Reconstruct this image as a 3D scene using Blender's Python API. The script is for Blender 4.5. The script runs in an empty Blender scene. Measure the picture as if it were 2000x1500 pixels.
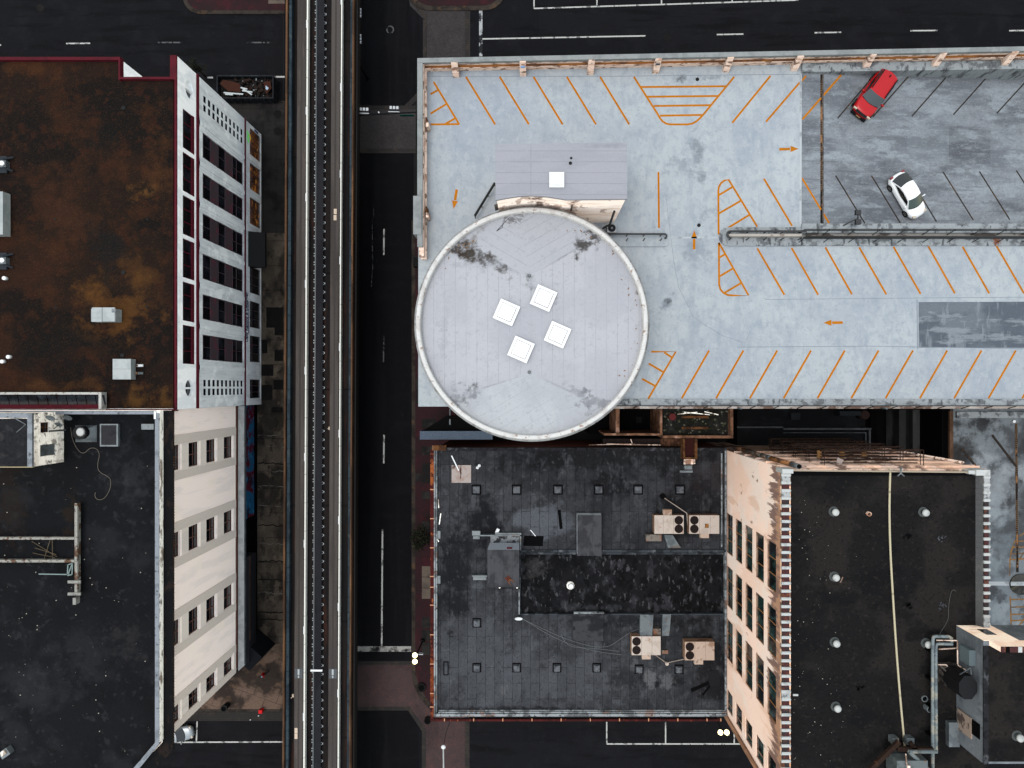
import bpy, math, random
from mathutils import Vector, Matrix
rnd = random.Random(11)
C = bpy.context.scene.collection
# ---------------------------------------------------------------- survey frame: aerial survey with the lens 90 m above the street
H, F, CX, CY = 90.0, 1400.0, 1040.0, 757.0
def X(px, z=0.0): return (px - CX) * (H - z) / F
def Y(py, z=0.0): return -(py - CY) * (H - z) / F
def P(px, py, z=0.0): return (X(px, z), Y(py, z), z)
ORG = {}
R = math.radians

# ---------------------------------------------------------------- materials
GH, GW, GV, GS = 2.9, 1.2, 0.80, 2.3      # brightness of roofs, west walls, other walls, streets under this sky
def lin(c):
    c = c / 255.0
    return c / 12.92 if c <= 0.04045 else ((c + 0.055) / 1.055) ** 2.4
def alb(c, g): return tuple(min(0.9, lin(v) / g) for v in c) + (1.0,)

def M(name, base, g=GH, rough=0.85, spec=0.06, metal=0.0, layers=(), grain=0.0, gs=5.0, bump=0.0, bs=8.0, emit=0.0):
    m = bpy.data.materials.new(name); m.use_nodes = True
    nt = m.node_tree; N = nt.nodes; Lk = nt.links.new
    bsdf = N['Principled BSDF']
    bsdf.inputs['Roughness'].default_value = rough
    bsdf.inputs['Specular IOR Level'].default_value = spec
    bsdf.inputs['Metallic'].default_value = metal
    geo = N.new('ShaderNodeNewGeometry').outputs['Position']
    rgb = N.new('ShaderNodeRGB'); rgb.outputs[0].default_value = alb(base, g)
    col = rgb.outputs[0]
    def noise(vec, scale, detail=5.0, rg=0.6, dist=0.0):
        n = N.new('ShaderNodeTexNoise'); n.inputs['Scale'].default_value = scale
        n.inputs['Detail'].default_value = detail; n.inputs['Roughness'].default_value = rg
        n.inputs['Distortion'].default_value = dist
        Lk(vec, n.inputs['Vector']); return n.outputs[0]
    def mapping(vec, loc=(0, 0, 0), rot=(0, 0, 0), sc=(1, 1, 1), kind='POINT'):
        mp = N.new('ShaderNodeMapping'); mp.vector_type = kind
        mp.inputs['Location'].default_value = loc; mp.inputs['Rotation'].default_value = rot
        mp.inputs['Scale'].default_value = sc; Lk(vec, mp.inputs['Vector']); return mp.outputs[0]
    def mrange(v, a, b, t0=0.0, t1=1.0):
        r = N.new('ShaderNodeMapRange'); r.interpolation_type = 'SMOOTHSTEP'
        r.inputs[1].default_value = a; r.inputs[2].default_value = b
        r.inputs[3].default_value = t0; r.inputs[4].default_value = t1
        Lk(v, r.inputs[0]); return r.outputs[0]
    def math2(op, a, b):
        q = N.new('ShaderNodeMath'); q.operation = op
        for i, v in enumerate((a, b)):
            if isinstance(v, (int, float)): q.inputs[i].default_value = v
            else: Lk(v, q.inputs[i])
        return q.outputs[0]
    def mix(fac, c, blend='MIX'):
        nonlocal col
        x = N.new('ShaderNodeMix'); x.data_type = 'RGBA'; x.blend_type = blend
        Lk(fac, x.inputs[0]); Lk(col, x.inputs[6])
        if isinstance(c, tuple): x.inputs[7].default_value = alb(c, g) if len(c) == 3 else c
        else: Lk(c, x.inputs[7])
        col = x.outputs[2]
    seed = 0
    for L in layers:
        seed += 1
        k, c = L[0], L[1]
        if k == 'n':          # noise: colour, (sx,sy,sz) frequency per metre, lo, hi, strength, [rotation z], [detail]
            rot = (0, 0, L[6]) if len(L) > 6 else (0, 0, 0)
            v = mapping(geo, (seed * 3.7, seed * 5.1, seed * 1.3), rot, L[2])
            f = mrange(noise(v, 1.0, L[7] if len(L) > 7 else 6.0), .5 + (L[3] - .5) * .62, .5 + (L[4] - .5) * .62, 0.0, L[5])
            mix(f, c)
        elif k == 'z':        # run-down soot: as noise, only where the wall rises from z0 to z1
            v = mapping(geo, (seed * 3.7, seed * 5.1, seed * 1.3), (0, 0, 0), L[2])
            sz = N.new('ShaderNodeSeparateXYZ'); Lk(geo, sz.inputs[0])
            hm = mrange(sz.outputs[2], L[6], L[7], -.20, .2)
            mix(mrange(math2('ADD', noise(v, 1.0, 6.0, .7), hm), .5 + (L[3] - .5) * .62, .5 + (L[4] - .5) * .62, 0.0, L[5]), c)
        elif k == 's':        # a stain or toned patch: colour, centre, (rx,ry), rot, strength, noise frequency, noise amount, inner edge
            ctr, rad, rot, st = L[2], L[3], L[4], L[5]
            nf = L[6] if len(L) > 6 else 1.2; na = L[7] if len(L) > 7 else 1.0; ie = L[8] if len(L) > 8 else 0.2
            v = mapping(geo, ctr, (0, 0, rot), (rad[0], rad[1], 60.0), 'TEXTURE')
            ln = N.new('ShaderNodeVectorMath'); ln.operation = 'LENGTH'; Lk(v, ln.inputs[0])
            d = math2('ADD', ln.outputs[1], math2('MULTIPLY', math2('SUBTRACT', noise(geo, nf, 6.0, 0.65), 0.5), na * 3.4))
            mix(mrange(d, 1.0, ie, 0.0, st), c)
        elif k in 'bt':       # seams (b) or sheet-by-sheet tint (t): colour, sheet w, h, seam width, strength, rot, offset
            w, h, mo, st = L[2], L[3], L[4], L[5]
            rot = L[6] if len(L) > 6 else 0.0
            axis = L[8] if len(L) > 8 else 'z'
            v = geo
            if axis != 'z':   # walls: (Y,Z) or (X,Z)
                sx = N.new('ShaderNodeSeparateXYZ'); cx = N.new('ShaderNodeCombineXYZ'); Lk(geo, sx.inputs[0])
                Lk(sx.outputs[1 if axis == 'x' else 0], cx.inputs[0]); Lk(sx.outputs[2], cx.inputs[1]); v = cx.outputs[0]
            v = mapping(v, (0.13, 0.21, 0), (0, 0, rot), (1, 1, 1))
            b = N.new('ShaderNodeTexBrick'); b.offset = L[7] if len(L) > 7 else 0.5
            b.inputs['Scale'].default_value = 1.0; b.inputs['Mortar Size'].default_value = mo
            b.inputs['Mortar Smooth'].default_value = 0.3; b.inputs['Brick Width'].default_value = w
            b.inputs['Row Height'].default_value = h
            b.inputs['Color1'].default_value = (0, 0, 0, 1); b.inputs['Color2'].default_value = (1, 1, 1, 1)
            b.inputs['Mortar'].default_value = (0, 0, 0, 1)
            Lk(v, b.inputs['Vector'])
            if k == 'b':
                f = math2('MULTIPLY', b.outputs['Fac'], mrange(noise(geo, 0.9, 4.0), 0.3, 0.6, st * 0.35, st))
            else:
                f = math2('MULTIPLY', b.outputs['Color'], st)
            mix(f, c)
    if grain:
        f = noise(geo, gs, 3.0, 0.7)
        x = N.new('ShaderNodeMix'); x.data_type = 'RGBA'; x.blend_type = 'MULTIPLY'; x.inputs[0].default_value = 1.0
        r = N.new('ShaderNodeMapRange'); r.inputs[1].default_value = 0.25; r.inputs[2].default_value = 0.75
        r.inputs[3].default_value = 1.0 - grain; r.inputs[4].default_value = 1.0 + grain; Lk(f, r.inputs[0])
        Lk(col, x.inputs[6]); Lk(r.outputs[0], x.inputs[7]); col = x.outputs[2]
    Lk(col, bsdf.inputs['Base Color'])
    if emit:
        Lk(col, bsdf.inputs['Emission Color']); bsdf.inputs['Emission Strength'].default_value = emit
    if bump:
        b = N.new('ShaderNodeBump'); b.inputs['Strength'].default_value = bump; b.inputs['Distance'].default_value = 0.05
        Lk(noise(geo, bs, 4.0), b.inputs['Height']); Lk(b.outputs[0], bsdf.inputs['Normal'])
    return m

# ---------------------------------------------------------------- mesh builder
class MB:
    def __init__(s): s.v = []; s.f = []; s.mi = []; s.sm = []; s.m = 0; s.smooth = False
    def add(s, vs, fs):
        o = len(s.v); s.v += [tuple(v) for v in vs]
        for f in fs: s.f.append([i + o for i in f]); s.mi.append(s.m); s.sm.append(s.smooth)
    def quad(s, a, b, c, d): s.add([a, b, c, d], [(0, 1, 2, 3)])
    def box(s, x0, x1, y0, y1, z0, z1):
        x0, x1 = min(x0, x1), max(x0, x1); y0, y1 = min(y0, y1), max(y0, y1)
        s.add([(x0, y0, z0), (x1, y0, z0), (x1, y1, z0), (x0, y1, z0), (x0, y0, z1), (x1, y0, z1), (x1, y1, z1), (x0, y1, z1)],
              [(3, 2, 1, 0), (4, 5, 6, 7), (0, 1, 5, 4), (1, 2, 6, 5), (2, 3, 7, 6), (3, 0, 4, 7)])
        return s
    def pbox(s, px0, py0, px1, py1, z0, z1): return s.box(X(px0, z1), X(px1, z1), Y(py0, z1), Y(py1, z1), z0, z1)
    def obox(s, cx, cy, lx, ly, z0, z1, rot):
        c, n = math.cos(rot), math.sin(rot)
        pts = [(cx + a * c - b * n, cy + a * n + b * c) for a, b in ((-lx / 2, -ly / 2), (lx / 2, -ly / 2), (lx / 2, ly / 2), (-lx / 2, ly / 2))]
        return s.prism(pts, z0, z1)
    def prism(s, pts, z0, z1):
        a = sum(pts[i][0] * pts[(i + 1) % len(pts)][1] - pts[(i + 1) % len(pts)][0] * pts[i][1] for i in range(len(pts)))
        if a < 0: pts = pts[::-1]
        n = len(pts); zf = z1 if callable(z1) else (lambda x, y: z1)
        s.add([(x, y, z0) for x, y in pts] + [(x, y, zf(x, y)) for x, y in pts],
              [tuple(range(n))[::-1], tuple(range(n, 2 * n))] + [(i, (i + 1) % n, n + (i + 1) % n, n + i) for i in range(n)])
        return s
    def pprism(s, pp, z0, z1): return s.prism([(X(a, z1), Y(b, z1)) for a, b in pp], z0, z1)
    def sheet(s, pts):
        p = pts
        a = sum(p[i][0] * p[(i + 1) % len(p)][1] - p[(i + 1) % len(p)][0] * p[i][1] for i in range(len(p)))
        if a < 0: p = p[::-1]
        s.add(p, [tuple(range(len(p)))]); return s
    def cyl(s, x, y, z0, z1, r0, r1=None, n=16):
        r1 = r0 if r1 is None else r1
        vs = [(x + r0 * math.cos(2 * math.pi * i / n), y + r0 * math.sin(2 * math.pi * i / n), z0) for i in range(n)]
        vs += [(x + r1 * math.cos(2 * math.pi * i / n), y + r1 * math.sin(2 * math.pi * i / n), z1) for i in range(n)]
        s.add(vs, [tuple(range(n))[::-1], tuple(range(n, 2 * n))])
        o = len(s.v) - 2 * n
        for i in range(n): s.f.append([o + i, o + (i + 1) % n, o + n + (i + 1) % n, o + n + i]); s.mi.append(s.m); s.sm.append(True)
        return s
    def lathe(s, x, y, prof, n=32, a0=0.0, a1=2 * math.pi):
        full = abs(a1 - a0 - 2 * math.pi) < 1e-6; k = n if full else n + 1
        vs = [(x + r * math.cos(a0 + (a1 - a0) * i / n), y + r * math.sin(a0 + (a1 - a0) * i / n), z) for r, z in prof for i in range(k)]
        s.add(vs, [(j * k + i, j * k + (i + 1) % k, (j + 1) * k + (i + 1) % k, (j + 1) * k + i) for j in range(len(prof) - 1) for i in range(n)])
        return s
    def tube(s, pts, r, n=6, closed=False):
        P_ = [Vector(p) for p in pts]; rings = []
        for i, p in enumerate(P_):
            t = (P_[min(i + 1, len(P_) - 1)] - P_[max(i - 1, 0)]).normalized()
            u = t.cross(Vector((0, 0, 1)) if abs(t.z) < 0.9 else Vector((1, 0, 0))).normalized(); w = t.cross(u)
            rings.append([p + r * (math.cos(2 * math.pi * k / n) * u + math.sin(2 * math.pi * k / n) * w) for k in range(n)])
        fs = [(j * n + k, j * n + (k + 1) % n, (j + 1) * n + (k + 1) % n, (j + 1) * n + k) for j in range(len(rings) - 1) for k in range(n)]
        fs += [tuple(range(n)), tuple(range((len(rings) - 1) * n, len(rings) * n))]
        sm = s.smooth; s.smooth = True; s.add([v for q in rings for v in q], fs); s.smooth = sm
        return s
    def beam(s, a, b, w, h):
        a, b = Vector(a), Vector(b); t = (b - a).normalized()
        u = t.cross(Vector((0, 0, 1)) if abs(t.z) < 0.95 else Vector((1, 0, 0))).normalized() * (w / 2); q = u.normalized().cross(t) * (h / 2)
        vs = [a - u - q, a + u - q, a + u + q, a - u + q, b - u - q, b + u - q, b + u + q, b - u + q]
        s.add(vs, [(3, 2, 1, 0), (4, 5, 6, 7), (0, 1, 5, 4), (1, 2, 6, 5), (2, 3, 7, 6), (3, 0, 4, 7)]); return s
    def line(s, pp, w, zf, lift=0.004):
        """a painted line: pixel polyline laid flat as one sheet"""
        q = []
        for a, b in pp:
            z = zf(a, b) if callable(zf) else zf
            q.append(Vector((X(a, z), Y(b, z), z + lift)))
        n = len(q); Lf, Rt = [], []
        for i in range(n):
            t = (q[min(i + 1, n - 1)] - q[max(i - 1, 0)]); t.z = 0; t.normalize(); u = Vector((-t.y, t.x, 0)) * (w / 2)
            Lf.append(q[i] + u); Rt.append(q[i] - u)
        s.add(Lf + Rt, [(i, n + i, n + i + 1, i + 1) for i in range(n - 1)]); return s
    def build(s, name, mat, parent=None, at=None, label=None, local=False, flip=False):
        if local: o = (0, 0, 0)
        elif parent is not None: o = ORG[parent]
        else:
            xs = [v[0] for v in s.v]; ys = [v[1] for v in s.v]; zs = [v[2] for v in s.v]
            o = at or ((min(xs) + max(xs)) / 2, (min(ys) + max(ys)) / 2, min(zs))
        me = bpy.data.meshes.new(name)
        me.from_pydata([(v[0] - o[0], v[1] - o[1], v[2] - o[2]) for v in s.v], [], s.f)
        mats = mat if isinstance(mat, (list, tuple)) else [mat]
        for m in mats: me.materials.append(m)
        me.polygons.foreach_set('material_index', s.mi); me.polygons.foreach_set('use_smooth', s.sm)
        me.update()
        ob = bpy.data.objects.new(name, me); C.objects.link(ob)
        if parent is not None: ob.parent = parent
        else: ob.location = o
        ORG[ob] = o if not local else (0, 0, 0)
        if label: ob['label'] = label
        return ob

def tag(o, label, cat, group=None):
    o['label'] = label; o['category'] = cat
    if group: o['group'] = group
    return o
def thing(name, label, cat, loc, group=None, rz=0.0):
    o = bpy.data.objects.new(name, None); o.empty_display_size = 0.3; C.objects.link(o)
    o.location = loc; o.rotation_euler = (0, 0, rz); ORG[o] = tuple(loc)
    return tag(o, label, cat, group)
def struct(name, mb, mat, kind='structure'):
    o = mb.build(name, mat); o['kind'] = kind; return o
def stuff(name, mb, mat): return struct(name, mb, mat, 'stuff')

def facade(mb, ax, f, ns, a0, a1, z0, z1, ops, dp, rim=True):
    """wall sheet at plane ax=f facing ns, with recessed openings (a0,a1,z0,z1) dp deep"""
    def pt(a, z, d): c = f - ns * d; return (c, a, z) if ax == 'x' else (a, c, z)
    As = sorted({a0, a1} | {v for o in ops for v in o[:2]}); Zs = sorted({z0, z1} | {v for o in ops for v in o[2:4]})
    for i in range(len(As) - 1):
        for j in range(len(Zs) - 1):
            ca, cz = (As[i] + As[i + 1]) / 2, (Zs[j] + Zs[j + 1]) / 2
            if any(o[0] < ca < o[1] and o[2] < cz < o[3] for o in ops): continue
            mb.quad(pt(As[i], Zs[j], 0), pt(As[i + 1], Zs[j], 0), pt(As[i + 1], Zs[j + 1], 0), pt(As[i], Zs[j + 1], 0))
    for o in list(ops) + ([(a0, a1, z0, z1)] if rim else []):
        c = [(o[0], o[2]), (o[1], o[2]), (o[1], o[3]), (o[0], o[3])]
        for k in range(4):
            p, q = c[k], c[(k + 1) % 4]
            mb.quad(pt(p[0], p[1], 0), pt(q[0], q[1], 0), pt(q[0], q[1], dp), pt(p[0], p[1], dp))
def window(par, ax, f, ns, o, dp, glass, frame=None, va=(), vz=(), w=0.08, name='window', edge=True, spand=None):
    """glass at the back of a recessed opening, with its frame bars as a sub-part"""
    a0, a1, z0, z1 = o
    def bx(mb, a, b, c, d, d0, d1):
        u, v = sorted((f - ns * d0, f - ns * d1))
        if ax == 'x': mb.box(u, v, a, b, c, d)
        else: mb.box(a, b, u, v, c, d)
    g = MB(); bx(g, a0 + 0.003, a1 - 0.003, z0 + 0.003, z1 - 0.003, dp - 0.03, dp - 0.004)
    wo = g.build(name, glass, par)
    if frame:
        m = MB(); e = w
        if edge:
            bx(m, a0 + .004, a0 + e, z0 + .004, z1 - .004, max(0.0, dp - 0.09), dp - 0.032); bx(m, a1 - e, a1 - .004, z0 + .004, z1 - .004, max(0.0, dp - 0.09), dp - 0.032)
            bx(m, a0 + e, a1 - e, z1 - e, z1 - .004, max(0.0, dp - 0.09), dp - 0.032); bx(m, a0 + e, a1 - e, z0 + .004, z0 + e, max(0.0, dp - 0.09), dp - 0.032)
        for t in va: c = a0 + (a1 - a0) * t; bx(m, c - w / 2, c + w / 2, z0 + e, z1 - e, max(0.002, dp - 0.085), dp - 0.033)
        for t in vz: c = z0 + (z1 - z0) * t; bx(m, a0 + e, a1 - e, c - w / 2, c + w / 2, max(0.004, dp - 0.08), dp - 0.034)
        m.build('frame', frame, wo)
    return wo
# ---------------------------------------------------------------- shared materials
m_asph = M('asphalt', (24, 24, 27), GS, 0.9, 0.03, layers=[('b', (17, 17, 19), 23, 3.4, .03, .7, .02, .3), ('t', (31, 31, 34), 23, 3.4, 0, .5, .02, .3), ('n', (33, 33, 36), (.35, .35, .35), .5, .75, .5), ('n', (16, 16, 18), (.12, .9, .05), .5, .75, .6), ('n', (44, 44, 48), (3, 3, 3), .68, .8, .35)], grain=.22, gs=9, bump=.2)
m_asph2 = M('resurfaced_asphalt', (19, 19, 22), GS, 0.92, 0.03, layers=[('n', (27, 27, 30), (.8, .05, .3), .5, .72, .6), ('n', (34, 34, 37), (2.5, 2.5, 1), .66, .8, .4), ('n', (25, 25, 28), (.2, .6, .3), .5, .75, .5)], grain=.2, gs=9)
m_ground = M('city_ground', (26, 26, 28), GS, layers=[('n', (40, 38, 38), (.05, .05, .05), .45, .6, .6)], grain=.2)
m_walk = M('pavement_concrete', (92, 82, 72), GS, layers=[('n', (44, 40, 37), (.3, .22, .3), .42, .62, .85), ('n', (120, 106, 92), (.5, .4, .5), .56, .72, .6), ('n', (24, 22, 21), (1.2, .5, 1), .6, .72, .6), ('b', (20, 18, 17), 6.0, 3.1, .045, .8, 0, 0.0)], grain=.25, gs=6, bump=.2)
m_walkn = M('pavement_dark', (48, 46, 45), GS, layers=[('n', (24, 23, 23), (.3, .3, .3), .4, .62, .8), ('n', (58, 54, 50), (.6, .5, .5), .6, .75, .5), ('b', (22, 21, 21), 1.6, 1.6, .03, .8, 0, 0.0)], grain=.25, gs=6)
m_walkw = M('pavement_brown', (112, 92, 80), GS, layers=[('n', (44, 38, 35), (.25, .3, .3), .42, .62, .9), ('n', (112, 88, 72), (.6, .6, .5), .56, .72, .6), ('b', (36, 30, 28), 3.0, 3.0, .04, .7, .35, .5)], grain=.28, gs=6, bump=.2)
m_slabdk = M('dark_slab', (24, 23, 23), GS, grain=.3, gs=5, layers=[('n', (36, 33, 31), (.8, .8, .8), .5, .7, .6)])
m_slabpale = M('pale_slab', (104, 93, 84), GS, grain=.2, gs=6, layers=[('n', (78, 70, 65), (.8, .8, .8), .45, .7, .7)])
m_brick = M('crosswalk_brick', (72, 60, 61), GS, layers=[('n', (84, 64, 62), (.6, .6, .5), .5, .7, .7), ('n', (50, 44, 46), (.3, .3, .3), .5, .7, .7), ('t', (100, 68, 62), .24, .12, .0, .35, .78), ('b', (44, 38, 40), .24, .12, .02, .5, .78)], grain=.22, gs=8)
m_brickn = M('north_crosswalk_brick', (58, 54, 55), GS, layers=[('n', (50, 47, 49), (.35, .35, .3), .45, .65, .7), ('t', (86, 80, 78), .24, .12, .0, .35, .78), ('b', (44, 42, 44), .24, .12, .02, .5, .78)], grain=.2, gs=8)
m_band = M('crosswalk_band', (50, 47, 46), GS, layers=[('n', (68, 60, 54), (.9, .9, .9), .5, .7, .6), ('b', (34, 32, 32), 2.2, .28, .03, .8, 0, 0.0)], grain=.2, gs=7)
m_redbrick = M('red_paving', (52, 30, 34), GS, layers=[('n', (42, 30, 32), (.4, .4, .4), .45, .65, .8), ('n', (70, 30, 36), (.7, .5, .6), .58, .72, .6), ('b', (34, 24, 26), .4, .2, .02, .5)], grain=.2, gs=8)
m_kerb = M('kerb_stone', (60, 53, 48), GS, layers=[('n', (36, 32, 30), (.8, .8, .8), .45, .65, .8), ('n', (96, 72, 52), (.7, .7, .7), .62, .75, .5)], grain=.25, gs=6)
m_paintw = M('worn_white_paint', (196, 196, 192), GS, layers=[('n', (50, 50, 52), (1.6, 1.6, 1), .56, .66, .75)], grain=.15)
m_paintf = M('faded_white_paint', (92, 92, 94), GS, layers=[('n', (24, 24, 27), (1.5, 1.2, 1), .48, .56, .95)], grain=.15)
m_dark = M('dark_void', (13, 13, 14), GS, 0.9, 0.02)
m_black = M('black_paint', (22, 22, 25), GH, 0.6, 0.1, grain=.1)
m_glass = M('dark_glass', (10, 10, 13), GV, 0.12, 0.35, layers=[('n', (26, 28, 34), (.5, .5, .5), .5, .7, .7)])
m_burg = M('burgundy_paint', (98, 27, 40), GH, 0.7, 0.05, layers=[('n', (78, 24, 34), (1, 1, 1), .5, .7, .6)], grain=.1)
m_burgw = M('burgundy_wall_paint', (82, 24, 36), 1.3, 0.7, 0.05, layers=[('n', (66, 22, 32), (1, 1, 1), .5, .7, .6)], grain=.1)
m_spand = M('spandrel_panel', (50, 42, 46), GV, 0.5, 0.3, layers=[('n', (78, 32, 44), (1.5, 1.5, 1.5), .56, .66, .7)])
m_white = M('white_enamel', (246, 248, 250), 2.3, 0.5, 0.3, grain=.04)
m_galv = M('galvanised_metal', (128, 136, 140), GH, 0.55, 0.4, .3, layers=[('n', (82, 90, 96), (1, 1, 1), .45, .65, .7), ('n', (120, 92, 66), (.9, .9, .9), .64, .75, .6)], grain=.15)
m_rust = M('rusty_steel', (118, 78, 48), GH, 0.85, 0.05, layers=[('n', (62, 40, 30), (1.2, 1.2, 1.2), .45, .62, .8), ('n', (176, 142, 116), (.9, .9, .9), .6, .75, .6)], grain=.25, gs=5)

# ---------------------------------------------------------------- ground, streets, pavements
g = MB(); g.sheet([(-400, -400, 0), (400, -400, 0), (400, 400, 0), (-400, 400, 0)]); struct('ground', g, m_ground)
def sheetpx(name, mat, pp, z=.0, kind='structure'):
    m = MB(); m.sheet([P(a, b, z) for a, b in pp]); return struct(name, m, mat, kind)
ns = MB(); ns.sheet([P(555, -900, .008), P(808, -900, .008), P(808, 2300, .008), P(555, 2300, .008)])
struct('rail_street', ns, m_asph2)
st = MB(); st.sheet([P(-900, -2, .012), P(552, -2, .012), P(552, 197, .012), P(-900, 197, .012)])
st.sheet([P(830, 0, .012), P(2600, -20, .012), P(2600, 197, .012), P(830, 197, .012)]); struct('north_street', st, m_asph)
st = MB(); st.sheet([P(-700, 1408, .012), P(552, 1408, .012), P(552, 1590, .012), P(-700, 1590, .012)])
st.sheet([P(912, 1330, .012), P(2700, 1330, .012), P(2700, 1600, .012), P(912, 1600, .012)]); struct('south_street', st, m_asph)
def slab(name, mat, pp, z0=0.0, z1=.14): m = MB(); m.pprism(pp, z0, z1); return struct(name, m, mat)
# pavement beside the white and cream blocks
slab('pavement', m_walkn, [(300, 201), (556, 201), (556, 455), (300, 455)])
slab('pavement', m_walk, [(300, 455), (556, 455), (556, 1258), (300, 1258)])
slab('pavement', m_walkw, [(300, 1258), (556, 1258), (556, 1385), (300, 1385)])
slab('kerb', m_kerb, [(300, 1385), (556, 1385), (556, 1390), (300, 1390)], 0, .146)
slab('gutter', m_band, [(300, 1390.3), (556, 1390.3), (556, 1408), (300, 1408)], 0, .016)
slab('kerb', m_kerb, [(300, 197), (556, 197), (556, 200.5), (300, 200.5)], 0, .146)
m = MB()
for i, (a, b, c, d) in enumerate([(536, 640, 553, 655), (509, 664, 522, 690), (536, 683, 553, 705), (509, 712, 534, 734), (534, 742, 553, 760), (520, 600, 553, 640), (510, 752, 532, 782), (530, 795, 552, 806)]):
    m.pbox(a, b, c, d, .13, .148)
for y in (223, 257): m.cyl(X(543), Y(y), .1, .16, .48, n=20)
struct('pavement_slabs', m, m_slabdk)
cr = MB(); rr = random.Random(3)
for y, c in ((851, 1), (872, 1), (905, 0), (920, 1), (949, 1), (987, 1), (1026, 0), (1062, 1), (1096, 0), (1158, 1), (1196, 0), (1210, 0), (1132, 0)):
    cr.m = 0 if c else 1
    x = 504; pts = [(x, y)]
    while x < 551: x += 5; pts.append((x, y + rr.uniform(-1.6, 1.6) + (x - 527) * .05))
    cr.line(pts, .09 if c else .13, .142)
struct('pavement_joints', cr, [M('patched_joint', (120, 114, 108), GS, layers=[('n', (60, 55, 50), (1, 1, 1), .45, .6, .9)]), m_slabdk])
# far pavement across the north street
def rounded(x0, y0, x1, y1, r, which):
    pts = []
    for cx, cy, a in ((x1 - r, y1 - r, 0), (x0 + r, y1 - r, 90), (x0 + r, y0 + r, 180), (x1 - r, y0 + r, 270)):
        k = a // 90
        if k in which:
            for t in range(0, 91, 15): pts.append((cx + r * math.cos(R(a + t)), cy + r * math.sin(R(a + t))))
        else: pts.append([(x1, y1), (x0, y1), (x0, y0), (x1, y0)][k])
    return pts
slab('kerb', m_kerb, rounded(357, -250, 556, 27, 34, (1,)), 0, .13); slab('pavement', m_redbrick, rounded(363, -250, 556, 20, 30, (1,)), 0, .14)
slab('kerb', m_kerb, rounded(795, -250, 990, 20, 44, (0, 1)), 0, .13); slab('pavement', m_redbrick, rounded(803, -250, 982, 11, 40, (0, 1)), 0, .14)
slab('pavement', m_slabpale, [(524, 0), (556, 0), (556, 7), (524, 7)], .1, .146)
# crosswalks
sheetpx('crosswalk', m_brickn, [(690, 207), (812, 207), (812, 299), (690, 299)], .016)
sheetpx('crosswalk', m_brickn, [(795, -30), (918, -30), (918, 200), (828, 200)], .016)
m = MB()
for a, b, c, d in ((690, 206, 812, 214), (690, 290, 812, 298), (908, 20, 917, 140)): m.sheet([P(a, b, .021), P(c, b, .021), P(c, d, .021), P(a, d, .021)])
for pp in ([(798, 0), (804, 0), (834, 28), (834, 34), (826, 38), (826, 32)], [(826, 36), (834, 36), (834, 190), (826, 190)]): m.sheet([P(a, b, .022) for a, b in pp])
m.sheet([P(a, b, .022) for a, b in ((790, 206), (828, 168), (832, 178), (800, 209))]); m.sheet([P(a, b, .0225) for a, b in ((690, 190), (706, 206), (698, 207), (690, 200))])
struct('crosswalk_band', m, m_band)
sheetpx('intersection', m_asph2, [(690, 14), (712, 8), (798, 8), (826, 36), (826, 168), (790, 206), (712, 206), (690, 190)], .018)
m = MB(); m.lathe(X(762), Y(58), [(.34, .026), (.5, .026)], 24); struct('manhole_ring', m, m_paintf)
m = MB()
for a, b in ((1303, 73), (79, 16)): m.cyl(X(a), Y(b), .01, .024, .47, n=24)
struct('manhole_cover', m, m_slabdk)
sheetpx('crosswalk', m_brick, [(690, 1293), (806, 1293), (812, 1340), (830, 1372), (912, 1402), (912, 1620), (828, 1620), (828, 1426), (800, 1384), (690, 1384)], .016)
m = MB()
for pp in ([(690, 1291), (806, 1291), (806, 1299), (690, 1299)], [(690, 1380), (800, 1380), (832, 1424), (832, 1620), (824, 1620), (824, 1428), (797, 1388), (690, 1388)], [(908, 1380), (917, 1380), (917, 1620), (908, 1620)]):
    m.sheet([P(a, b, .021) for a, b in pp])
struct('crosswalk_band', m, m_band)
sheetpx('intersection', m_asph2, [(690, 1388), (797, 1388), (824, 1428), (824, 1700), (690, 1700)], .018)
# pavement in front of the old low building
slab('kerb', m_kerb, [(804, 430), (811, 430), (811, 1310), (818, 1340), (834, 1365), (856, 1385), (856, 1392), (838, 1384), (820, 1364), (806, 1335), (804, 1310)], 0, .146)
slab('pavement', m_redbrick, [(811, 430), (960, 430), (960, 1385), (858, 1385), (834, 1365), (818, 1340), (811, 1310)])
m = MB()
for i, (a, b) in enumerate(((818, 838), (838, 856), (872, 890), (905, 925), (925, 945), (960, 975), (1018, 1040), (1205, 1228), (1230, 1253), (1255, 1280))): m.pbox(824, a, 852, b - 1, .13, .15)
m.pbox(812, 740, 850, 788, .13, .149); m.pbox(811.5, 925, 823, 940, .13, .149)
struct('pavement_slabs', m, m_walkn)
m = MB()
for a in (1106, 1127.5, 1149): m.pbox(824, a, 842, a + 20.5, .13, .152)
struct('pavement_slabs', m, m_slabpale)
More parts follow.
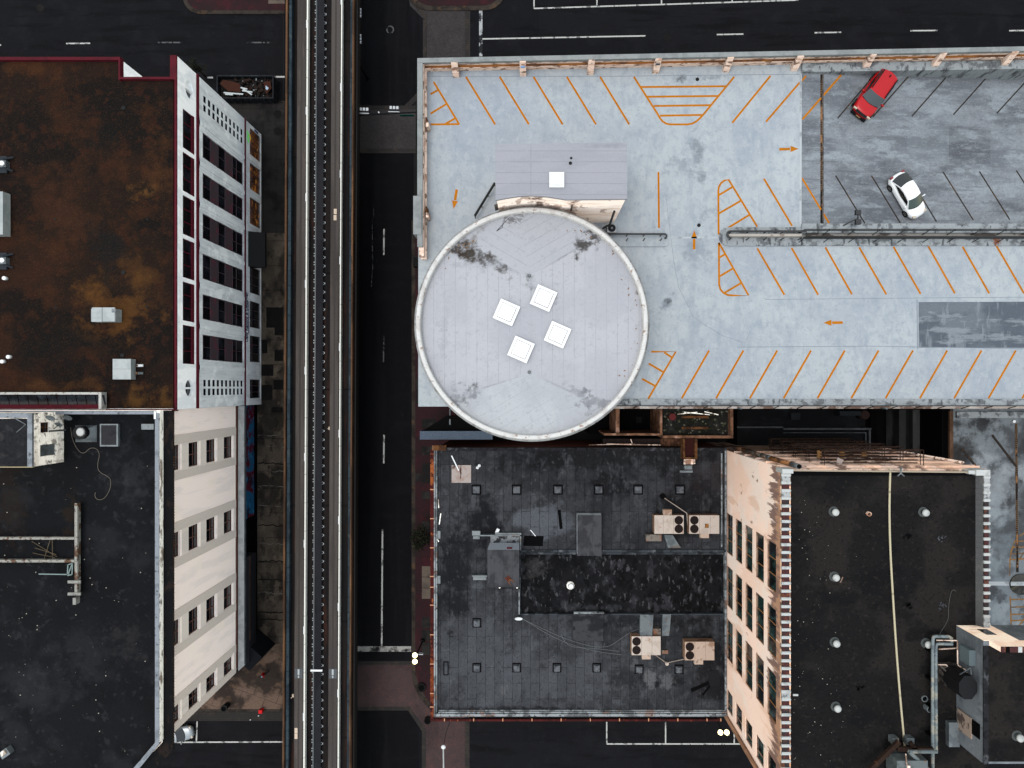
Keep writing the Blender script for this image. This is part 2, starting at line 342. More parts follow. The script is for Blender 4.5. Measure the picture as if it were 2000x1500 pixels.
# painted marks on the streets
m = MB(); m.m = 0
for y0, y1 in ((447, 498), (849, 905)): m.line([(750, y0), (749.5, y1)], .19, .014)
m.line([(747, 1034), (745.5, 1261)], .2, .014)
for pts in ([(129, 85), (176, 84.5)], [(942, 76), (1261, 70)], [(1400, 67.5), (1452, 66.5)], [(1591, 64), (1643, 63)], [(1778, 60), (1831, 59.5)], [(1971, 60), (2030, 59)], [(-40, 88), (2, 88)]): m.line(pts, .17, .018)
m.line([(1043, 16.5), (1300, 8.5), (1560, 0)], .17, .018)
for x, y in ((1043, 17), (1166, 13), (1292, 9), (1430, 5)): m.line([(x, y), (x, y - 60)], .16, .023)
m.line([(535, 150), (556, 150)], .2, .018); m.line([(402, 151.5), (416, 151.5)], .2, .018)
m.line([(290, 1450), (552, 1449)], .17, .018); m.line([(385, 1409), (383.5, 1448.5)], .17, .023)
m.line([(1185, 1453), (1452, 1453)], .17, .018)
for x in (1185, 1300, 1434): m.line([(x, 1410), (x, 1452)], .16, .023)
m.m = 1
for pts in ([(308, 83), (357, 83)], [(482, 83), (530, 83)]): m.line(pts, .17, .018)
m.line([(749.5, 655), (749, 707)], .16, .014)
m.line([(729, 400), (730, 420), (727, 440), (728, 520), (725, 560)], .1, .014)
m.m = 2
m.line([(939, 18), (939, 110)], .42, .018)
struct('road_markings', m, [m_paintw, m_paintf, M('flaking_white_paint', (176, 178, 180), GS, layers=[('n', (24, 24, 27), (.9, .75, 1), .46, .56, .97)])])
m = MB(); m.line([(692, 1267.5), (803, 1267.5)], .68, .014)
struct('stop_line', m, M('stop_line_paint', (160, 158, 154), GS, layers=[('n', (60, 58, 56), (.9, .9, 1), .5, .66, .9), ('s', (24, 24, 26), P(737, 1268), (.7, .5), 0, 1, 1.5, .6), ('s', (24, 24, 26), P(793, 1270), (.8, .25), 0, 1, 2, .5)], grain=.2))

# ---------------------------------------------------------------- elevated guideway
GZ = 8.0
gw = thing('elevated_guideway', 'elevated concrete transit guideway with two grey running beams crossing the whole scene', 'guideway', (X(625, GZ), 0, 0), rz=-0.0047)
def gx(px): return X(px, GZ) - ORG[gw][0]
def gpart(name, mat, px0, px1, z0, z1, ya=-75, yb=75):
    m = MB(); m.box(gx(px0), gx(px1), ya, yb, z0, z1); return m.build(name, mat, gw, local=True)
m_gwf = M('guideway_floor', (34, 29, 28), GS, layers=[('n', (24, 22, 23), (.8, .12, .5), .42, .6, .85), ('n', (62, 38, 28), (1.2, .08, .5), .56, .72, .7), ('b', (12, 12, 13), 40, 13.4, .12, .9, 0, 0)], grain=.2)
m_gwm = M('guideway_middle', (36, 36, 40), GS, layers=[('n', (28, 28, 31), (.6, .12, .5), .45, .55, .8), ('t', (48, 48, 52), 30, 4.3, 0, .5)], grain=.2)
m_gwr = M('running_beam_concrete', (88, 82, 79), 2.5, layers=[('n', (72, 66, 63), (.5, .05, .5), .45, .62, .7), ('n', (104, 92, 84), (2, .25, .5), .58, .72, .5), ('n', (60, 54, 52), (.25, .03, .5), .5, .7, .6)], grain=.16, gs=7)
m_gwt = M('tyre_track', (70, 65, 63), 2.5, grain=.2, gs=6)
m_gwb = M('blue_grey_cable_duct', (58, 72, 80), 2.5, layers=[('n', (40, 50, 58), (1, .25, .5), .45, .62, .8), ('b', (30, 38, 44), 8, 1.7, .06, .8, 0, 0), ('n', (84, 92, 92), (2, .8, .5), .62, .74, .5)], grain=.18)
m_gwo = M('rust_stained_edge', (104, 76, 56), 2.5, layers=[('n', (66, 50, 40), (1.5, .2, .5), .42, .6, .85), ('n', (138, 100, 70), (1.5, .15, .5), .58, .72, .6)], grain=.2)
m_gww = M('white_power_rail', (246, 244, 234), 2.4, 0.5, 0.1, layers=[('b', (120, 114, 106), 8, 3.24, .05, .6, 0, 0)], grain=.05)
gpart('deck_slab', m_gwf, 555, 691, 5.6, 7.25)
gpart('edge_curb', m_gwo, 555.8, 559.2, 7.25, 8.2); gpart('edge_curb', m_gwo, 685.6, 688.6, 7.25, 8.2)
gpart('outer_flange', M('dark_edge', (40, 38, 38), GS, grain=.2), 691.0, 693.6, 6.5, 7.6)
gpart('cable_duct', m_gwb, 561, 566.3, 7.25, 7.95); gpart('cable_duct', m_gwb, 680.8, 685.2, 7.25, 7.95)
for a, b in ((577.5, 594.5), (644.2, 661.2)):
    o = gpart('running_beam', m_gwr, a, b, 7.25, 8.0)
    m = MB(); m.box(gx((a + b) / 2 - 1.6), gx((a + b) / 2 + 1.6), -75, 75, 8.0, 8.006); m.build('wear_strip', m_gwt, o, local=True)
for a, b in ((596.0, 598.7), (663.0, 665.2)):
    o = gpart('power_rail', m_gww, a, b, 7.4, 8.05)
    m = MB()
    for k in range(-9, 10):
        y = k * 9.9 + (1.5 if a < 640 else 4.2); m.box(gx(a - .8), gx(a + .6), y, y + .9, 7.9, 8.08)
    m.build('expansion_joint', m_white, o, local=True)
gpart('centre_strip', m_gwm, 614.8, 627.8, 7.25, 7.62)
gpart('cable_tray', M('cable_tray_metal', (46, 56, 62), 2.5, .5, .4, layers=[('n', (30, 36, 40), (1, .2, 1), .45, .6, .8)]), 612.0, 614.4, 7.25, 7.7)
# bracket fasteners along both cable lines (about 1 m apart)
fa = MB(); fa.box(-.13, -.03, .08, .17, 0, .1); fa.box(-.13, -.03, -.17, -.08, 0, .1); fa.box(.04, .12, -.10, .10, 0, .1); pass
m_fast = M('pale_fastener', (176, 182, 184), 2.5, .5, .3)
f0 = fa.build('fastener', [m_fast], gw, local=True); n = 0
ys = [(-.0 + k) * 1.0 for k in range(-44, 45)]
for y in ys:
    o = f0 if n == 0 else f0.copy()
    if n: C.objects.link(o)
    o.parent = gw; o.location = (gx(629.3), y, 7.36); n += 1
rest = MB(); k2 = 0
for y in ys:
    if n < 100 and abs(y + 22) < 6:
        o = f0.copy(); C.objects.link(o); o.parent = gw; o.location = (gx(611.2), y + .3, 7.36); n += 1
    else:
        for bx in ((-.14, -.03, .09, .2), (-.14, -.03, -.2, -.09), (.04, .14, -.14, .14)): rest.box(gx(611.2) + bx[0], gx(611.2) + bx[1], y + .3 + bx[2], y + .3 + bx[3], 7.33, 7.46)
o = rest.build('fastener_row', m_fast, gw, local=True); o['kind'] = 'stuff'
m_plate = M('guideway_plate', (228, 206, 184), 2.5, .6)
for px, py in ((653.3, 413), (653, 425), (641.5, 837), (581.5, 1427), (581.5, 1438), (572, 1363)):
    m = MB(); s = .3 if px not in (641.5, 572) else .18; m.box(gx(px) - s * .55, gx(px) + s * .55, Y(py, GZ) - s, Y(py, GZ) + s, 7.98 if px > 575 and px != 641.5 else 7.26, 8.03 if px > 575 and px != 641.5 else 7.5)
    m.box(gx(px) - .04, gx(px) + .04, Y(py, GZ) - .05, Y(py, GZ) + .05, 8.0, 8.05); m.build('marker_plate', m_plate, gw, local=True)
m_sw = M('switch_joint_metal', (56, 62, 68), 2.5, .5, .4, .4)
for a, b in ((577.8, 594.2), (644.4, 661)):
    m = MB(); m.box(gx(a + .5), gx(b - .5), Y(1325, GZ), Y(1306, GZ), 8.0, 8.02); o = m.build('expansion_plate', m_sw, gw, local=True)
    m = MB(); m.box(gx((a + b) / 2 - 1.8), gx((a + b) / 2 + 1.8), Y(1318, GZ), Y(1307, GZ), 8.02, 8.06); m.box(gx((a + b) / 2 - 1.2), gx((a + b) / 2 + 1.2), Y(1324, GZ), Y(1319.5, GZ), 8.02, 8.05); m.build('joint_finger', m_fast, o, local=True)
m = MB(); m.box(gx(607.5), gx(630.5), Y(1313.5, GZ), Y(1310, GZ), 7.5, 7.72); m.build('cross_bar', m_white, gw, local=True)
m = MB()
for y in (-38, -12, 14, 40): m.box(-1.2, 1.2, y - .9, y + .9, 0, 4.4); m.box(-3.6, 3.6, y - .8, y + .8, 4.4, 5.6)
m.build('support_pier', m_walkn, gw, local=True)
# ---------------------------------------------------------------- parking garage
DZ = 23.0
gar = thing('parking_garage', 'pale blue-grey multi-storey car park with orange bay lines on its open top deck', 'car park', (X(1400, DZ), Y(460, DZ), 0))
RX0, RXS = X(1565, DZ), -0.098                        # the ramp starts here and falls to the east
def rz(x): return DZ + min(0, (x - RX0) * RXS)
def rampz(px, py):
    z = DZ
    for _ in range(8): z = rz(X(px, z))
    return z
S = lambda px, py, z=DZ: (X(px, z), Y(py, z), 0)
m_deck = M('painted_deck', (199, 206, 211), GH, .8, .05, layers=[
    ('n', (184, 192, 202), (.07, .09, .1), .42, .6, .7), ('n', (206, 213, 217), (.1, .06, .1), .52, .7, .7), ('n', (168, 178, 192), (.5, .14, .1), .54, .74, .4), ('n', (172, 181, 192), (1.6, .3, 1), .58, .74, .3),
    ('s', (108, 116, 128), S(1362, 298), (1.0, 3.2), .2, .6, .9, 1.2, .1), ('s', (120, 128, 138), S(1330, 322), (2.0, 1.4), 0, .35, 1.5, 1.4, .1),
    ('s', (90, 94, 100), S(1303, 590), (1.2, .55), .9, .85, 1.2, .7, .4), ('s', (60, 64, 60), S(1330, 153), (.8, .5), 0, .8, 1.5, .9, .05), ('s', (120, 128, 138), S(1390, 152), (2.4, .35), 0, .5, 2, 1, .2),
    ('s', (130, 140, 152), S(1360, 490), (1.6, 2.2), .2, .5, 1.0, 1.3, .1), ('s', (140, 150, 162), S(1380, 420), (1.2, 1.2), .2, .5, 1.0, 1.3, .1),
    ('s', (182, 191, 203), S(1010, 215), (13, 9), 0, .75, .25, .8, .1), ('n', (168, 178, 190), (1.1, .9, 1), .46, .74, .5), ('n', (212, 218, 221), (1.7, 1.3, 1), .55, .74, .35), ('n', (160, 168, 180), (4, 4, 4), .58, .76, .4), ('n', (120, 126, 136), (9, 9, 9), .74, .82, .4)], grain=.06, gs=7)
m_conc = M('bare_ramp_concrete', (150, 154, 161), GH, .85, .05, layers=[
    ('n', (104, 107, 114), (.12, .45, .3), .40, .62, .8), ('n', (172, 180, 187), (.3, .8, .05), .54, .7, .75), ('n', (84, 86, 92), (.18, .3, .3), .56, .76, .45), ('n', (172, 179, 185), (.9, 2.4, 1), .54, .76, .4), ('n', (110, 113, 120), (3.2, 4.5, 1), .5, .72, .35), ('n', (186, 192, 197), (5, 7, 1), .6, .78, .4), ('n', (92, 94, 100), (.1, 2.2, 1), .62, .78, .45), ('t', (160, 168, 176), 4.2, 3.6, 0, .28)], grain=.16, gs=6)
m_kerbst = M('stained_curb', (176, 182, 186), GH, .85, .05, layers=[('n', (104, 107, 111), (.9, 1.2, .3), .48, .66, .8, .6), ('n', (66, 68, 72), (2.4, .9, .5), .58, .72, .75, .6), ('s', (150, 78, 30), S(1944, 471), (.5, .6), 0, .9, 2, .6, .3)], grain=.12)
m_gpnk = M('peeling_pink_paint', (220, 194, 178), 1.5, .85, .05, layers=[('n', (92, 66, 54), (1.2, 1.2, 3), .54, .64, .85), ('n', (150, 104, 76), (.5, .5, 2), .58, .7, .6)], grain=.15)
m_gcap = M('grey_coping', (166, 169, 169), GH, .7, .05, layers=[('n', (142, 146, 147), (.6, .6, .6), .45, .65, .7), ('n', (170, 176, 176), (1.5, .4, .5), .58, .7, .5)], grain=.1)
m_orange = M('orange_bay_paint', (214, 130, 14), GH, .7, .05, layers=[('n', (188, 116, 24), (1.2, 1.2, 1), .5, .7, .6)], grain=.1)
m_bline = M('blackened_bay_paint', (62, 58, 54), GH, .8, .05, layers=[('n', (104, 80, 56), (.8, .8, 1), .58, .7, .6)], grain=.2)
XE = 62.0
x0d, x1d, yt, yb = X(817, DZ), X(1565, DZ), Y(122, DZ), Y(794, DZ)
ymid = Y(467, DZ); ywall = Y(452, DZ)
def gb(name, mb, mat, **k): return mb.build(name, mat, gar, **k)
# slabs: flat deck west of the ramp, flat southern deck, sloping ramp
m = MB(); m.box(x0d, x1d, yb, yt, DZ - .6, DZ); m.box(x1d, XE, yb, Y(478, DZ), DZ - .6, DZ); gb('deck', m, m_deck)
m = MB(); yr = yt + .15
m.add([(x1d, ywall, DZ - .6), (XE, ywall, rz(XE) - .6), (XE, yr, rz(XE) - .6), (x1d, yr, DZ - .6), (x1d, ywall, DZ), (XE, ywall, rz(XE)), (XE, yr, rz(XE)), (x1d, yr, DZ)],
      [(3, 2, 1, 0), (4, 5, 6, 7), (0, 1, 5, 4), (1, 2, 6, 5), (2, 3, 7, 6), (3, 0, 4, 7)]); gb('ramp', m, m_conc)
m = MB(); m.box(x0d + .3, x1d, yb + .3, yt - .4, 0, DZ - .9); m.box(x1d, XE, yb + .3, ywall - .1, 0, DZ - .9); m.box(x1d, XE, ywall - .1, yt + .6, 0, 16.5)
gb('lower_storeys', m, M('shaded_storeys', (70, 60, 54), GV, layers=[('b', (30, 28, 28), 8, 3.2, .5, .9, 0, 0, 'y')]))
# bare concrete patch
m = MB(); m.sheet([S(1794, 590)[:2] + (DZ + .004,), (XE, Y(588, DZ), DZ + .004), (XE, Y(680, DZ), DZ + .004), S(1794, 679)[:2] + (DZ + .004,)])
gb('bare_patch', m, M('unpainted_deck', (124, 132, 142), GH, layers=[('n', (96, 104, 115), (.2, .3, .3), .42, .62, .8), ('n', (166, 174, 182), (.3, 1.2, .3), .56, .7, .6), ('n', (160, 168, 176), (1.4, .3, .3), .58, .7, .5)], grain=.14, gs=6))
# joints
m = MB(); m.line([(1564, 128), (1563.5, 441)], .2, DZ, .006); gb('joint_strip', m, M('pale_joint', (206, 212, 216), GH, layers=[('n', (140, 146, 150), (1, 1, 1), .5, .7, .6)]))
m = MB(); m.line([(1308, 464), (1402, 464)], .16, DZ, .006); gb('joint_strip', m, bpy.data.materials['pale_joint'])
m = MB(); m.line([(828.5, 150), (828.5, 478)], .06, DZ, .005); m.line([(832, 149), (1200, 149), (1564, 145)], .05, DZ, .005)
m.line([(1300, 380), (1316, 510), (1325, 560), (1355, 620), (1410, 655), (1455, 670), (1466, 645)], .03, DZ, .005)
m.line([(1495, 585), (1796, 582), (2050, 580)], .04, DZ, .005); m.line([(1440, 678), (1700, 676), (2050, 682)], .05, DZ, .005); m.line([(1791, 585), (1792, 682)], .08, DZ, .007)
gb('construction_joint', m, M('joint_sealant', (146, 156, 168), GH))
def rline(m, pts, w, lift=.006):
    q = []
    a, b = pts
    for i in range(9): q.append((a[0] + (b[0] - a[0]) * i / 8, a[1] + (b[1] - a[1]) * i / 8))
    m.line(q, w, rampz, lift)
m = MB(); rline(m, ((1604, 143), (1604, 438)), .46); o = gb('trench_drain', m, M('drain_frame', (112, 108, 104), GH, layers=[('n', (58, 56, 56), (1, 1, 1), .45, .6, .8)], grain=.2))
m = MB(); rline(m, ((1604.2, 146), (1604.2, 436)), .20, .011)
m.build('drain_grate', M('rusty_grate', (110, 84, 62), GH, layers=[('b', (16, 15, 15), 50, .22, .05, 1.0, 0, 0), ('n', (30, 28, 28), (.4, .5, .5), .48, .56, .9), ('n', (176, 128, 88), (.9, .7, .5), .58, .68, .7)], grain=.2), o)
# orange lines, hatches and arrows: each a painted part
W = .185
def pline(pts, mat=None, zf=DZ, w=W, name='parking_line', ramp=False):
    m = MB()
    if ramp: rline(m, pts, w)
    else: m.line(pts, w, zf)
    return gb(name, m, mat or m_orange)
for a in (910, 976, 1042, 1107, 1172): pline([(a, 150), (a + 57, 243)])
pline([(1505, 148), (1430, 240)]); pline([(1562, 161), (1496, 238)])
pline(((1574, 148), (1566, 158)), ramp=True); pline(((1643, 146), (1567, 233)), ramp=True, w=.2)
pline([(1286, 336), (1287, 445)]); pline([(1492, 349), (1547, 441)]); pline(((1566, 348), (1619, 436)), ramp=True, w=.2)
for a, b in (((1479, 485), (1532, 576)), ((1546, 484), (1598, 576)), ((1612, 483), (1664, 575)), ((1678, 483), (1731, 575)), ((1745, 482), (1798, 574)), ((1813, 481), (1865, 573)), ((1880, 482), (1932, 573)), ((1946, 480), (2000, 573)), ((2013, 480), (2067, 573))): pline([a, b])
for a in (1385, 1452, 1518, 1584, 1650, 1716, 1783, 1850, 1917, 1984, 2050): pline([(a, 684.5), (a - 53.5, 778)])
for a, b in (((1777, 146), (1705, 228)), ((1854, 144), (1781, 227)), ((1937, 140), (1862, 224)), ((2012, 150), (1947, 221)), ((1708, 146), (1636, 231)), ((1632, 343), (1689, 436)), ((1702, 343), (1758, 435)), ((1772, 339), (1829, 433)), ((1842, 336), (1901, 430)), ((1913, 335), (1972, 429)), ((1985, 333), (2045, 428))):
    pline((a, b), m_bline, ramp=True, w=.13)
def hatch(segs):
    m = MB()
    for i, s in enumerate(segs): m.line(s, W, DZ, .004 + .0007 * i)
    return gb('hatched_zone', m, m_orange)
arc = lambda cx, cy, r, a, b, n=7: [(cx + r * math.cos(R(a + (b - a) * i / (n - 1))), cy + r * math.sin(R(a + (b - a) * i / (n - 1)))) for i in range(n)]
hatch([[(847, 160), (897, 243)], [(841, 184), (857, 175)], [(841, 222), (872, 203)], [(841, 243), (897, 242.5)], [(870, 242), (889, 231)]])
hatch([[(1238, 150), (1284, 222)] + [(1289, 231), (1294, 237), (1301, 241.5), (1309, 243)] + [(1342, 243), (1352, 241.5), (1360, 237), (1367, 231)] + [(1376, 221), (1434, 150)], [(1252, 170), (1418, 168.5)], [(1264, 189), (1403, 187.5)], [(1277, 207), (1388, 205.5)], [(1289, 226), (1371, 224.5)]])
hatch([[(1403.5, 458), (1403, 372), (1404, 365), (1408, 358), (1414, 353), (1423, 351), (1479, 443)], [(1404, 381), (1431, 365)], [(1404, 417), (1447, 392)], [(1422, 445), (1463, 420)]])
hatch([[(1404, 474), (1404.5, 556), (1407, 565), (1413, 572), (1421, 576), (1430, 577), (1462, 577), (1404, 474)], [(1405, 503), (1416, 496.5)], [(1405, 540), (1432, 524)], [(1415, 572), (1448, 552.5)]])
hatch([[(1272, 687), (1320, 686.5), (1266, 779)], [(1297, 688), (1312, 698)], [(1267, 710), (1296, 727)], [(1254, 740), (1280, 754)]])
def arrow(tail, tip):
    a, b = Vector(tail), Vector(tip); d = (b - a); L = d.length; d.normalize(); u = Vector((-d.y, d.x))
    k = a + d * (L * .55)
    m = MB(); sp = lambda v: P(v.x, v.y, DZ + .006)
    m.sheet([sp(a + u * 2.6), sp(a - u * 2.6), sp(k - u * 2.6), sp(k + u * 2.6)]); k2 = a + d * (L * .58)
    m.sheet([sp(k2 + u * 6), sp(k2 - u * 6), sp(b)]); return gb('direction_arrow', m, m_orange)
arrow((1522, 291.5), (1560, 290.5)); arrow((892, 370), (886, 408)); arrow((1355.5, 487), (1356, 450)); arrow((1646, 630), (1608, 630.5))
m = MB()
for a, b in ((1362, 155), (1365, 440)): m.cyl(X(a, DZ), Y(b, DZ), DZ, DZ + .03, .17, n=14)
gb('deck_drain', m, m_black)
# north parapet: sloping outline, coping, upper rail, lower curb and buttress posts
CZ = 24.9
m_rimw0 = M('whitish_wall', (206, 198, 190), GH, layers=[('n', (140, 120, 108), (1, 1, 1), .54, .68, .7)], grain=.1)
m_gapw = M('grimy_gap_wall', (158, 154, 150), GH, layers=[('n', (74, 66, 62), (.5, 1, 1), .5, .64, .9), ('n', (150, 130, 118), (.3, 1, 1), .58, .7, .7)], grain=.2)
def nline(px): return 113.5 + (px - 815) * (90.5 - 113.5) / (2000 - 815)
def nbar(name, mat, da, db, z0, z1, pa=815, pb=2150):
    m = MB(); m.prism([(X(pa, CZ), Y(nline(pa), CZ) - da), (X(pb, CZ), Y(nline(pb), CZ) - da), (X(pb, CZ), Y(nline(pb), CZ) - db), (X(pa, CZ), Y(nline(pa), CZ) - db)], z0, z1); return gb(name, m, mat)
nbar('coping', m_gcap, 0, .42, 24.55, CZ)
nbar('parapet_rail', m_gpnk, .06, .36, 24.1, 24.55); nbar('parapet_curb', m_gpnk, .06, .40, 18, 23.62)
nbar('gap_glow_sheet', M('gap_glow_orange', (122, 76, 38), GV, layers=[('n', (58, 38, 28), (.3, .3, .3), .45, .6, .8)]), .30, .345, 23.62, 24.1)  # sheet across the open gap, orange glow from below put into its colour
m = MB()   # curb along the ramp at the foot of the parapet
a = [(RX0, Y(nline(1565), CZ) - .41), (XE, Y(nline(2150), CZ) - .41), (XE, Y(nline(2150), CZ) - 1.22), (RX0, Y(nline(1565), CZ) - 1.22)]
m.prism(a, 16, 23.28); gb('ramp_curb', m, m_kerbst)
for i, px in enumerate((887, 1021, 1156, 1287, 1428, 1565, 1707, 1845, 1985)):
    x = X(px, CZ); y = Y(nline(px), CZ) - .40; w = .29
    zb = 22.9; m = MB(); ins = .55
    m.add([(x - w, y, zb), (x + w, y, zb), (x + w, y, 24.86), (x - w, y, 24.86), (x - w, y - ins - .1, zb), (x + w, y - ins - .1, zb), (x + w, y - ins, 23.5), (x - w, y - ins, 23.5), (x - w, y - .08, 24.8), (x + w, y - .08, 24.8)],
          [(0, 1, 2, 3), (4, 7, 6, 5), (7, 8, 9, 6), (8, 3, 2, 9), (0, 3, 8, 7, 4), (1, 5, 6, 9, 2)]); o = gb('buttress', m, m_gpnk)
    if i in (1, 3):
        m = MB(); m.box(x - .2, x + .2, y - .36, y - .33, 24.2, 24.5); m.build('sign_plate', M('blue_sign_%d' % i, (96, 126, 168) if i == 1 else (50, 54, 60), GV, .5), o)
# west parapet
m = MB(); m.box(X(815, CZ), X(825.5, CZ), Y(482, CZ), Y(113.5, CZ) - .43, 24.6, CZ); gb('coping', m, m_gcap)
m = MB(); m.box(X(815, CZ) + .1, X(825.5, CZ) + .06, Y(500, CZ), Y(118, CZ), 24.0, 24.6); m.box(X(815, CZ) + .1, X(825.5, CZ) + .13, Y(500, CZ), Y(118, CZ), 18, 23.3); gb('parapet_rail', m, m_gpnk)
m = MB()
for y0, y1 in ((239, 257), (410, 431)):
    x = X(825.5, CZ) + .2
    m.box(x, x + .24, Y(y1, DZ), Y(y1 - 9, DZ), DZ, 24.3); m.m = 1; m.box(x - .05, x + .08, Y(y1 - 9, DZ), Y(y0, DZ), DZ, 24.3); m.m = 0
gb('buttress', m, [m_gpnk, m_rust])
m = MB(); m.box(X(810.5, 24), X(826, 24), Y(462, 24), Y(388, 24), 23.2, 24.98); gb('parapet_block', m, m_gcap)
# curb and railing along the south edge
m = MB(); m.box(X(1180, DZ), XE, Y(793, DZ), Y(779.5, DZ), DZ - .3, DZ + .16); gb('edge_curb', m, m_kerbst)
m = MB(); m.box(X(1150, DZ), XE, Y(797, DZ) - .05, Y(793.2, DZ), DZ - 1.2, DZ + .22); gb('edge_beam', m, M('stained_edge_beam', (186, 172, 164), GH, layers=[('n', (104, 76, 60), (.6, .6, .6), .48, .6, .85), ('n', (214, 206, 200), (.8, .8, 1), .58, .7, .8)], grain=.15))
m_rail = M('black_railing', (20, 21, 24), GH, .5, .35)
def railing(y, xa, xb, zf, hs=(.55, 1.05), step=2.17, lean=0.0, r=.03, name='guard_railing'):
    m = MB(); n = max(1, int((xb - xa) / step))
    for h in hs: m.tube([(xa, y, zf(xa) + h), ((xa + xb) / 2, y, zf((xa + xb) / 2) + h), (xb, y, zf(xb) + h)], r)
    for i in range(n + 1):
        x = xa + (xb - xa) * i / n; m.beam((x - .25, y - .3, zf(x)), (x, y, zf(x) + hs[-1]), .06, .05)
    return gb(name, m, m_rail)
railing(Y(791.8, DZ), X(1195, DZ), XE, lambda x: DZ + .16)
m = MB(); m.cyl(X(1440, DZ), Y(797, DZ), DZ, DZ + 1.3, .08, n=10); m.cyl(X(1719, DZ), Y(797, DZ), DZ, DZ + 1.3, .08, n=10); gb('rail_post', m, m_galv)
# middle barrier: island kerbs with rounded noses, low wall, paired railings
def capsule(px0, py0, px1, py1, z, left, right, n=8):
    r = (py1 - py0) / 2; cy = (py0 + py1) / 2; pts = []
    if right: pts += [(px1 - r + r * math.cos(R(90 - 180 * i / n)), cy + r * math.sin(R(90 - 180 * i / n))) for i in range(n + 1)]
    else: pts += [(px1, py1), (px1, py0)]
    if left: pts += [(px0 + r + r * math.cos(R(270 - 180 * i / n)), cy + r * math.sin(R(270 - 180 * i / n))) for i in range(n + 1)]
    else: pts += [(px0, py0), (px0, py1)]
    return [(X(a, z), Y(b, z)) for a, b in pts]
m = MB(); m.prism(capsule(1150, 456, 1308, 482, DZ, 0, 1), DZ - .1, DZ + .15); gb('island_kerb', m, m_deck)
m = MB(); m.prism(capsule(1404, 444.5, 1566, 481, DZ, 1, 0), DZ - .1, DZ + .15); m.box(x1d - .02, XE, Y(480.5, DZ), Y(466.3, DZ), DZ - .5, DZ + .15); gb('island_kerb', m, m_kerbst)
m = MB(); m.prism(capsule(1424, 456.5, 1566, 461.5, DZ + .75, 1, 0), DZ, DZ + .75); gb('low_wall', m, m_rimw0)
m = MB(); m.box(x1d, XE, Y(466, DZ), Y(456, DZ), 15, DZ + .06); gb('low_wall', m, m_gapw)
m = MB(); 
m.prism([(x1d, Y(455.5, DZ)), (XE, Y(455.5, DZ)), (XE, Y(437.5, DZ)), (x1d, Y(437.5, DZ))], 16, 23.22); gb('ramp_curb', m, m_kerbst)
def loop(px0, py0, px1, py1, z, left, right, r=.085, hs=(.5, 1.0)):
    m = MB()
    for h in hs:
        c = capsule(px0, py0, px1, py1, z + h, left, right)
        if left and right: c = c + [c[0]]
        m.tube([(x, y, z + h) for x, y in c], r)
    for t in (.06, .28, .5, .72, .94):
        for py in (py0, py1):
            x = X(px0 + (px1 - px0) * t, z + 1); y = Y(py, z + 1); m.beam((x, y, z), (x, y, z + hs[-1]), .07, .07)
    return gb('guard_railing', m, m_rail)
loop(1150, 457, 1302, 465.5, DZ + .15, 0, 1); loop(1420, 451.5, 1575, 464.5, DZ + .15, 1, 0)
railing(Y(463.5, 24), X(1572, 24), XE, lambda x: DZ + .15, step=2.3, r=.085); railing(Y(449, 24), X(1570, 24), XE, lambda x: DZ + .2, step=2.3, r=.045)
# stair flight going down by the stair house
m = MB(); a, b = P(966, 357, DZ + 1.0), P(927, 421, DZ + 1.0)
m.tube([a, b], .09); m.tube([(a[0], a[1], DZ + .5), (b[0], b[1], DZ + .5)], .05)
for t in (0, .33, .66, 1): x, y = a[0] + (b[0] - a[0]) * t, a[1] + (b[1] - a[1]) * t; m.beam((x, y, DZ), (x, y, DZ + 1), .07, .07)
gb('stair_railing', m, m_rail)
# floodlight pole
fl = thing('floodlight_pole', 'black twin floodlight on an arm beside the ramp near the white car', 'floodlight', P(1641, 443, DZ))
m = MB(); m.box(X(1641, DZ) - .35, X(1641, DZ) + .35, Y(443, DZ) - .25, Y(443, DZ) + .25, DZ - .4, DZ + .2); m.build('base', m_gpnk, fl)
m = MB(); z = 24.6; m.tube([P(1644, 442, DZ), P(1674, 427, z + .2)], .07); m.build('arm', m_rail, fl)
for py in (415.5, 434):
    m = MB(); x, y = X(1675, z), Y(py, z); m.box(x - .24, x + .24, y - .22, y + .22, z - .1, z + .22); m.box(x - .05, x + .05, min(y, Y(427, z)), max(y, Y(427, z)), z + .02, z + .12); m.build('lamp_head', m_rail, fl)

# ---------------------------------------------------------------- stair house
SZ = 32.0
sh = thing('stair_house', 'pale flat-roofed stair and lift house with one white skylight behind the round tower', 'stair house', (X(1096, SZ), Y(335, SZ), DZ))
front = [(968, 391)] + [(968 + (1105 - 968) * i / 8, 391 - 8.5 * math.sin(math.pi * i / 8) - i * .1) for i in range(1, 8)] + [(1105, 390), (1225, 388.5)]
out = [(1225, 278), (967, 281.5)] + front
m_shr = M('stair_house_roofing', (184, 184, 192), GH, .8, .05, layers=[('n', (176, 177, 186), (.15, .6, .3), .45, .6, .7), ('b', (150, 152, 160), 40, .88, .02, .9, 0, 0), ('s', (150, 154, 166), (X(1190, SZ), Y(284, SZ), 0), (3.0, .35), 0, .7, .8, .6, .2)], grain=.05)
m = MB(); m.pprism([(a + (2 if a < 1000 else -2 if a > 1200 else 0), b + 2) if b < 300 else (a + (2 if a < 1000 else -2 if a > 1200 else 0), b - 2) for a, b in out], DZ, SZ - .3)
m_shw = M('stained_cream_wall', (226, 206, 196), GV, .8, .05, layers=[('n', (120, 96, 84), (1.0, 1.0, .5), .6, .7, .7), ('n', (200, 176, 160), (.4, .4, 2), .5, .65, .7), ('s', (70, 44, 36), (X(1048, 31), Y(392, 31), 0), (.75, 1.0), 0, .9, 1.5, 1, .4), ('s', (96, 60, 48), (X(1122, 31), Y(392, 31), 0), (.5, 1.0), 0, .8, 1.5, 1, .3)], grain=.08)
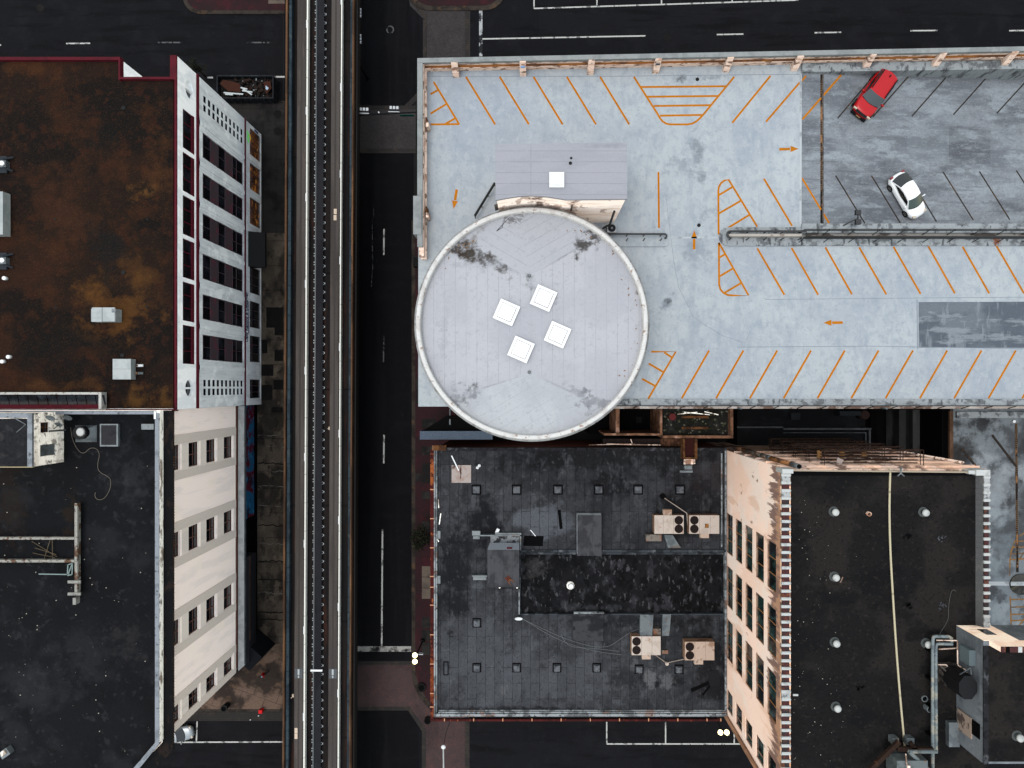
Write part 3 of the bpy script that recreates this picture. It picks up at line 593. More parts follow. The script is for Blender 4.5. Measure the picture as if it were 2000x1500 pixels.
m.build('wall', m_shw, sh)
m = MB(); m.pprism(out, SZ - .3, SZ); m.build('roof', m_shr, sh)
m = MB(); m.pbox(1073, 336, 1102, 365.5, SZ, SZ + .22); o = m.build('skylight', m_white, sh)
m = MB(); m.pbox(1078, 341, 1097, 360.5, SZ + .22, SZ + .36); m.build('dome', m_white, o)
m = MB(); m.pbox(1105, 310, 1125, 328, SZ, SZ + .012); m.build('roof_patch', m_shr, sh)
m = MB(); m.cyl(X(1114, SZ), Y(319, SZ), SZ, SZ + .1, .13, n=10); m.cyl(X(1115.5, SZ), Y(309, SZ), SZ, SZ + .05, .1, n=8); m.build('roof_drain', m_black, sh)
# louvre band on the curved south wall
m = MB()
cy0 = Y(632, 29)
m.lathe(0, cy0, [(10.45, 27.6), (10.45, 29.7)], 40, R(71), R(108)); m.build('louvre_band', M('louvre', (72, 66, 62), GV, layers=[('b', (34, 30, 28), .8, 9, .06, .9, 0, 0, 'y')]), sh)
m = MB(); x = X(1187, 28); m.tube([(x + .4, Y(421, 28) , 29.5), (x + .4, Y(428, 28), 26), (x, Y(436, 26), 24)], .1); m.build('downpipe', m_rail, sh)
ac = thing('condenser_unit', 'square grey outdoor condenser with one black fan beside the stair house', 'air conditioner', P(1193, 445, DZ))
m = MB(); m.pbox(1186, 437, 1204, 454, DZ + .15, DZ + 1.0); m.build('casing', M('condenser_casing', (176, 180, 184), GH, .5, .3), ac)
m = MB(); m.cyl(X(1195, DZ + 1), Y(445.5, DZ + 1), DZ + 1.0, DZ + 1.02, .36, n=20); o = m.build('fan', m_black, ac)
m = MB(); m.cyl(X(1195, DZ + 1), Y(445.5, DZ + 1), DZ + 1.02, DZ + 1.06, .1, n=10); m.build('hub', m_galv, o)

# ---------------------------------------------------------------- round tower
TZ = 29.0; tx, ty = X(1039, TZ), Y(632, TZ); RT = 231.5 * (H - TZ) / F
tw = thing('round_tower', 'round tower with a pale grey flat roof, white rim and four tilted skylights', 'tower', (tx, ty, 0))
m_twall = M('tower_wall', (190, 184, 178), GV, grain=.1, layers=[('n', (140, 128, 118), (.4, .4, 2), .5, .65, .6)])
m = MB(); m.lathe(tx, ty, [(RT - .35, 0), (RT - .35, TZ - .5)], 96); m.build('wall', m_twall, tw)
m_rimw = M('white_rim', (244, 242, 240), GH, .7, .05, layers=[('n', (214, 208, 204), (1.2, 1.2, 1), .5, .7, .7), ('n', (168, 126, 104), (2.0, 2.0, 1), .66, .74, .7), ('n', (110, 102, 96), (4, 4, 2), .7, .78, .6)], grain=.1)
m_rimg = M('grey_rim_edge', (186, 187, 188), GH, .7, .05, layers=[('n', (130, 128, 126), (1.2, 1.2, 1), .5, .66, .7)], grain=.1)
m = MB(); m.smooth = True
m.lathe(tx, ty, [(RT - .36, TZ - 1.1), (RT - .02, TZ - 1.0), (RT, TZ - .45), (RT - .18, TZ - .32)], 128); o = m.build('cornice', m_rimg, tw)
m = MB(); m.smooth = True; m.lathe(tx, ty, [(RT - .17, TZ - .32), (RT - .2, TZ - .05), (RT - .27, TZ), (RT - .5, TZ), (RT - .56, TZ - .06), (RT - .58, TZ - .75)], 128); m.build('rim', m_rimw, tw)
RZ = TZ - .72; RR = RT - .57
def twS(px, py): return (X(px, RZ), Y(py, RZ), 0)
stains_and_marks = [('s', (112, 112, 116), twS(962, 506), (3.6, .22), R(-30), .75, 1.6, .35, .2), ('s', (128, 128, 132), twS(1102, 500), (3.6, .14), R(31), .7, 1.6, .3, .2), ('s', (132, 132, 136), twS(962, 752), (3.8, .12), R(17), .6, 1.6, .3, .2), ('s', (104, 104, 108), twS(1104, 760), (3.6, .18), R(-25), .75, 1.6, .35, .2), ('s', (150, 151, 156), twS(930, 515), (2.6, .8), R(-8), .6, 1.0, .9, .1), ('s', (74, 66, 60), twS(905, 486), (3.0, 1.25), R(-24), 1.0, .9, 1.1, .35), ('s', (84, 82, 80), twS(955, 510), (3.0, .6), R(-30), .85, 1.2, 1.3, .2), ('s', (60, 50, 44), twS(893, 488), (1.2, .5), R(-20), .9, 1.5, 1, .4),  # starts with thin dark lines drawn along the roof creases
          ('s', (88, 86, 86), twS(1150, 472), (2.3, 1.0), R(40), 1.0, 1.1, 1.2, .3), ('s', (60, 56, 54), twS(1160, 462), (.5, .25), R(40), .9, 2, 1, .5), ('s', (84, 84, 84), twS(902, 774), (1.9, .95), R(20), 1.0, 1.1, 1.2, .3), ('s', (66, 64, 64), twS(893, 778), (.5, .3), R(60), .95, 1.5, .9, .4),
          ('s', (70, 68, 68), twS(1154, 786), (2.2, 1.1), R(-35), 1.0, 1.2, 1.3, .3), ('s', (118, 118, 122), twS(1128, 765), (2.2, .5), R(-31), .8, 1.2, 1.1, .2), ('s', (120, 120, 124), twS(1036, 552), (.5, .9), 0, .85, 1.6, 1, .2), ('s', (126, 126, 130), twS(1086, 590), (.35, .9), .2, .75, 1.5, 1, .2),  # ends with a darker patch beside one skylight
          ('s', (150, 144, 142), twS(930, 460), (1.4, .4), R(50), .8, 1.4, 1.1, .2), ('s', (110, 108, 108), twS(1003, 425), (1.3, .6), .3, .8, 2.2, 1.4, .2), ('s', (214, 216, 222), twS(1020, 560), (2.2, .7), .3, .5, 1, 1, .3), ('s', (158, 158, 164), twS(1255, 610), (.4, 2.6), .1, .6, 1, .9, .05), ('s', (120, 104, 92), twS(1247, 570), (.3, .5), 0, .9, 3, 1.2, .3), ('s', (150, 148, 150), twS(870, 640), (.5, 4), 0, .35, 1.2, 1, .1),
          ('n', (176, 177, 184), (2.5, 2.5, 1), .6, .72, .4), ('n', (130, 128, 128), (7, 7, 7), .73, .79, .6), ('n', (192, 193, 201), (.15, .12, .1), .42, .6, .6)]
m_tr = M('tower_roofing', (206, 206, 212), GH, .75, .05, layers=[('b', (160, 161, 169), .93, 40, .022, .75, 0, 0)] + stains_and_marks, grain=.04)
m_trn = M('tower_roofing_north', (200, 201, 208), GH, .75, .05, layers=[('b', (160, 161, 169), .9, 40, .022, .8, R(-60), 0)] + stains_and_marks, grain=.04)
m_trn2 = M('tower_roofing_northeast', (200, 201, 208), GH, .75, .05, layers=[('b', (160, 161, 169), .9, 40, .022, .8, R(60), 0)] + stains_and_marks, grain=.04)
m_trs = M('tower_roofing_south', (207, 210, 214), GH, .75, .05, layers=[('b', (170, 172, 178), .9, 40, .02, .6, R(60), 0)] + stains_and_marks, grain=.04)
# four falls: centre field (low along the two valleys), north and south crickets rising to the rim
dn, ds = (X(1034, RZ), Y(538, RZ)), (X(1034, RZ), Y(727, RZ))
def rimpt(a): return (tx + RR * math.cos(R(a)), ty + RR * math.sin(R(a)))
nw, ne, sw, se = 142, 52, 224, 310
def fan(center, a, b, n, zc, zr, mid=None):
    m = MB(); vs = [(center[0], center[1], zc)] + [(*rimpt(a + (b - a) * i / n), zr(i / n)) for i in range(n + 1)]
    m.add(vs, [(0, i, i + 1) if b > a else (0, i + 1, i) for i in range(1, n + 1)]); return m
zl = RZ - .10
fan(dn, 97, 142, 16, zl, lambda t: RZ + .16 - .12 * t).build('roof_cricket', m_trn, tw); fan(dn, 52, 97, 16, zl, lambda t: RZ + .04 + .12 * t).build('roof_cricket', m_trn2, tw)
fan(ds, 224, 310, 28, zl, lambda t: RZ + .04 + .14 * math.sin(math.pi * t)).build('roof_cricket', m_trs, tw)
m = MB(); vs = [(dn[0], dn[1], zl)] + [(*rimpt(142 + 82 * i / 24), RZ + .04) for i in range(25)] + [(ds[0], ds[1], zl)] + [(*rimpt(310 + 102 * i / 28), RZ + .04) for i in range(29)]
vs.append(((dn[0] + ds[0]) / 2, (dn[1] + ds[1]) / 2, RZ + .06)); c = len(vs) - 1
m.add(vs, [(c, i, (i + 1) % c) for i in range(c)]); m.build('roof', m_tr, tw)
m_glz = M('skylight_acrylic', (252, 252, 253), 2.3, .25, .5, layers=[('n', (226, 228, 232), (1.5, 1.5, 1), .5, .66, .6)])
for px, py in ((989, 609), (1062, 581), (1017.5, 682), (1089.5, 653)):
    x, y, r = X(px, TZ), Y(py, TZ), R(-23.5); s = 41.5 * (H - TZ) / F
    m = MB(); m.obox(x, y, s, s, RZ - .05, RZ + .32, r); o = m.build('skylight', m_white, tw)
    m = MB(); m.obox(x, y, s * .72, s * .72, RZ + .32, RZ + .345, r); o2 = m.build('pane_frame', M('skylight_joint', (120, 112, 108), GH) if 'skylight_joint' not in bpy.data.materials else bpy.data.materials['skylight_joint'], o)
    m = MB(); m.obox(x, y, s * .68, s * .68, RZ + .32, RZ + .42, r); m.build('pane', m_glz, o)
for p in (dn, ds):
    m = MB(); m.cyl(p[0], p[1], zl, zl + .1, .16, .12, 14); m.build('roof_drain', m_galv, tw)
m = MB(); rr = random.Random(8); m.m = 0
for i in range(46):
    a = R(rr.choice((rr.uniform(-70, 30), rr.uniform(40, 70), rr.uniform(120, 150)))); r = RR * rr.uniform(.9, .985); s = rr.uniform(.03, .1)
    x, y = tx + r * math.cos(a), ty + r * math.sin(a); m.obox(x, y, s * 2, s, RZ, RZ + .06, rr.uniform(0, 3))
o = stuff('dry_leaf_litter', m, M('dry_leaves', (150, 116, 84), GH, grain=.3))
m = MB(); pts = [twS(983, 432), twS(981, 445), twS(970, 452), twS(1000, 420), twS(1012, 428), twS(1018, 436), twS(1010, 430)]
m.tube([(a, b, RZ + .12) for a, b, _ in pts[:3]] , .02); m.tube([(a, b, RZ + .13) for a, b, _ in pts[2:]], .02)
tag(m.build('loose_wire', m_rail), 'thin dark wire tangled near the north rim of the round tower roof', 'wire')
# ---------------------------------------------------------------- white office block
WZ = 21.6; XF = -34.0
wb = thing('white_office_building', 'white office block with burgundy trim and a rusty brown gravel roof', 'office building', (X(150, WZ), Y(455, WZ), 0))
def wS(px, py, z=21.2): return (X(px, z), Y(py, z), 0)
m_grav = M('rusty_gravel', (37, 27, 23), GH, .95, .05, layers=[
    ('n', (56, 35, 26), (.12, .1, .1), .40, .72, .9), ('n', (24, 21, 21), (.1, .14, .1), .5, .66, .9), ('n', (74, 44, 27), (.3, .3, .3), .56, .76, .45), ('n', (62, 36, 26), (1.1, 1.0, 1), .54, .72, .5),
    ('s', (112, 73, 35), wS(195, 575), (2.6, 2.6), 0, .8, .6, .8, .0), ('s', (104, 68, 34), wS(235, 610), (4.0, 3.0), .4, .75, .4, 1.2, .1), ('s', (88, 58, 32), wS(270, 560), (3.5, 4.5), 0, .5, .4, 1.2, .1),
    ('s', (100, 68, 36), wS(300, 785), (3.5, 1.6), 0, .8, .5, 1.2, .1), ('s', (90, 58, 34), wS(120, 752), (8, 1.0), 0, .7, .4, 1.0, .1), ('s', (112, 76, 40), wS(285, 370), (1.6, 1.6), 0, .7, .6, 1.2, .1), ('s', (86, 54, 32), wS(310, 300), (2.0, 6), 0, .5, .4, 1.2, .1),
    ('s', (84, 50, 30), wS(70, 130), (4, 1.5), 0, .6, .5, 1.2, .1), ('s', (74, 46, 32), wS(120, 400), (4, 5), 0, .5, .4, 1.2, .1),
    ('s', (28, 27, 28), wS(210, 480), (2.4, 3.6), .1, .85, .5, 1.1, .2), ('s', (24, 23, 24), wS(195, 255), (2.6, 1.6), 0, .8, .6, 1.2, .2), ('s', (26, 25, 26), wS(212, 545), (.9, 1.6), 0, .85, .8, .8, .05), ('s', (22, 20, 20), wS(285, 368), (.9, .6), 0, .85, 2, 1.4, .3), ('s', (26, 24, 24), wS(120, 690), (6, 2.4), 0, .7, .4, 1.1, .2),
    ('n', (150, 112, 76), (12, 12, 12), .66, .76, .4), ('n', (14, 12, 12), (10, 10, 10), .62, .74, .5)], grain=.4, gs=9, bump=.4, bs=12)
poly = [(-420, 112), (233, 111.5), (233, 152), (335, 152), (343, 152), (343, 800), (-420, 800)]
XW0, YS, YN = X(-420, WZ), Y(800, WZ), Y(108, WZ)
m = MB()
m.prism([(XW0, YS), (XF - .36, YS), (XF - .36, Y(154, WZ)), (X(232, WZ), Y(154, WZ)), (X(232, WZ), Y(113, WZ)), (XW0, Y(113, WZ))], 0, 21.1)
m_wwall = M('white_painted_wall', (222, 224, 225), GV, .8, .05, layers=[('n', (196, 199, 202), (.6, .6, .25), .46, .64, .7), ('n', (180, 182, 184), (1.2, 1.2, .35), .6, .78, .3)], grain=.05)
m_wwall2 = M('weathered_white_wall', (184, 187, 189), GV, .8, .05, layers=[('n', (170, 174, 177), (1.4, 1.4, .2), .44, .64, .8), ('n', (146, 147, 148), (2.2, 2.2, .4), .58, .76, .45), ('n', (214, 216, 216), (.5, .5, .5), .55, .7, .5)], grain=.07)
m.build('wall', m_wwall, wb)
m = MB(); m.prism([(XW0, YS + .1), (XF - .37, YS + .1), (XF - .37, Y(154.5, WZ)), (X(231.5, WZ), Y(154.5, WZ)), (X(231.5, WZ), Y(114, WZ)), (XW0, Y(114, WZ))], 21.1, 21.2); m.build('roof', m_grav, wb)
# burgundy parapet coping (boxes butt end to end)
m = MB()
m.box(XW0, X(231, WZ), Y(117, WZ), Y(111, WZ), 21.0, WZ); m.box(X(231, WZ), X(234.5, WZ), Y(155.5, WZ), Y(111, WZ), 21.0, WZ + .003)
m.box(X(234.5, WZ), X(332, WZ), Y(154.5, WZ), Y(150, WZ), 21.0, WZ); m.box(X(332, WZ), X(344.8, WZ), Y(154.5, WZ), Y(107.5, WZ), 21.43, WZ + .003)
m.box(X(340.5, WZ), X(344.8, WZ), Y(800, WZ), Y(154.5, WZ), 21.43, WZ); m.box(X(340.5, WZ), XF - .36, Y(800, WZ), Y(154.5, WZ), 21.0, 21.42); m.build('coping', m_burg, wb)
m = MB(); m.box(X(205, WZ), X(340.4, WZ), Y(803, WZ), Y(799, WZ), 20.8, 21.45); m.build('south_coping', m_burg, wb)
m = MB(); m.box(X(332.5, WZ), X(340, WZ), Y(152, WZ), Y(108, WZ), 0, 21.42); m.build('fin_wall', m_wwall, wb)
# east facade, in three storeys of openings
yA, yB = YN + .02, YS
bays = [(23.38 - 4.21 * k, 27.17 - 4.21 * k) for k in range(6)]
top_ops = [(a, b, 17.95, 20.3) for a, b in bays]
cir = [(28.6, 30.4, 18.05, 19.85), (-.95, .85, 18.05, 19.85)]
m = MB(); facade(m, 'x', XF, 1, yB, yA, 17.55, 21.42, top_ops + cir, .35)
def circle_plate(mb, ax, f, ns, a, z, r, half, dp, n=32):
    pt = lambda u, w, d: (f - ns * d, u, w) if ax == 'x' else (u, f - ns * d, w)
    for i in range(n):
        t0, t1 = 2 * math.pi * i / n, 2 * math.pi * (i + 1) / n
        def sq(t):
            c, s = math.cos(t), math.sin(t); k = half / max(abs(c), abs(s)); return a + c * k, z + s * k
        p0, p1 = sq(t0), sq(t1); q0 = (a + r * math.cos(t0), z + r * math.sin(t0)); q1 = (a + r * math.cos(t1), z + r * math.sin(t1))
        mb.quad(pt(*p0, 0), pt(*p1, 0), pt(*q1, 0), pt(*q0, 0)); mb.quad(pt(*q0, 0), pt(*q1, 0), pt(*q1, dp), pt(*q0, dp))
for a0, a1, z0, z1 in cir:
    circle_plate(m, 'x', XF, 1, (a0 + a1) / 2, (z0 + z1) / 2, .85, .9, .34); m.box(XF - .3, XF + .002, (a0 + a1) / 2 - .09, (a0 + a1) / 2 + .09, z0 + .05, z1 - .05)
m.build('upper_wall', m_wwall, wb)
for o in top_ops:
    w = window(wb, 'x', XF, 1, o, .13, m_glass, m_burgw, va=(1 / 3, 2 / 3), w=.07)
    q = MB(); q.box(XF - .30, XF + .02, o[0] + .01, o[1] - .01, 17.96, 18.45); q.build('sill', m_burgw, w)
for o in cir: window(wb, 'x', XF, 1, o, .34, m_glass, name='round_window')
m = MB(); m.box(XF - .3, XF + .16, yB, yA, 17.2, 17.55); m.build('string_course', m_burgw, wb)
m = MB(); m.box(XF - .3, XF + .10, yB, yA, 5.15, 5.42); m.build('string_course', m_burgw, wb)
mid = [(23.72 - 4.165 * k, 26.3 - 4.165 * k) for k in range(6)]
mid_ops = [(a, b, 5.8, 16.1) for a, b in mid]
grid = []
for yc in (29.4, 0.0):
    for k in range(10):
        for s in (-1, 1):
            c = yc + s * .46; z = 15.95 - 1.05 * k; grid.append((c - .35, c + .35, z - .62, z))
m = MB(); facade(m, 'x', XF, 1, yB, yA, 5.42, 17.2, mid_ops + grid, .35); m.build('middle_wall', m_wwall2, wb)
# stepped pilasters between the bays
m = MB(); c_prev = None
for k in range(7):
    yc = (26.3 - 4.165 * k) + .79
    for w, d in ((.78, .05), (.52, .10), (.22, .16)): m.box(XF + (.0 if w > .6 else .002), XF + d, yc - w, yc + w, 5.9 + (.15 if w > .6 else 0 if w > .4 else -.2), 16.9)
m.build('pilasters', m_wwall2, wb)
for o in mid_ops:
    a, b, z0, z1 = o
    for zz0, zz1, vz in ((14.2, 16.0, ()), (10.6, 12.4, ()), (5.9, 8.7, (.6,))):
        window(wb, 'x', XF, 1, (a + .05, b - .05, zz0, zz1), .10, m_glass, m_spand, va=(.5,), vz=vz, w=.05)
    for zz0, zz1 in ((12.4, 14.2), (8.7, 10.6), (5.8, 5.9), (16.0, 16.1)):
        q = MB(); q.box(XF - .349, XF - .09, a + .003, b - .003, zz0 + .003, zz1 - .003); q.build('spandrel', m_spand, wb)
for o in grid: window(wb, 'x', XF, 1, o, .07, m_glass, name='small_window')
# street level
shop = [(28.1 - 4.165 * k, 31.3 - 4.165 * k, .45, 3.75) for k in range(7)] + [(-1.3, 1.0, .45, 3.75)] 
shop = [s for i, s in enumerate(shop)]
m = MB(); facade(m, 'x', XF, 1, yB, yA, 0.0, 5.15, shop, .35); m.build('ground_wall', m_wwall2, wb)
m_lit = M('lit_shop_window', (84, 50, 24), GV, .2, .5, layers=[('n', (40, 26, 18), (1.2, 1.2, .7), .42, .6, .95), ('n', (170, 108, 46), (.8, .8, 1.1), .6, .74, .7)], emit=.05)
for k, o in enumerate(shop): window(wb, 'x', XF, 1, o, .15, m_lit if k < 3 else m_glass, m_spand, va=(.33, .66), vz=(.75,), w=.07, name='shop_window')
m = MB(); m.add([(XF, 14.5, 4.3), (XF, 18.7, 4.3), (XF + 1.75, 18.7, 3.5), (XF + 1.75, 14.5, 3.5), (XF, 14.5, 2.9), (XF, 18.7, 2.9), (XF + 1.75, 18.7, 3.1), (XF + 1.75, 14.5, 3.1)], [(3, 2, 1, 0), (4, 5, 6, 7), (0, 1, 5, 4), (1, 2, 6, 5), (2, 3, 7, 6), (3, 0, 4, 7)])
m.build('awning', m_black, wb)
def text(body, h, w, par, mat, loc, rot, name='lettering'):
    cu = bpy.data.curves.new('t', 'FONT'); cu.body = body; cu.size = 1.0; cu.extrude = .012; cu.offset = .022
    t = bpy.data.objects.new('t', cu); me = bpy.data.meshes.new_from_object(t); bpy.data.objects.remove(t); bpy.data.curves.remove(cu)
    xs = [v.co.x for v in me.vertices]; k = w / (max(xs) - min(xs))
    me.transform(Matrix.Diagonal((k, h, 1, 1)) @ Matrix.Translation((-min(xs), 0, 0)))
    me.materials.clear(); me.materials.append(mat); me.name = name
    o = bpy.data.objects.new(name, me); C.objects.link(o); o.parent = par
    o.location = Vector(loc) - Vector(ORG[par]); o.rotation_euler = rot; ORG[o] = loc; return o
m_ink = M('navy_lettering', (24, 34, 66), GV, .5)
# the lettering faces the street and reads along the fascia (upright letters, read from the street)
text('Daily Record & Observer', .95, 5.9, wb, m_ink, (XF + .014, 5.45, 4.42), (R(90), 0, R(90)))
text('JaxDailyRecord.com', .42, 3.8, wb, m_ink, (XF + .014, 6.5, 4.05), (R(90), 0, R(90)))
m = MB()
m.tube([(XF + .12, 30.5, 4.8), (XF + .12, 29.9, 4.3)], .045); m.tube([(XF + .14, 29.8, 4.85), (XF + .14, 29.3, 4.35)], .045)
m.m = 1; m.tube([(XF + .2, 30.3, 4.3), (XF + .2, 29.7, 3.95)], .045)
m.build('neon_sign', [M('green_neon', (50, 190, 40), GV, .4, emit=.15), M('amber_neon', (190, 150, 30), GV, .4, emit=.05)], wb)
m = MB(); m.box(XF + .001, XF + .05, 31.35, 31.6, 1.2, 2.4); m.build('blue_notice', M('blue_notice_paint', (52, 62, 98), GV), wb)
# glazed lean-to along the southern edge of the roof
m = MB(); m.box(XW0, X(200, 21.6), Y(799, 21.6), Y(771, 21.6), 21.2, 21.5); o = m.build('glazed_monitor', m_burg, wb)
m_sky = M('sooty_glass', (42, 47, 54), GH, .2, .5, layers=[('n', (24, 26, 30), (.6, .6, .6), .45, .6, .9), ('n', (66, 74, 82), (1.2, 1.2, 1), .6, .75, .6)])
for k in range(-6, 10):
    x0, x1 = X(14.5 + 19 * k, 21.9), X(32 + 19 * k, 21.9); x0b, x1b = X(2.5 + 19 * k + 8, 21.9), X(20 + 19 * k + 8, 21.9)
    q = MB(); q.quad((x0, Y(790, 21.8), 21.55), (x1, Y(790, 21.8), 21.55), (x1b + .3, Y(771.5, 21.8), 22.0), (x0b + .3, Y(771.5, 21.8), 22.0)); q.build('pane', m_sky, o)
m = MB(); m.box(XW0, X(203.5, WZ), Y(770.5, WZ), Y(766, WZ), 21.2, 22.05); m.box(X(198, WZ), X(203.5, WZ), Y(799, WZ), Y(770.5, WZ), 21.2, 22.05); m.build('white_kerb', M('peeling_white', (222, 220, 214), GH, layers=[('n', (130, 110, 92), (2, 2, 1), .6, .7, .7)], grain=.1), o)
# things on that roof
m_box = M('pale_sheet_metal', (186, 192, 192), GH, .5, .35, layers=[('n', (160, 168, 170), (.8, .8, .8), .45, .65, .7)], grain=.05)
t = thing('rooftop_unit', 'long low pale metal rooftop unit on the brown gravel, farther from the square one', 'air unit', P(203, 615, 21.2))
m = MB(); m.pbox(178, 603, 226, 628, 21.2, 22.2); m.build('casing', m_box, t)
m = MB(); m.pbox(179.5, 600.5, 199, 628.5, 22.2, 22.32); m.pbox(200, 600.5, 224, 628, 22.2, 22.3); m.build('cover', m_box, t)
m = MB(); m.pbox(218, 603, 226, 610, 22.3, 22.34); m.build('grille', m_galv, t)
t = thing('roof_hatch', 'square pale metal box with a centre seam on the brown gravel roof', 'roof hatch', P(238, 721, 21.2))
m = MB(); m.pbox(220, 701, 256, 741, 21.2, 22.0); m.build('curb', m_box, t)
m = MB(); m.pbox(220.5, 701.5, 255.5, 720.4, 22.0, 22.06); m.pbox(220.5, 721, 255.5, 740.5, 22.0, 22.05); m.build('lid', m_box, t)
for py, l, c in ((714, 'small white pipe valve lying by the square roof box', m_white), (729, 'small grey pipe valve lying south of the white one by the square roof box', m_galv)):
    t = thing('pipe_valve', l, 'valve', P(273, py, 21.2), 'valves by the roof box')
    m = MB(); x, y = X(273, 21.4), Y(py, 21.4); m.tube([(x - .3, y, 21.4), (x + .32, y, 21.4)], .13, 8); m.build('body', c, t)
    m = MB(); m.cyl(x - .2, y, 21.4, 21.65, .1, n=8); m.build('handle', m_rust, t)
for i, (py, l) in enumerate(((318, 'dark open-box exhaust fan at the roof edge, north of the long white duct'), (508, 'dark open-box exhaust fan at the roof edge, south of the long white duct'))):
    t = thing('exhaust_fan', l, 'exhaust fan', P(2, py, 21.2), 'exhaust fans on the gravel roof')
    m = MB(); x, y = X(0, 22), Y(py, 22); m.box(x - 1.2, x + .35, y - .32, y + .32, 21.2, 21.75); m.build('housing', m_galv, t)
    m = MB(); m.box(x - .9, x + .25, y + .32, y + .8, 21.3, 21.5); m.box(x - .9, x + .25, y - .8, y - .32, 21.3, 21.5); m.beam((x + .2, y + .4, 21.9), (x + .8, y + .7, 21.4), .18, .1); m.beam((x + .2, y - .4, 21.9), (x + .75, y - .6, 21.4), .18, .1); m.build('bracket', M('dark_metal', (52, 58, 64), GH, .6), t)
    m = MB(); m.cyl(x + .1, y, 21.75, 21.95, .22, n=12); m.build('motor', m_white, t)
t = tag(MB().pbox(-60, 374, 5.5, 458, 21.2, 22.2).build('roof_duct', m_box), 'long white duct cut by the picture edge on the brown gravel roof', 'duct')
for px, py, l in ((7, 543, 'white pipe stub beside the southern exhaust fan'), (3, 706, 'white pipe stub at the edge of the brown roof, farthest south'), (15, 697, 'tiny white pipe stub at the end of a curled wire on the brown roof')):
    tag(MB().cyl(X(px, 21.6), Y(py, 21.6), 21.2, 21.6, .18, n=10).build('pipe_stub', m_white), l, 'pipe', 'pipe stubs on the brown roof')
for i, (px, py) in enumerate(((240, 210), (240, 532), (238, 694), (107, 428), (287, 428), (286, 599), (108, 600))):
    m = MB(); m.cyl(X(px, 21.3), Y(py, 21.3), 21.2, 21.26, .2 if i < 3 else .1, n=12); m.build('roof_drain', m_black, wb)

# ---------------------------------------------------------------- cream building
CB = 22.4; XC = -34.5; YC0, YC1 = -2.15, -33.2
cb = thing('cream_building', 'cream stucco block with taupe window bands and a black roof behind a white parapet', 'building', (X(160, CB), Y(1130, CB), 0))
cS = lambda px, py: (X(px, CB), Y(py, CB), 0)
m_cwall = M('cream_stucco', (224, 206, 199), GV, .85, .05, layers=[('n', (206, 194, 188), (1.1, 1.1, .15), .45, .65, .7), ('n', (228, 208, 194), (.3, .3, .3), .5, .7, .5)], grain=.06, gs=8)
m_cband = M('taupe_band', (190, 180, 172), GV, .85, .05, layers=[('n', (176, 167, 161), (.9, .9, .05), .45, .65, .7), ('b', (170, 162, 156), 60, .22, .02, .4, 0, 0, 'x')], grain=.08, gs=8)
m_cband2 = M('taupe_band_edge', (176, 166, 158), GV, .85, .05, grain=.08, gs=8)
m_tar = M('black_roofing', (25, 26, 29), GH, .9, .05, layers=[('n', (42, 42, 46), (.14, .14, .1), .5, .68, .7), ('n', (22, 22, 25), (.25, .2, .1), .5, .66, .8), ('n', (54, 53, 56), (1.4, 1.4, 1), .62, .76, .5), ('s', (58, 58, 62), cS(255, 935), (2.5, 4.0), 0, .45, .7, 1.2, .1), ('s', (54, 52, 54), cS(250, 1255), (2.6, 1.8), 0, .5, .7, 1.3, .1), ('s', (46, 36, 28), cS(135, 1010), (.8, 2.4), 0, .7, 1, 1.2, .2), ('s', (44, 34, 28), cS(20, 980), (2, 5), 0, .5, .6, 1.2, .2), ('s', (52, 52, 56), cS(80, 1350), (6, 2.4), .3, .4, .5, 1.2, .2), ('s', (17, 17, 19), cS(272, 862), (1.2, .9), 0, .9, 1.2, .8, .4)], grain=.25, gs=7)
strips = [(-6.77, 2.45, 2.2), (-15.2, 2.45, 2.2), (-23.7, 2.45, 2.2), (-31.5, 1.8, 1.65)]
wz = [(20.0, 22.2), (16.0, 18.15), (12.05, 14.25), (7.65, 9.95)]
ops = [(yc - w / 2, yc + w / 2, z0, z1) for yc, w, b in strips for z0, z1 in wz]
m = MB(); facade(m, 'x', XC, 1, YC1, YC0, 6.7, 22.95, ops, .2)
m.build('wall', m_cwall, cb)
m = MB(); m.prism([(X(-420, 20), YC0), (XC - .3, YC0), (XC - .3, YC1), (XC - 3.2, YC1 - 3.0), (X(-420, 20), YC1 - 3.0)], 0, CB - .1); m.build('core_wall', m_cwall, cb)
m = MB(); mo = MB()
for yc, w, b in strips:
    bops = [(yc - w / 2, yc + w / 2, z0, z1) for z0, z1 in wz]
    facade(m, 'x', XC + .035, 1, yc - b, yc + b, 6.7, 22.95, bops, .034, rim=True)
    mo.box(XC + .036, XC + .06, yc + b - .9, yc + b - .02, 6.7, 22.95); mo.box(XC + .036, XC + .06, yc - b + .02, yc - b + .8, 6.7, 22.95)
m.build('window_band', m_cband, cb); mo.build('band_edge', m_cband2, cb)
m_cfr = M('brown_window_frame', (74, 52, 46), GV)
for o in ops:
    w = window(cb, 'x', XC, 1, o, .19, m_glass, m_cfr, va=(.5,), vz=(.45,), w=.09)
    q = MB(); q.box(XC - .19, XC + .09, o[0] - .04, o[1] + .04, o[2] - .36, o[2] - .004); q.build('sill', m_cwall, w)
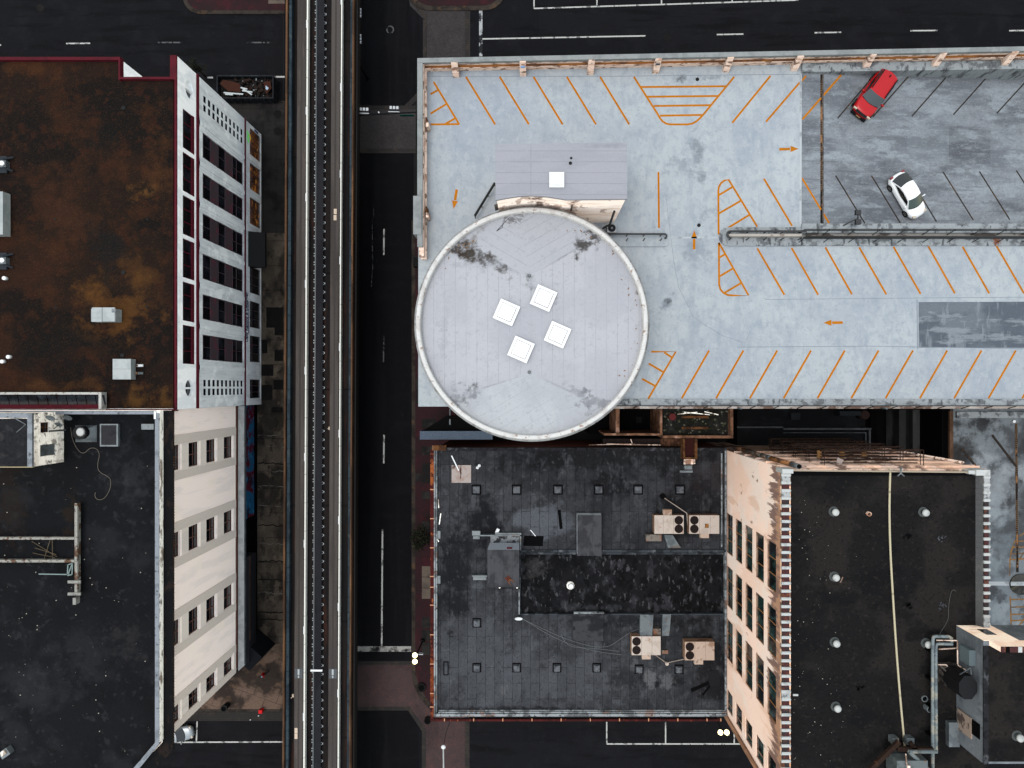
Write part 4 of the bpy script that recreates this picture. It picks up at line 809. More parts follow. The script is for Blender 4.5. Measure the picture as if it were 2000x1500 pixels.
# cornice, parapet, roof
m = MB(); m.prism([(XC - .02, YC0), (XC + 1.0, YC0), (XC + 1.0, YC1 - .6), (XC - 2.6, YC1 - 4.4), (XC - 3.2, YC1 - 3.2), (XC - .02, YC1 + .1)], 22.95, 23.1)
m.build('cornice', M('black_cornice', (24, 24, 26), GH, .9, .05, layers=[('n', (58, 46, 40), (1, .5, 1), .6, .72, .5)], grain=.3), cb)
m = MB()
for k in range(120):
    y = YC0 - .1 - k * .26; m.box(XC + 1.001, XC + 1.04, y - rnd.uniform(.03, .12), y, 22.97, 23.09)
m.build('cornice_edge', m_rust, cb)
m_cpar = M('worn_white_parapet', (206, 202, 194), GV, .85, .05, layers=[('n', (96, 82, 70), (1.2, .5, 2), .55, .66, .9), ('n', (50, 44, 42), (2.5, 1.2, 3), .62, .72, .8)], grain=.12)
m = MB(); m.box(XC - .3, XC + .05, YC1 + .4, YC0, 22.96, 23.72); m.build('parapet', m_cpar, cb)
m = MB(); m.prism([(XC - .36, YC0 - .2), (XC + .02, YC0 - .2), (XC + .02, YC1 + .3), (XC - 3.6, YC1 - 4.2), (XC - 4.0, YC1 - 3.9), (XC - .36, YC1 + .4)], 23.72, 23.82)
m_cap = M('grey_parapet_cap', (158, 164, 172), GH, .7, .05, layers=[('n', (120, 124, 130), (.8, .8, .8), .5, .66, .7), ('n', (60, 58, 58), (2.5, 2.5, 1), .64, .74, .7)], grain=.1); m.build('parapet_cap', m_cap, cb)
m = MB(); m.box(X(-420, CB), X(303.5, 23.7), Y(809, 23.5), Y(803, 23.5), CB - .1, 23.6); m.build('north_parapet', m_cap, cb)
m = MB(); m.box(X(303.8, 23.6), X(307.5, 23.6), Y(818, 23.6), Y(803, 23.6), CB, 23.9); m.build('parapet_block', m_white, cb)
m = MB(); m.prism([(X(-420, 20), YC0 - .3), (XC - .31, YC0 - .3), (XC - .31, YC1), (XC - 3.4, YC1 - 3.6), (X(-420, 20), YC1 - 3.6)], CB - .1, CB); m.build('roof', m_tar, cb)
# canopy over the pavement, shopfronts, mural
m = MB(); m.box(XC + .04, XC + .14, YC1 + .35, YC0, 6.45, 6.68); m.build('gutter', M('brown_gutter', (70, 46, 40), GV, grain=.1), cb)
m = MB(); m.prism([(XC + .15, YC0), (XC + .86, YC0), (XC + .86, YC1 + .75), (XC + .15, YC1 + .1)], 5.9, 6.35); m.build('ledge', M('ledge_concrete', (168, 168, 166), 1.4, layers=[('n', (140, 140, 140), (.8, .8, .8), .45, .65, .7)], grain=.12), cb)
m = MB(); m.box(XC + .861, XC + .9, YC1 + .9, YC0, 5.9, 6.36); m.build('ledge_trim', m_galv, cb)
m = MB(); m.box(XC - .2, XC, YC1, YC0, 0, 6.4); m.build('shopfront', m_dark, cb)
m = MB(); m.box(XC + .001, XC + .05, -15.8, YC0 - .1, 1.3, 5.6)
m.build('mural', M('abstract_mural', (72, 22, 34), 1.0, .8, .05, layers=[('n', (24, 78, 112), (.35, .35, .25), .46, .54, .95), ('n', (24, 22, 28), (.5, .5, .7), .58, .66, .8), ('n', (42, 112, 150), (.7, .7, .9), .6, .68, .7)]), cb)
m = MB(); m.box(XC, XC + .9, YC1 + .6, -20.0, 2.9, 5.0); o = m.build('awning', M('awning_fabric', (24, 24, 27), GV, .8), cb)
m = MB(); m.box(XC + .901, XC + .94, -30, -20.0, 4.7, 4.85); m.build('awning_trim', m_gwo, o)
m = MB(); m.obox(XC + .5, YC1 + 1.2, 2.8, 2.2, .15, 4.6, R(-42)); m.build('corner_porch', M('porch_grey', (27, 29, 33), GS, .8), cb)
# lift shack on the cream roof
HS = 26.7
shk = thing('lift_shack', 'weathered whitewashed lift shack with a dark roof on the black-roofed cream block', 'roof shack', (X(20, HS), Y(860, HS), CB))
xs1 = X(62.5, HS); ys0, ys1 = Y(912, HS), Y(807, HS)
m_shk = M('weathered_whitewash', (214, 206, 196), GV, .85, .05, layers=[('n', (92, 84, 78), (.8, .8, .7), .52, .64, .85), ('n', (46, 42, 40), (2.4, 2.4, 2), .6, .7, .85), ('n', (170, 160, 150), (.4, .4, .6), .45, .62, .6), ('b', (150, 142, 136), 1.2, .6, .02, .3, 0, .5, 'x')], grain=.15)
so = [(ys0 + 3.4, ys0 + 4.6, 24.0, 25.3), (ys0 + .95, ys0 + 2.05, 23.2, 25.2)]
so = [(Y(845, 25.2), Y(825, 25.2), 24.4, 25.6), (Y(890, 24.7), Y(868, 24.7), 23.55, 25.65)]
m = MB(); facade(m, 'x', xs1, 1, ys0, ys1, CB, HS - .25, so, .25); m.box(xs1 - 22, xs1 - .25, ys0, ys1, CB, HS - .25); m.build('wall', m_shk, shk)
window(shk, 'x', xs1, 1, so[0], .25, m_glass, m_rust, va=(.5,), vz=(.5,), w=.07)
m = MB(); m.box(xs1 - .2, xs1 - .1, so[1][0], so[1][1], so[1][2], so[1][3]); m.build('louvre_panel', m_galv, shk)
m = MB(); m.box(xs1 - 22, xs1 - .4, ys0 + .02, ys1 - .5, HS - .25, HS - .12)
m.build('roof', M('shack_roofing', (40, 40, 44), GH, layers=[('n', (66, 64, 66), (.7, .9, 1), .5, .68, .7), ('n', (26, 26, 28), (1.5, 1.5, 1), .55, .7, .6)], grain=.25), shk)
m = MB(); m.box(xs1 - .42, xs1, ys0 + .02, ys1, HS - .25, HS); m.box(xs1 - 22, xs1 - .42, ys1 - .42, ys1, HS - .25, HS - .003); m.build('parapet_cap', m_cap, shk)
m = MB(); m.box(xs1 - 22, xs1 + .03, ys0 - .05, ys0 + .015, HS - .3, HS - .02); m.build('roof_edge', M('cream_trim', (206, 190, 150), GH), shk)
t = tag(MB().tube([P(28, 816, HS), P(50, 829, HS + .5), P(33, 844, HS)], .05).build('antenna_frame', m_galv), 'bent pale metal antenna frame on the lift shack roof', 'antenna')
def dish(px, py, z, r, label, pole, mat=m_galv):
    t = thing('satellite_dish', label, 'satellite dish', P(px, py, z - .4), 'satellite dishes')
    x, y = X(px, z), Y(py, z); m = MB(); m.smooth = True
    n = 20; vs = [(x, y, z - .12)]
    for k, q in ((.5, -.08), (1, .04)): vs += [(x + r * k * math.cos(2 * math.pi * i / n), y + r * .6 * k * math.sin(2 * math.pi * i / n), z + q + .25 * k * math.sin(2 * math.pi * i / n)) for i in range(n)]
    m.add(vs, [(0, 1 + i, 1 + (i + 1) % n) for i in range(n)] + [(1 + i, 1 + n + i, 1 + n + (i + 1) % n, 1 + (i + 1) % n) for i in range(n)]); m.build('reflector', mat, t)
    m = MB(); m.tube([(x, y, z - .14), pole], .04); m.tube([(x, y - r * .5, z - .1), (x, y - r * .2, z + .35)], .025); m.build('arm', m_rail, t)
dish(99, 816.5, 25.4, .42, 'grey satellite dish above the dark window of the lift shack', (xs1 + .1, Y(812, 25.4), 25.2))
dish(132, 816, 23.6, .42, 'grey satellite dish at the corner of the lift shack next to the roof parapet', (X(132, 23.6), Y(808, 23.6), 23.4))
dish(115, 829, 24.2, .34, 'smallest grey satellite dish, on a bracket on the lift shack wall', (xs1 + .1, Y(838, 24.2), 24.0))
m = MB(); m.tube([(xs1 + .1, Y(842, 24.5), 24.6), (X(128, 23.3), Y(840, 23.3), 23.3)], .08); m.build('wall_pipe', m_galv, shk)
t = thing('roof_ventilator', 'square galvanised base carrying a round ventilator with a white disc cap', 'ventilator', P(163, 847, CB))
m = MB(); a = (X(142, 22.8), X(184, 22.8), Y(864, 22.8), Y(831, 22.8)); m.add([(a[0], a[2], CB), (a[1], a[2], CB), (a[1], a[3], CB), (a[0], a[3], CB), (a[0] + .5, a[2] + .45, 23.0), (a[1] - .5, a[2] + .45, 23.0), (a[1] - .5, a[3] - .3, 23.0), (a[0] + .5, a[3] - .3, 23.0)], [(4, 5, 6, 7), (0, 1, 5, 4), (1, 2, 6, 5), (2, 3, 7, 6), (3, 0, 4, 7)]); m.build('base', m_galv, t)
m = MB(); m.cyl(X(157, 23.3), Y(845, 23.3), 22.9, 23.5, .62, n=24); m.build('drum', m_black, t)
m = MB(); m.cyl(X(154.5, 23.7), Y(844, 23.7), 23.5, 23.62, .42, .3, n=24); m.build('cap', M('ventilator_cap', (222, 222, 220), GH, .5), t)
t = thing('roof_scuttle', 'square dark hatch with a frosted grey rim next to the round ventilator', 'roof hatch', P(213, 849, CB))
m = MB(); m.pbox(195, 828, 230.5, 872, CB, CB + .35); m.build('curb', m_galv, t)
m = MB(); m.pbox(197.5, 830.5, 227, 869, CB + .35, CB + .37); m.build('lid', M('scuttle_lid', (58, 57, 60), GH, layers=[('n', (40, 40, 42), (1, 1, 1), .5, .68, .7)], grain=.2), t)
t = tag(MB().pbox(276, 828, 300, 839, CB, CB + .4).build('junction_box', m_galv), 'small weathered grey box by the parapet corner of the black roof', 'box')
m = MB(); pts = [(138, 835), (141, 858), (152, 880), (164, 887), (176, 874), (190, 876), (195, 888), (190, 908), (193, 922), (214, 932), (217, 940), (215, 956), (206, 972), (196, 977), (187, 974), (185, 965), (187, 962)]
# smooth it
def smooth_path(p, k=3):
    for _ in range(k):
        q = [p[0]]
        for a, b in zip(p, p[1:]): q += [tuple(.75 * u + .25 * v for u, v in zip(a, b)), tuple(.25 * u + .75 * v for u, v in zip(a, b))]
        p = q + [p[-1]]
    return p
m.tube([P(a, b, CB + .04) for a, b in smooth_path(pts, 2)], .032, 5); tag(m.build('loose_hose', M('pale_hose', (120, 112, 102), GH)), 'thin pale hose snaking across the black roof from the round ventilator', 'hose')
# steel dunnage frame
fr = thing('steel_frame', 'rusty low steel beam frame with white cross plates standing on the black roof', 'steel frame', P(100, 1085, CB))
m_rw = M('flaking_white_steel', (176, 172, 164), GH, .85, .05, layers=[('n', (104, 70, 46), (1.3, 1.3, 1), .5, .62, .9), ('n', (60, 44, 36), (3, 3, 1), .6, .7, .7)], grain=.2)
m_plt = M('chalky_plate', (172, 170, 164), GH, layers=[('n', (120, 116, 110), (2, 2, 1), .5, .7, .7)], grain=.15)
for n_, c in (('long_beam', (145.5, 983, 151, 1163)), ('cross_beam', (-90, 1049.5, 145, 1054)), ('cross_beam', (-90, 1093.5, 145, 1098.5)), ('cross_plate', (132, 1134, 157, 1139.5)), ('cross_plate', (132, 1157.5, 157, 1163)), ('end_plate', (142, 1168, 148, 1181))):
    m = MB(); z = 23.3 if n_ != 'cross_beam' else 23.2
    if n_ == 'cross_plate': m.pbox(*c, 23.302, 23.4)
    elif n_ == 'long_beam': m.pbox(*c, 23.05, z); m.pbox(147.5, 984, 149, 1162, CB, 23.05)
    else: m.pbox(*c, CB + .3, z)
    m.build(n_, m_rw if n_ == 'long_beam' or n_ == 'cross_beam' else m_plt, fr)
m = MB(); z = 23.0
for a, b in (((76, 1121), (137, 1122)), ((133, 1103), (142, 1100)), ((133, 1103), (132, 1123)), ((142, 1100), (141, 1122)), ((134, 1120), (141, 1102)), ((132, 1124), (141, 1122))): m.beam(P(*a, z), P(*b, z), .09, .09)
tag(m.build('metal_stand', M('pale_green_metal', (150, 168, 164), GH)), 'small pale green metal stand with a long rod beside the rusty steel frame', 'metal stand')
for i, (a, b) in enumerate((((98, 1055), (86, 1092)), ((102, 1055), (103, 1093)), ((62, 1057), (112, 1088)), ((68, 1070), (110, 1083)), ((64, 1080), (108, 1089)))):
    l = ['thin dry stick leaning across the rusty frame, steepest of five', 'thin dry stick lying nearly upright between the two rusty beams', 'longest thin dry stick lying diagonally between the rusty beams', 'thin dry stick lying in the middle of the little heap between the beams', 'thin dry stick lying nearest the lower rusty beam'][i]
    tag(MB().tube([P(*a, CB + .25), P(*b, CB + .3)], .035, 5).build('dry_stick', M('dry_wood', (128, 112, 90), GH) if i == 0 else bpy.data.materials['dry_wood']), l, 'stick', 'sticks between the roof beams')
t = thing('rooftop_box', 'small tilted grey-green box at the picture edge on the black roof', 'box', P(8, 1474, CB))
m = MB(); m.obox(X(8, 23), Y(1472, 23), .9, .7, CB, 23.0, .6); m.build('casing', m_galv, t); m = MB(); m.obox(X(6, 23.1), Y(1471, 23.1), .5, .4, 23.0, 23.15, .6); m.build('lid', m_cpar, t)
m = MB(); rr = random.Random(21)
for i in range(90):
    px, py = rr.uniform(0, 300), rr.uniform(890, 1480); s = rr.choice((.02, .03, .05, .08)); m.obox(X(px, CB), Y(py, CB), s, s, CB, CB + s, rr.uniform(0, 3))
stuff('roof_litter', m, M('pale_litter', (190, 184, 170), GH))
# ---------------------------------------------------------------- old low building with the patched membrane roof
LZ = 12.0
lb = thing('low_building', 'old low building with a patchy charcoal membrane roof and a rusty red ledge', 'building', (X(1130, LZ), Y(1140, LZ), 0))
lS = lambda px, py: (X(px, LZ), Y(py, LZ), 0)
grime = [('n', (40, 40, 43), (.28, .24, .1), .40, .70, .6), ('n', (44, 44, 47), (1.3, 1.0, .5), .42, .74, .5)]
def soot(px, py, rx, ry, st, nf=.5, c=(27, 27, 30)): return ('s', c, lS(px, py), (rx, ry), 0, st, nf, .75, .5)
zones = [soot(1010, 1315, 13, 5.0, .62, .4, (96, 98, 103)), soot(1055, 1015, 4.4, 2.6, .8, .5, (108, 112, 119)), soot(935, 1235, 5, 3.4, .5, .5, (88, 90, 95)), soot(1000, 975, 4, 1.6, .45, .6, (88, 90, 95)),
    soot(1190, 892, 17, 2.0, .8, .5), soot(945, 1010, 2.6, 3.4, .9), soot(1195, 945, 2.8, 1.8, .85, .7), soot(1345, 990, 5.0, 5.0, .75), soot(888, 1115, 2.4, 7, .85, .6), soot(1400, 1310, 2.6, 5.0, .85), soot(1000, 1389, 12, .6, .75, .9), soot(1250, 1212, 8, 1.0, .7, .8), soot(1060, 900, 4, 1.5, .6, .7), soot(1290, 1330, 3.0, .9, .8, .9), soot(1110, 1270, 2.2, 1.6, .45, .8), soot(1370, 1225, 3.2, 1.4, .6, .8), soot(930, 1395, 4, .5, .8),
    ('n', (100, 102, 107), (.9, .45, .5), .54, .84, .55), ('n', (114, 116, 120), (2.6, 1.6, 1), .60, .86, .4),
    ('s', (120, 120, 122), lS(1270, 1325), (.9, 1.4), 0, .75, 1.5, .6, .5), ('s', (116, 116, 119), lS(1302, 1332), (1.1, 1.0), .4, .7, 1.6, .6, .5), ('s', (108, 109, 112), lS(1240, 1302), (.6, 1.0), 0, .6, 1.6, .6, .5), ('s', (104, 106, 110), lS(935, 1145), (.9, .6), 0, .6, 2, .8, .3), ('s', (108, 108, 110), lS(982, 1348), (.4, .7), 0, .8, 2, .6, .3), ('s', (56, 42, 44), lS(1390, 930), (3.5, 2.4), 0, .45, .8, .8, .2)]
m_mem = M('membrane_roofing', (66, 67, 71), GH, .85, .05, layers=[('t', (86, 88, 93), 3.4, .98, 0, .4, R(90))] + grime + zones + [('t', (30, 30, 33), 5.1, .98, 0, .2, R(90), .3), ('b', (20, 20, 23), 3.4, .98, .022, .95, R(90)), ('n', (24, 24, 26), (6, 4, 1), .56, .78, .5)], grain=.2, gs=7)
m_memd = M('sunken_roofing', (29, 29, 32), GH, .85, .05, layers=[('n', (18, 18, 20), (.35, .25, .1), .42, .62, .9), ('n', (60, 60, 64), (.7, .45, .3), .54, .70, .85), ('n', (14, 14, 15), (1.1, .9, .3), .54, .64, .9), ('n', (92, 92, 95), (2.4, 1.1, 1), .62, .74, .75), ('s', (74, 72, 74), lS(1045, 1110), (1.8, 1.4), 0, .55, 1, 1.3, .2), ('s', (74, 76, 80), lS(1150, 1190), (4, .5), 0, .5, 1, 1.2, .2)], grain=.22, gs=7)
x0, x1, y0, y1 = X(852, LZ), X(1417, LZ), Y(1395, LZ), Y(876, LZ)
ym0, ym1, xm = Y(1200, LZ), Y(1076, LZ), X(1016, LZ)
m = MB(); m.box(x0, x1, y0, y1, 0, LZ - 1.0); m.build('wall', M('low_wall_brick', (70, 40, 34), GV, layers=[('b', (50, 32, 28), .6, .2, .02, .7, 0, .5, 'y')]), lb)
m = MB(); m.box(x0, x1, ym1, y1, LZ - 1, LZ); m.box(x0, xm, ym0, ym1, LZ - 1, LZ); m.box(x0, x1, y0, ym0, LZ - 1, LZ); m.build('roof', m_mem, lb)
m = MB(); m.box(xm, x1, ym0, ym1, LZ - 1, LZ - .45); m.build('sunken_roof', m_memd, lb)
m_lcap = M('worn_grey_coping', (172, 177, 180), GH, .8, .05, layers=[('n', (84, 86, 88), (.8, .8, 1), .45, .62, .8), ('n', (150, 104, 80), (.5, .5, 1), .62, .74, .6), ('n', (40, 40, 42), (3, 3, 1), .62, .72, .8)], grain=.15)
m_ldk = M('dark_coping', (44, 44, 48), GH, .8, .05, layers=[('n', (90, 92, 96), (1.2, 1.2, 1), .58, .7, .8), ('n', (24, 24, 26), (2, 2, 1), .5, .62, .8)], grain=.2)
m = MB(); m.box(X(847.5, LZ + .4), X(850.3, LZ + .4), Y(1396, LZ), y1, LZ - .6, LZ + .42); m.box(X(851.2, LZ + .4), X(853.5, LZ + .4), Y(1392, LZ), y1, LZ - .6, LZ + .36); m.build('west_coping', m_lcap, lb)
m = MB(); m.box(X(848, LZ), x1, Y(1399.5, LZ + .4), Y(1394.5, LZ + .4), LZ - .6, LZ + .4); m.box(X(857, LZ), x1, Y(1393.5, LZ + .4), Y(1391, LZ + .4), LZ - .6, LZ + .32); m.box(X(857, LZ), x1, Y(1390.5, LZ), Y(1386, LZ), LZ, LZ + .12); m.build('south_coping', m_lcap, lb)
m = MB(); m.box(X(872, LZ), x1, Y(880, LZ), Y(874, LZ), LZ - .5, LZ + .3); m.build('north_coping', m_ldk, lb)
m = MB(); m.box(X(845, LZ), X(872, LZ), Y(880, LZ + .5), Y(870, LZ + .5), LZ - .5, LZ + .45); m.build('corner_coping', m_rust, lb)
m = MB(); m.box(xm, x1, ym1 - .12, ym1 + .14, LZ - .9, LZ + .16); m.box(xm, x1, ym1 - .42, ym1 - .2, LZ - .9, LZ - .1); m.box(xm, x1, ym0 - .06, ym0 + .08, LZ - .9, LZ + .05); m.box(xm - .08, xm + .06, ym0 + .1, ym1 - .14, LZ - .9, LZ + .06); m.build('well_coping', M('well_flashing', (70, 76, 82), GH, .7, .05, layers=[('n', (40, 42, 46), (1, 1, 1), .45, .6, .9), ('n', (120, 124, 126), (1.5, 1.5, 1), .62, .74, .7)]), lb)
m = MB(); m.box(x1 - .1, x1 + .08, Y(1385, LZ), Y(878, LZ), LZ - .5, LZ + .14); m.box(x1 - .5, x1 - .36, Y(1068, LZ), Y(885, LZ), LZ, LZ + .08); m.build('east_flashing', m_lcap, lb)
m_led = M('rusty_red_ledge', (76, 26, 24), 2.2, .7, .05, layers=[('n', (52, 20, 20), (1, .4, 1), .45, .62, .8), ('n', (180, 96, 50), (2.2, .8, 1), .66, .76, .7), ('s', (206, 116, 60), (X(843, LZ), Y(925, LZ), 0), (.6, 1.8), 0, .55, 2.5, 1.6, .2), ('s', (196, 104, 50), (X(841, LZ), Y(1330, LZ), 0), (.4, 5), 0, .3, 2.5, 1.8, .2)], grain=.15)
m = MB(); m.box(X(840.5, 11.4), X(847.2, 11.6), Y(1404.5, 11.4), Y(878, 11.4), 11.1, 11.4); m.box(X(840.5, 11.4), X(1409, 11.4), Y(1409, 11.4), Y(1405, 11.4) , 11.1, 11.4); o = m.build('ledge', m_led, lb)
m_brk = M('pale_orange_bracket', (216, 156, 120), 2.2)
for py in (956, 1013, 1070, 1126, 1147, 1182, 1240, 1297, 1354.5, 1381):
    m = MB(); m.box(X(840, 11.5), X(847.4, 11.6), Y(py + .9, 11.5), Y(py - .9, 11.5), 11.38, 11.5); m.build('bracket', m_brk, o)
for k in range(11):
    px = 868 + 57 * k - (0 if k < 10 else 30); m = MB(); m.box(X(px - .9, 11.5), X(px + .9, 11.5), Y(1408.8, 11.5), Y(1403.5, 11.5), 11.38, 11.5); m.build('bracket', m_brk, o)
# flashings, patches and marks on that roof
m_pat = M('grey_felt_patch', (84, 86, 92), GH, layers=[('n', (60, 62, 68), (1, 1, 1), .5, .66, .7)], grain=.15)
m_capg = M('vent_cap_felt', (116, 119, 124), GH, layers=[('n', (70, 72, 78), (1.5, 1.5, 1), .48, .64, .7), ('n', (44, 44, 48), (4, 4, 1), .64, .72, .6)], grain=.15)
caps = [(930, 957, 'faintest cap'), (1009, 957, 0), (1090, 957, 0), (1170, 957, 0), (1247, 957, 0), (1329, 957, 0), (931, 1218, 0), (931, 1306, 0), (1009, 1306, 0), (1088, 1306, 0), (1166, 1306, 0), (1249, 1309, 0), (1327, 1309, 0)]
lab = ['square felt vent cap east of the pale rusty board, first of the northern row', 'square felt vent cap second from the west in the northern row, dark halo round it', 'square felt vent cap third from the west in the northern row', 'square felt vent cap north of the tall sloping vent box, fourth of the northern row', 'square felt vent cap fifth along the northern row, between cap four and the pipe hole',
       'square felt vent cap at the east end of the northern row, above the air units', 'square felt vent cap standing alone in the west, south of the chair shed', 'square felt vent cap at the west end of the southern row', 'square felt vent cap second from the west in the southern row', 'square felt vent cap third along the southern row', 'square felt vent cap fourth along the southern row', 'square felt vent cap below the western of the two southern air units', 'square felt vent cap below the eastern of the two southern air units']
for (px, py, _), l in zip(caps, lab):
    t = thing('felt_vent', l, 'roof vent', P(px, py, LZ), 'vent caps on the charcoal roof')
    z = LZ + .3; s = .40 if py < 1000 else .36; x, y = X(px, z), Y(py, z)
    m = MB(); m.box(x - s - .12, x + s + .12, y - s - .15, y + s + .15, LZ, LZ + .03); m.build('tar_collar', m_dark, t)
    m = MB(); m.add([(x - s, y - s, LZ + .03), (x + s, y - s, LZ + .03), (x + s, y + s, LZ + .03), (x - s, y + s, LZ + .03), (x - s * .86, y - s * .86, z), (x + s * .86, y - s * .86, z), (x + s * .86, y + s * .86, z), (x - s * .86, y + s * .86, z), (x, y - s * .86, z + .09), (x, y + s * .86, z + .09)],
        [(0, 1, 5, 4), (1, 2, 6, 5), (2, 3, 7, 6), (3, 0, 4, 7), (4, 8, 9, 7), (8, 5, 6, 9), (4, 5, 8), (6, 7, 9)]); m.build('cap', m_capg, t)
m = MB(); m.pbox(1266 - 400, 1292, 1276 - 400, 1319, LZ, LZ + .04); m.m = 1; m.pbox(868, 1294, 874, 1317, LZ + .04, LZ + .05); m.build('scupper_frame', [m_dark, m_pat], lb)
# tall sloping vent boxes
m_shed = M('grey_shed_roofing', (84, 84, 88), GH, layers=[('n', (58, 58, 62), (.7, .5, 1), .46, .64, .8), ('b', (54, 54, 58), 40, .95, .02, .8, R(90), 0)], grain=.15)
m_pale = M('pale_painted_side', (150, 156, 160), GV, layers=[('n', (110, 114, 118), (1, 1, 1), .5, .66, .7)])
t = thing('vent_box', 'tall sloping grey roof box with a pale north side, bridging the sunken roof edge', 'roof box', P(1151, 1045, LZ))
m = MB(); z = LZ + 1.25; a = (X(1128, z), X(1174.5, z), Y(1085, z), Y(1006, z)); m.box(*a, LZ - .9, z - .06); m.build('side', m_pale, t)
m = MB(); m.box(a[0] - .03, a[1] + .03, a[2] - .03, a[3], z - .06, z); m.build('roof', m_shed, t)
t = thing('roof_shed', 'grey roof shed with a brown chair lying on top of its flat roof', 'shed', P(983, 1110, LZ))
z = LZ + 2.7; a = (X(952, z), X(1014, z), Y(1147.5, z), Y(1074, z)); m = MB(); m.box(a[0] + .05, a[1] - .05, a[2] + .1, a[3] - .02, LZ - .5, z - .08); m.build('wall', m_pale, t)
m = MB(); m.box(*a, z - .08, z); m.build('roof', m_shed, t)
m = MB(); m.add([(a[0], a[3], z - .02), (a[1], a[3], z - .02), (a[1] - .02, a[3] + .55, z - .85), (a[0] + .18, a[3] + .55, z - .85), (a[0], a[3], z - .1), (a[1], a[3], z - .1), (a[1] - .02, a[3] + .55, z - .93), (a[0] + .18, a[3] + .55, z - .93)], [(0, 1, 2, 3), (7, 6, 5, 4), (2, 1, 5, 6), (0, 3, 7, 4), (3, 2, 6, 7)]); m.build('hood', M('pale_hood', (146, 152, 160), GH, grain=.12), t)
m = MB(); m.box(X(990, z - .3), X(1000, z - .3), a[3] + .05, a[3] + .22, z - .4, z - .12); m.build('red_plate', m_burg, t)
m = MB(); m.box(X(975, LZ), X(1003, LZ), a[2] - .6, a[2] + .08, LZ, LZ + .9); m.build('door_recess', m_dark, t)
for px in (976, 1010): m = MB(); m.box(X(px, 13) - .08, X(px, 13) + .08, a[2] - .5, a[2] - .02, LZ, 13.2); m.build('door_post', m_cpar, t)
m = MB(); m.pbox(958, 1046.5, 1014, 1061.5, LZ, LZ + .5); m.build('north_plinth', M('peeling_plinth', (168, 172, 176), GH, layers=[('n', (52, 52, 54), (1.4, 1.4, 1), .5, .58, .95), ('n', (120, 124, 128), (2, 2, 1), .5, .66, .6)]), t)
m = MB(); m.pbox(938, 1045, 1018, 1047.3, LZ, LZ + .75); m.pbox(1015, 1041, 1018, 1075, LZ, LZ + .75); m.pbox(967, 1041, 1015, 1045, LZ, LZ + .6); m.build('low_wall', m_galv, t)
m = MB(); m.pbox(922, 1037, 938, 1046, LZ, LZ + .45); m.pbox(924, 1047, 937, 1053, LZ, LZ + .2); m.build('roof_curb', m_galv, t)
m = MB(); m.pbox(922.5, 1124, 951, 1126.6, LZ, LZ + .5); m.pbox(924, 1127, 950, 1133, LZ, LZ + .05); m.build('low_ledge', m_galv, t)
# the chair (on its back on the shed)
ch = thing('wooden_chair', 'brown wooden chair lying on the flat roof of the grey shed', 'chair', P(995, 1133, z), rz=R(-50))
m_wood = M('chair_wood', (150, 92, 58), GH, .6)
m = MB(); m.box(-.45, -.05, -.22, .22, .04, .10); m.m = 0; m.build('seat', M('chair_seat', (92, 44, 32), GH, .6), ch, local=True)
for s in (-1, 1): m = MB(); m.beam((-.5, s * .22, .06), (.5, s * .2, .06), .05, .05); m.build('side_frame', m_wood, ch, local=True)
for xx in (-.03, .1): m = MB(); m.beam((xx, -.22, .08), (xx, .22, .08), .06, .06); m.build('cross_rail', m_wood, ch, local=True)
for s in (-1, 1): m = MB(); m.beam((-.05, s * .2, .08), (-.05, s * .2, .5), .04, .04); m.build('leg', m_wood, ch, local=True)
# low hatch
t = thing('roof_hatch', 'low square grey hatch with a pale north flashing on the charcoal roof', 'roof hatch', P(1149, 1224, LZ))
m = MB(); m.pbox(1119, 1199, 1178.5, 1252, LZ, LZ + .35); m.build('cover', M('hatch_felt', (72, 72, 76), GH, layers=[('n', (40, 40, 44), (.5, .7, 1), .45, .6, .9)], grain=.2), t)
m = MB(); m.pbox(1121, 1196, 1180, 1199, LZ, LZ + .42); m.build('flashing', m_lcap, t)
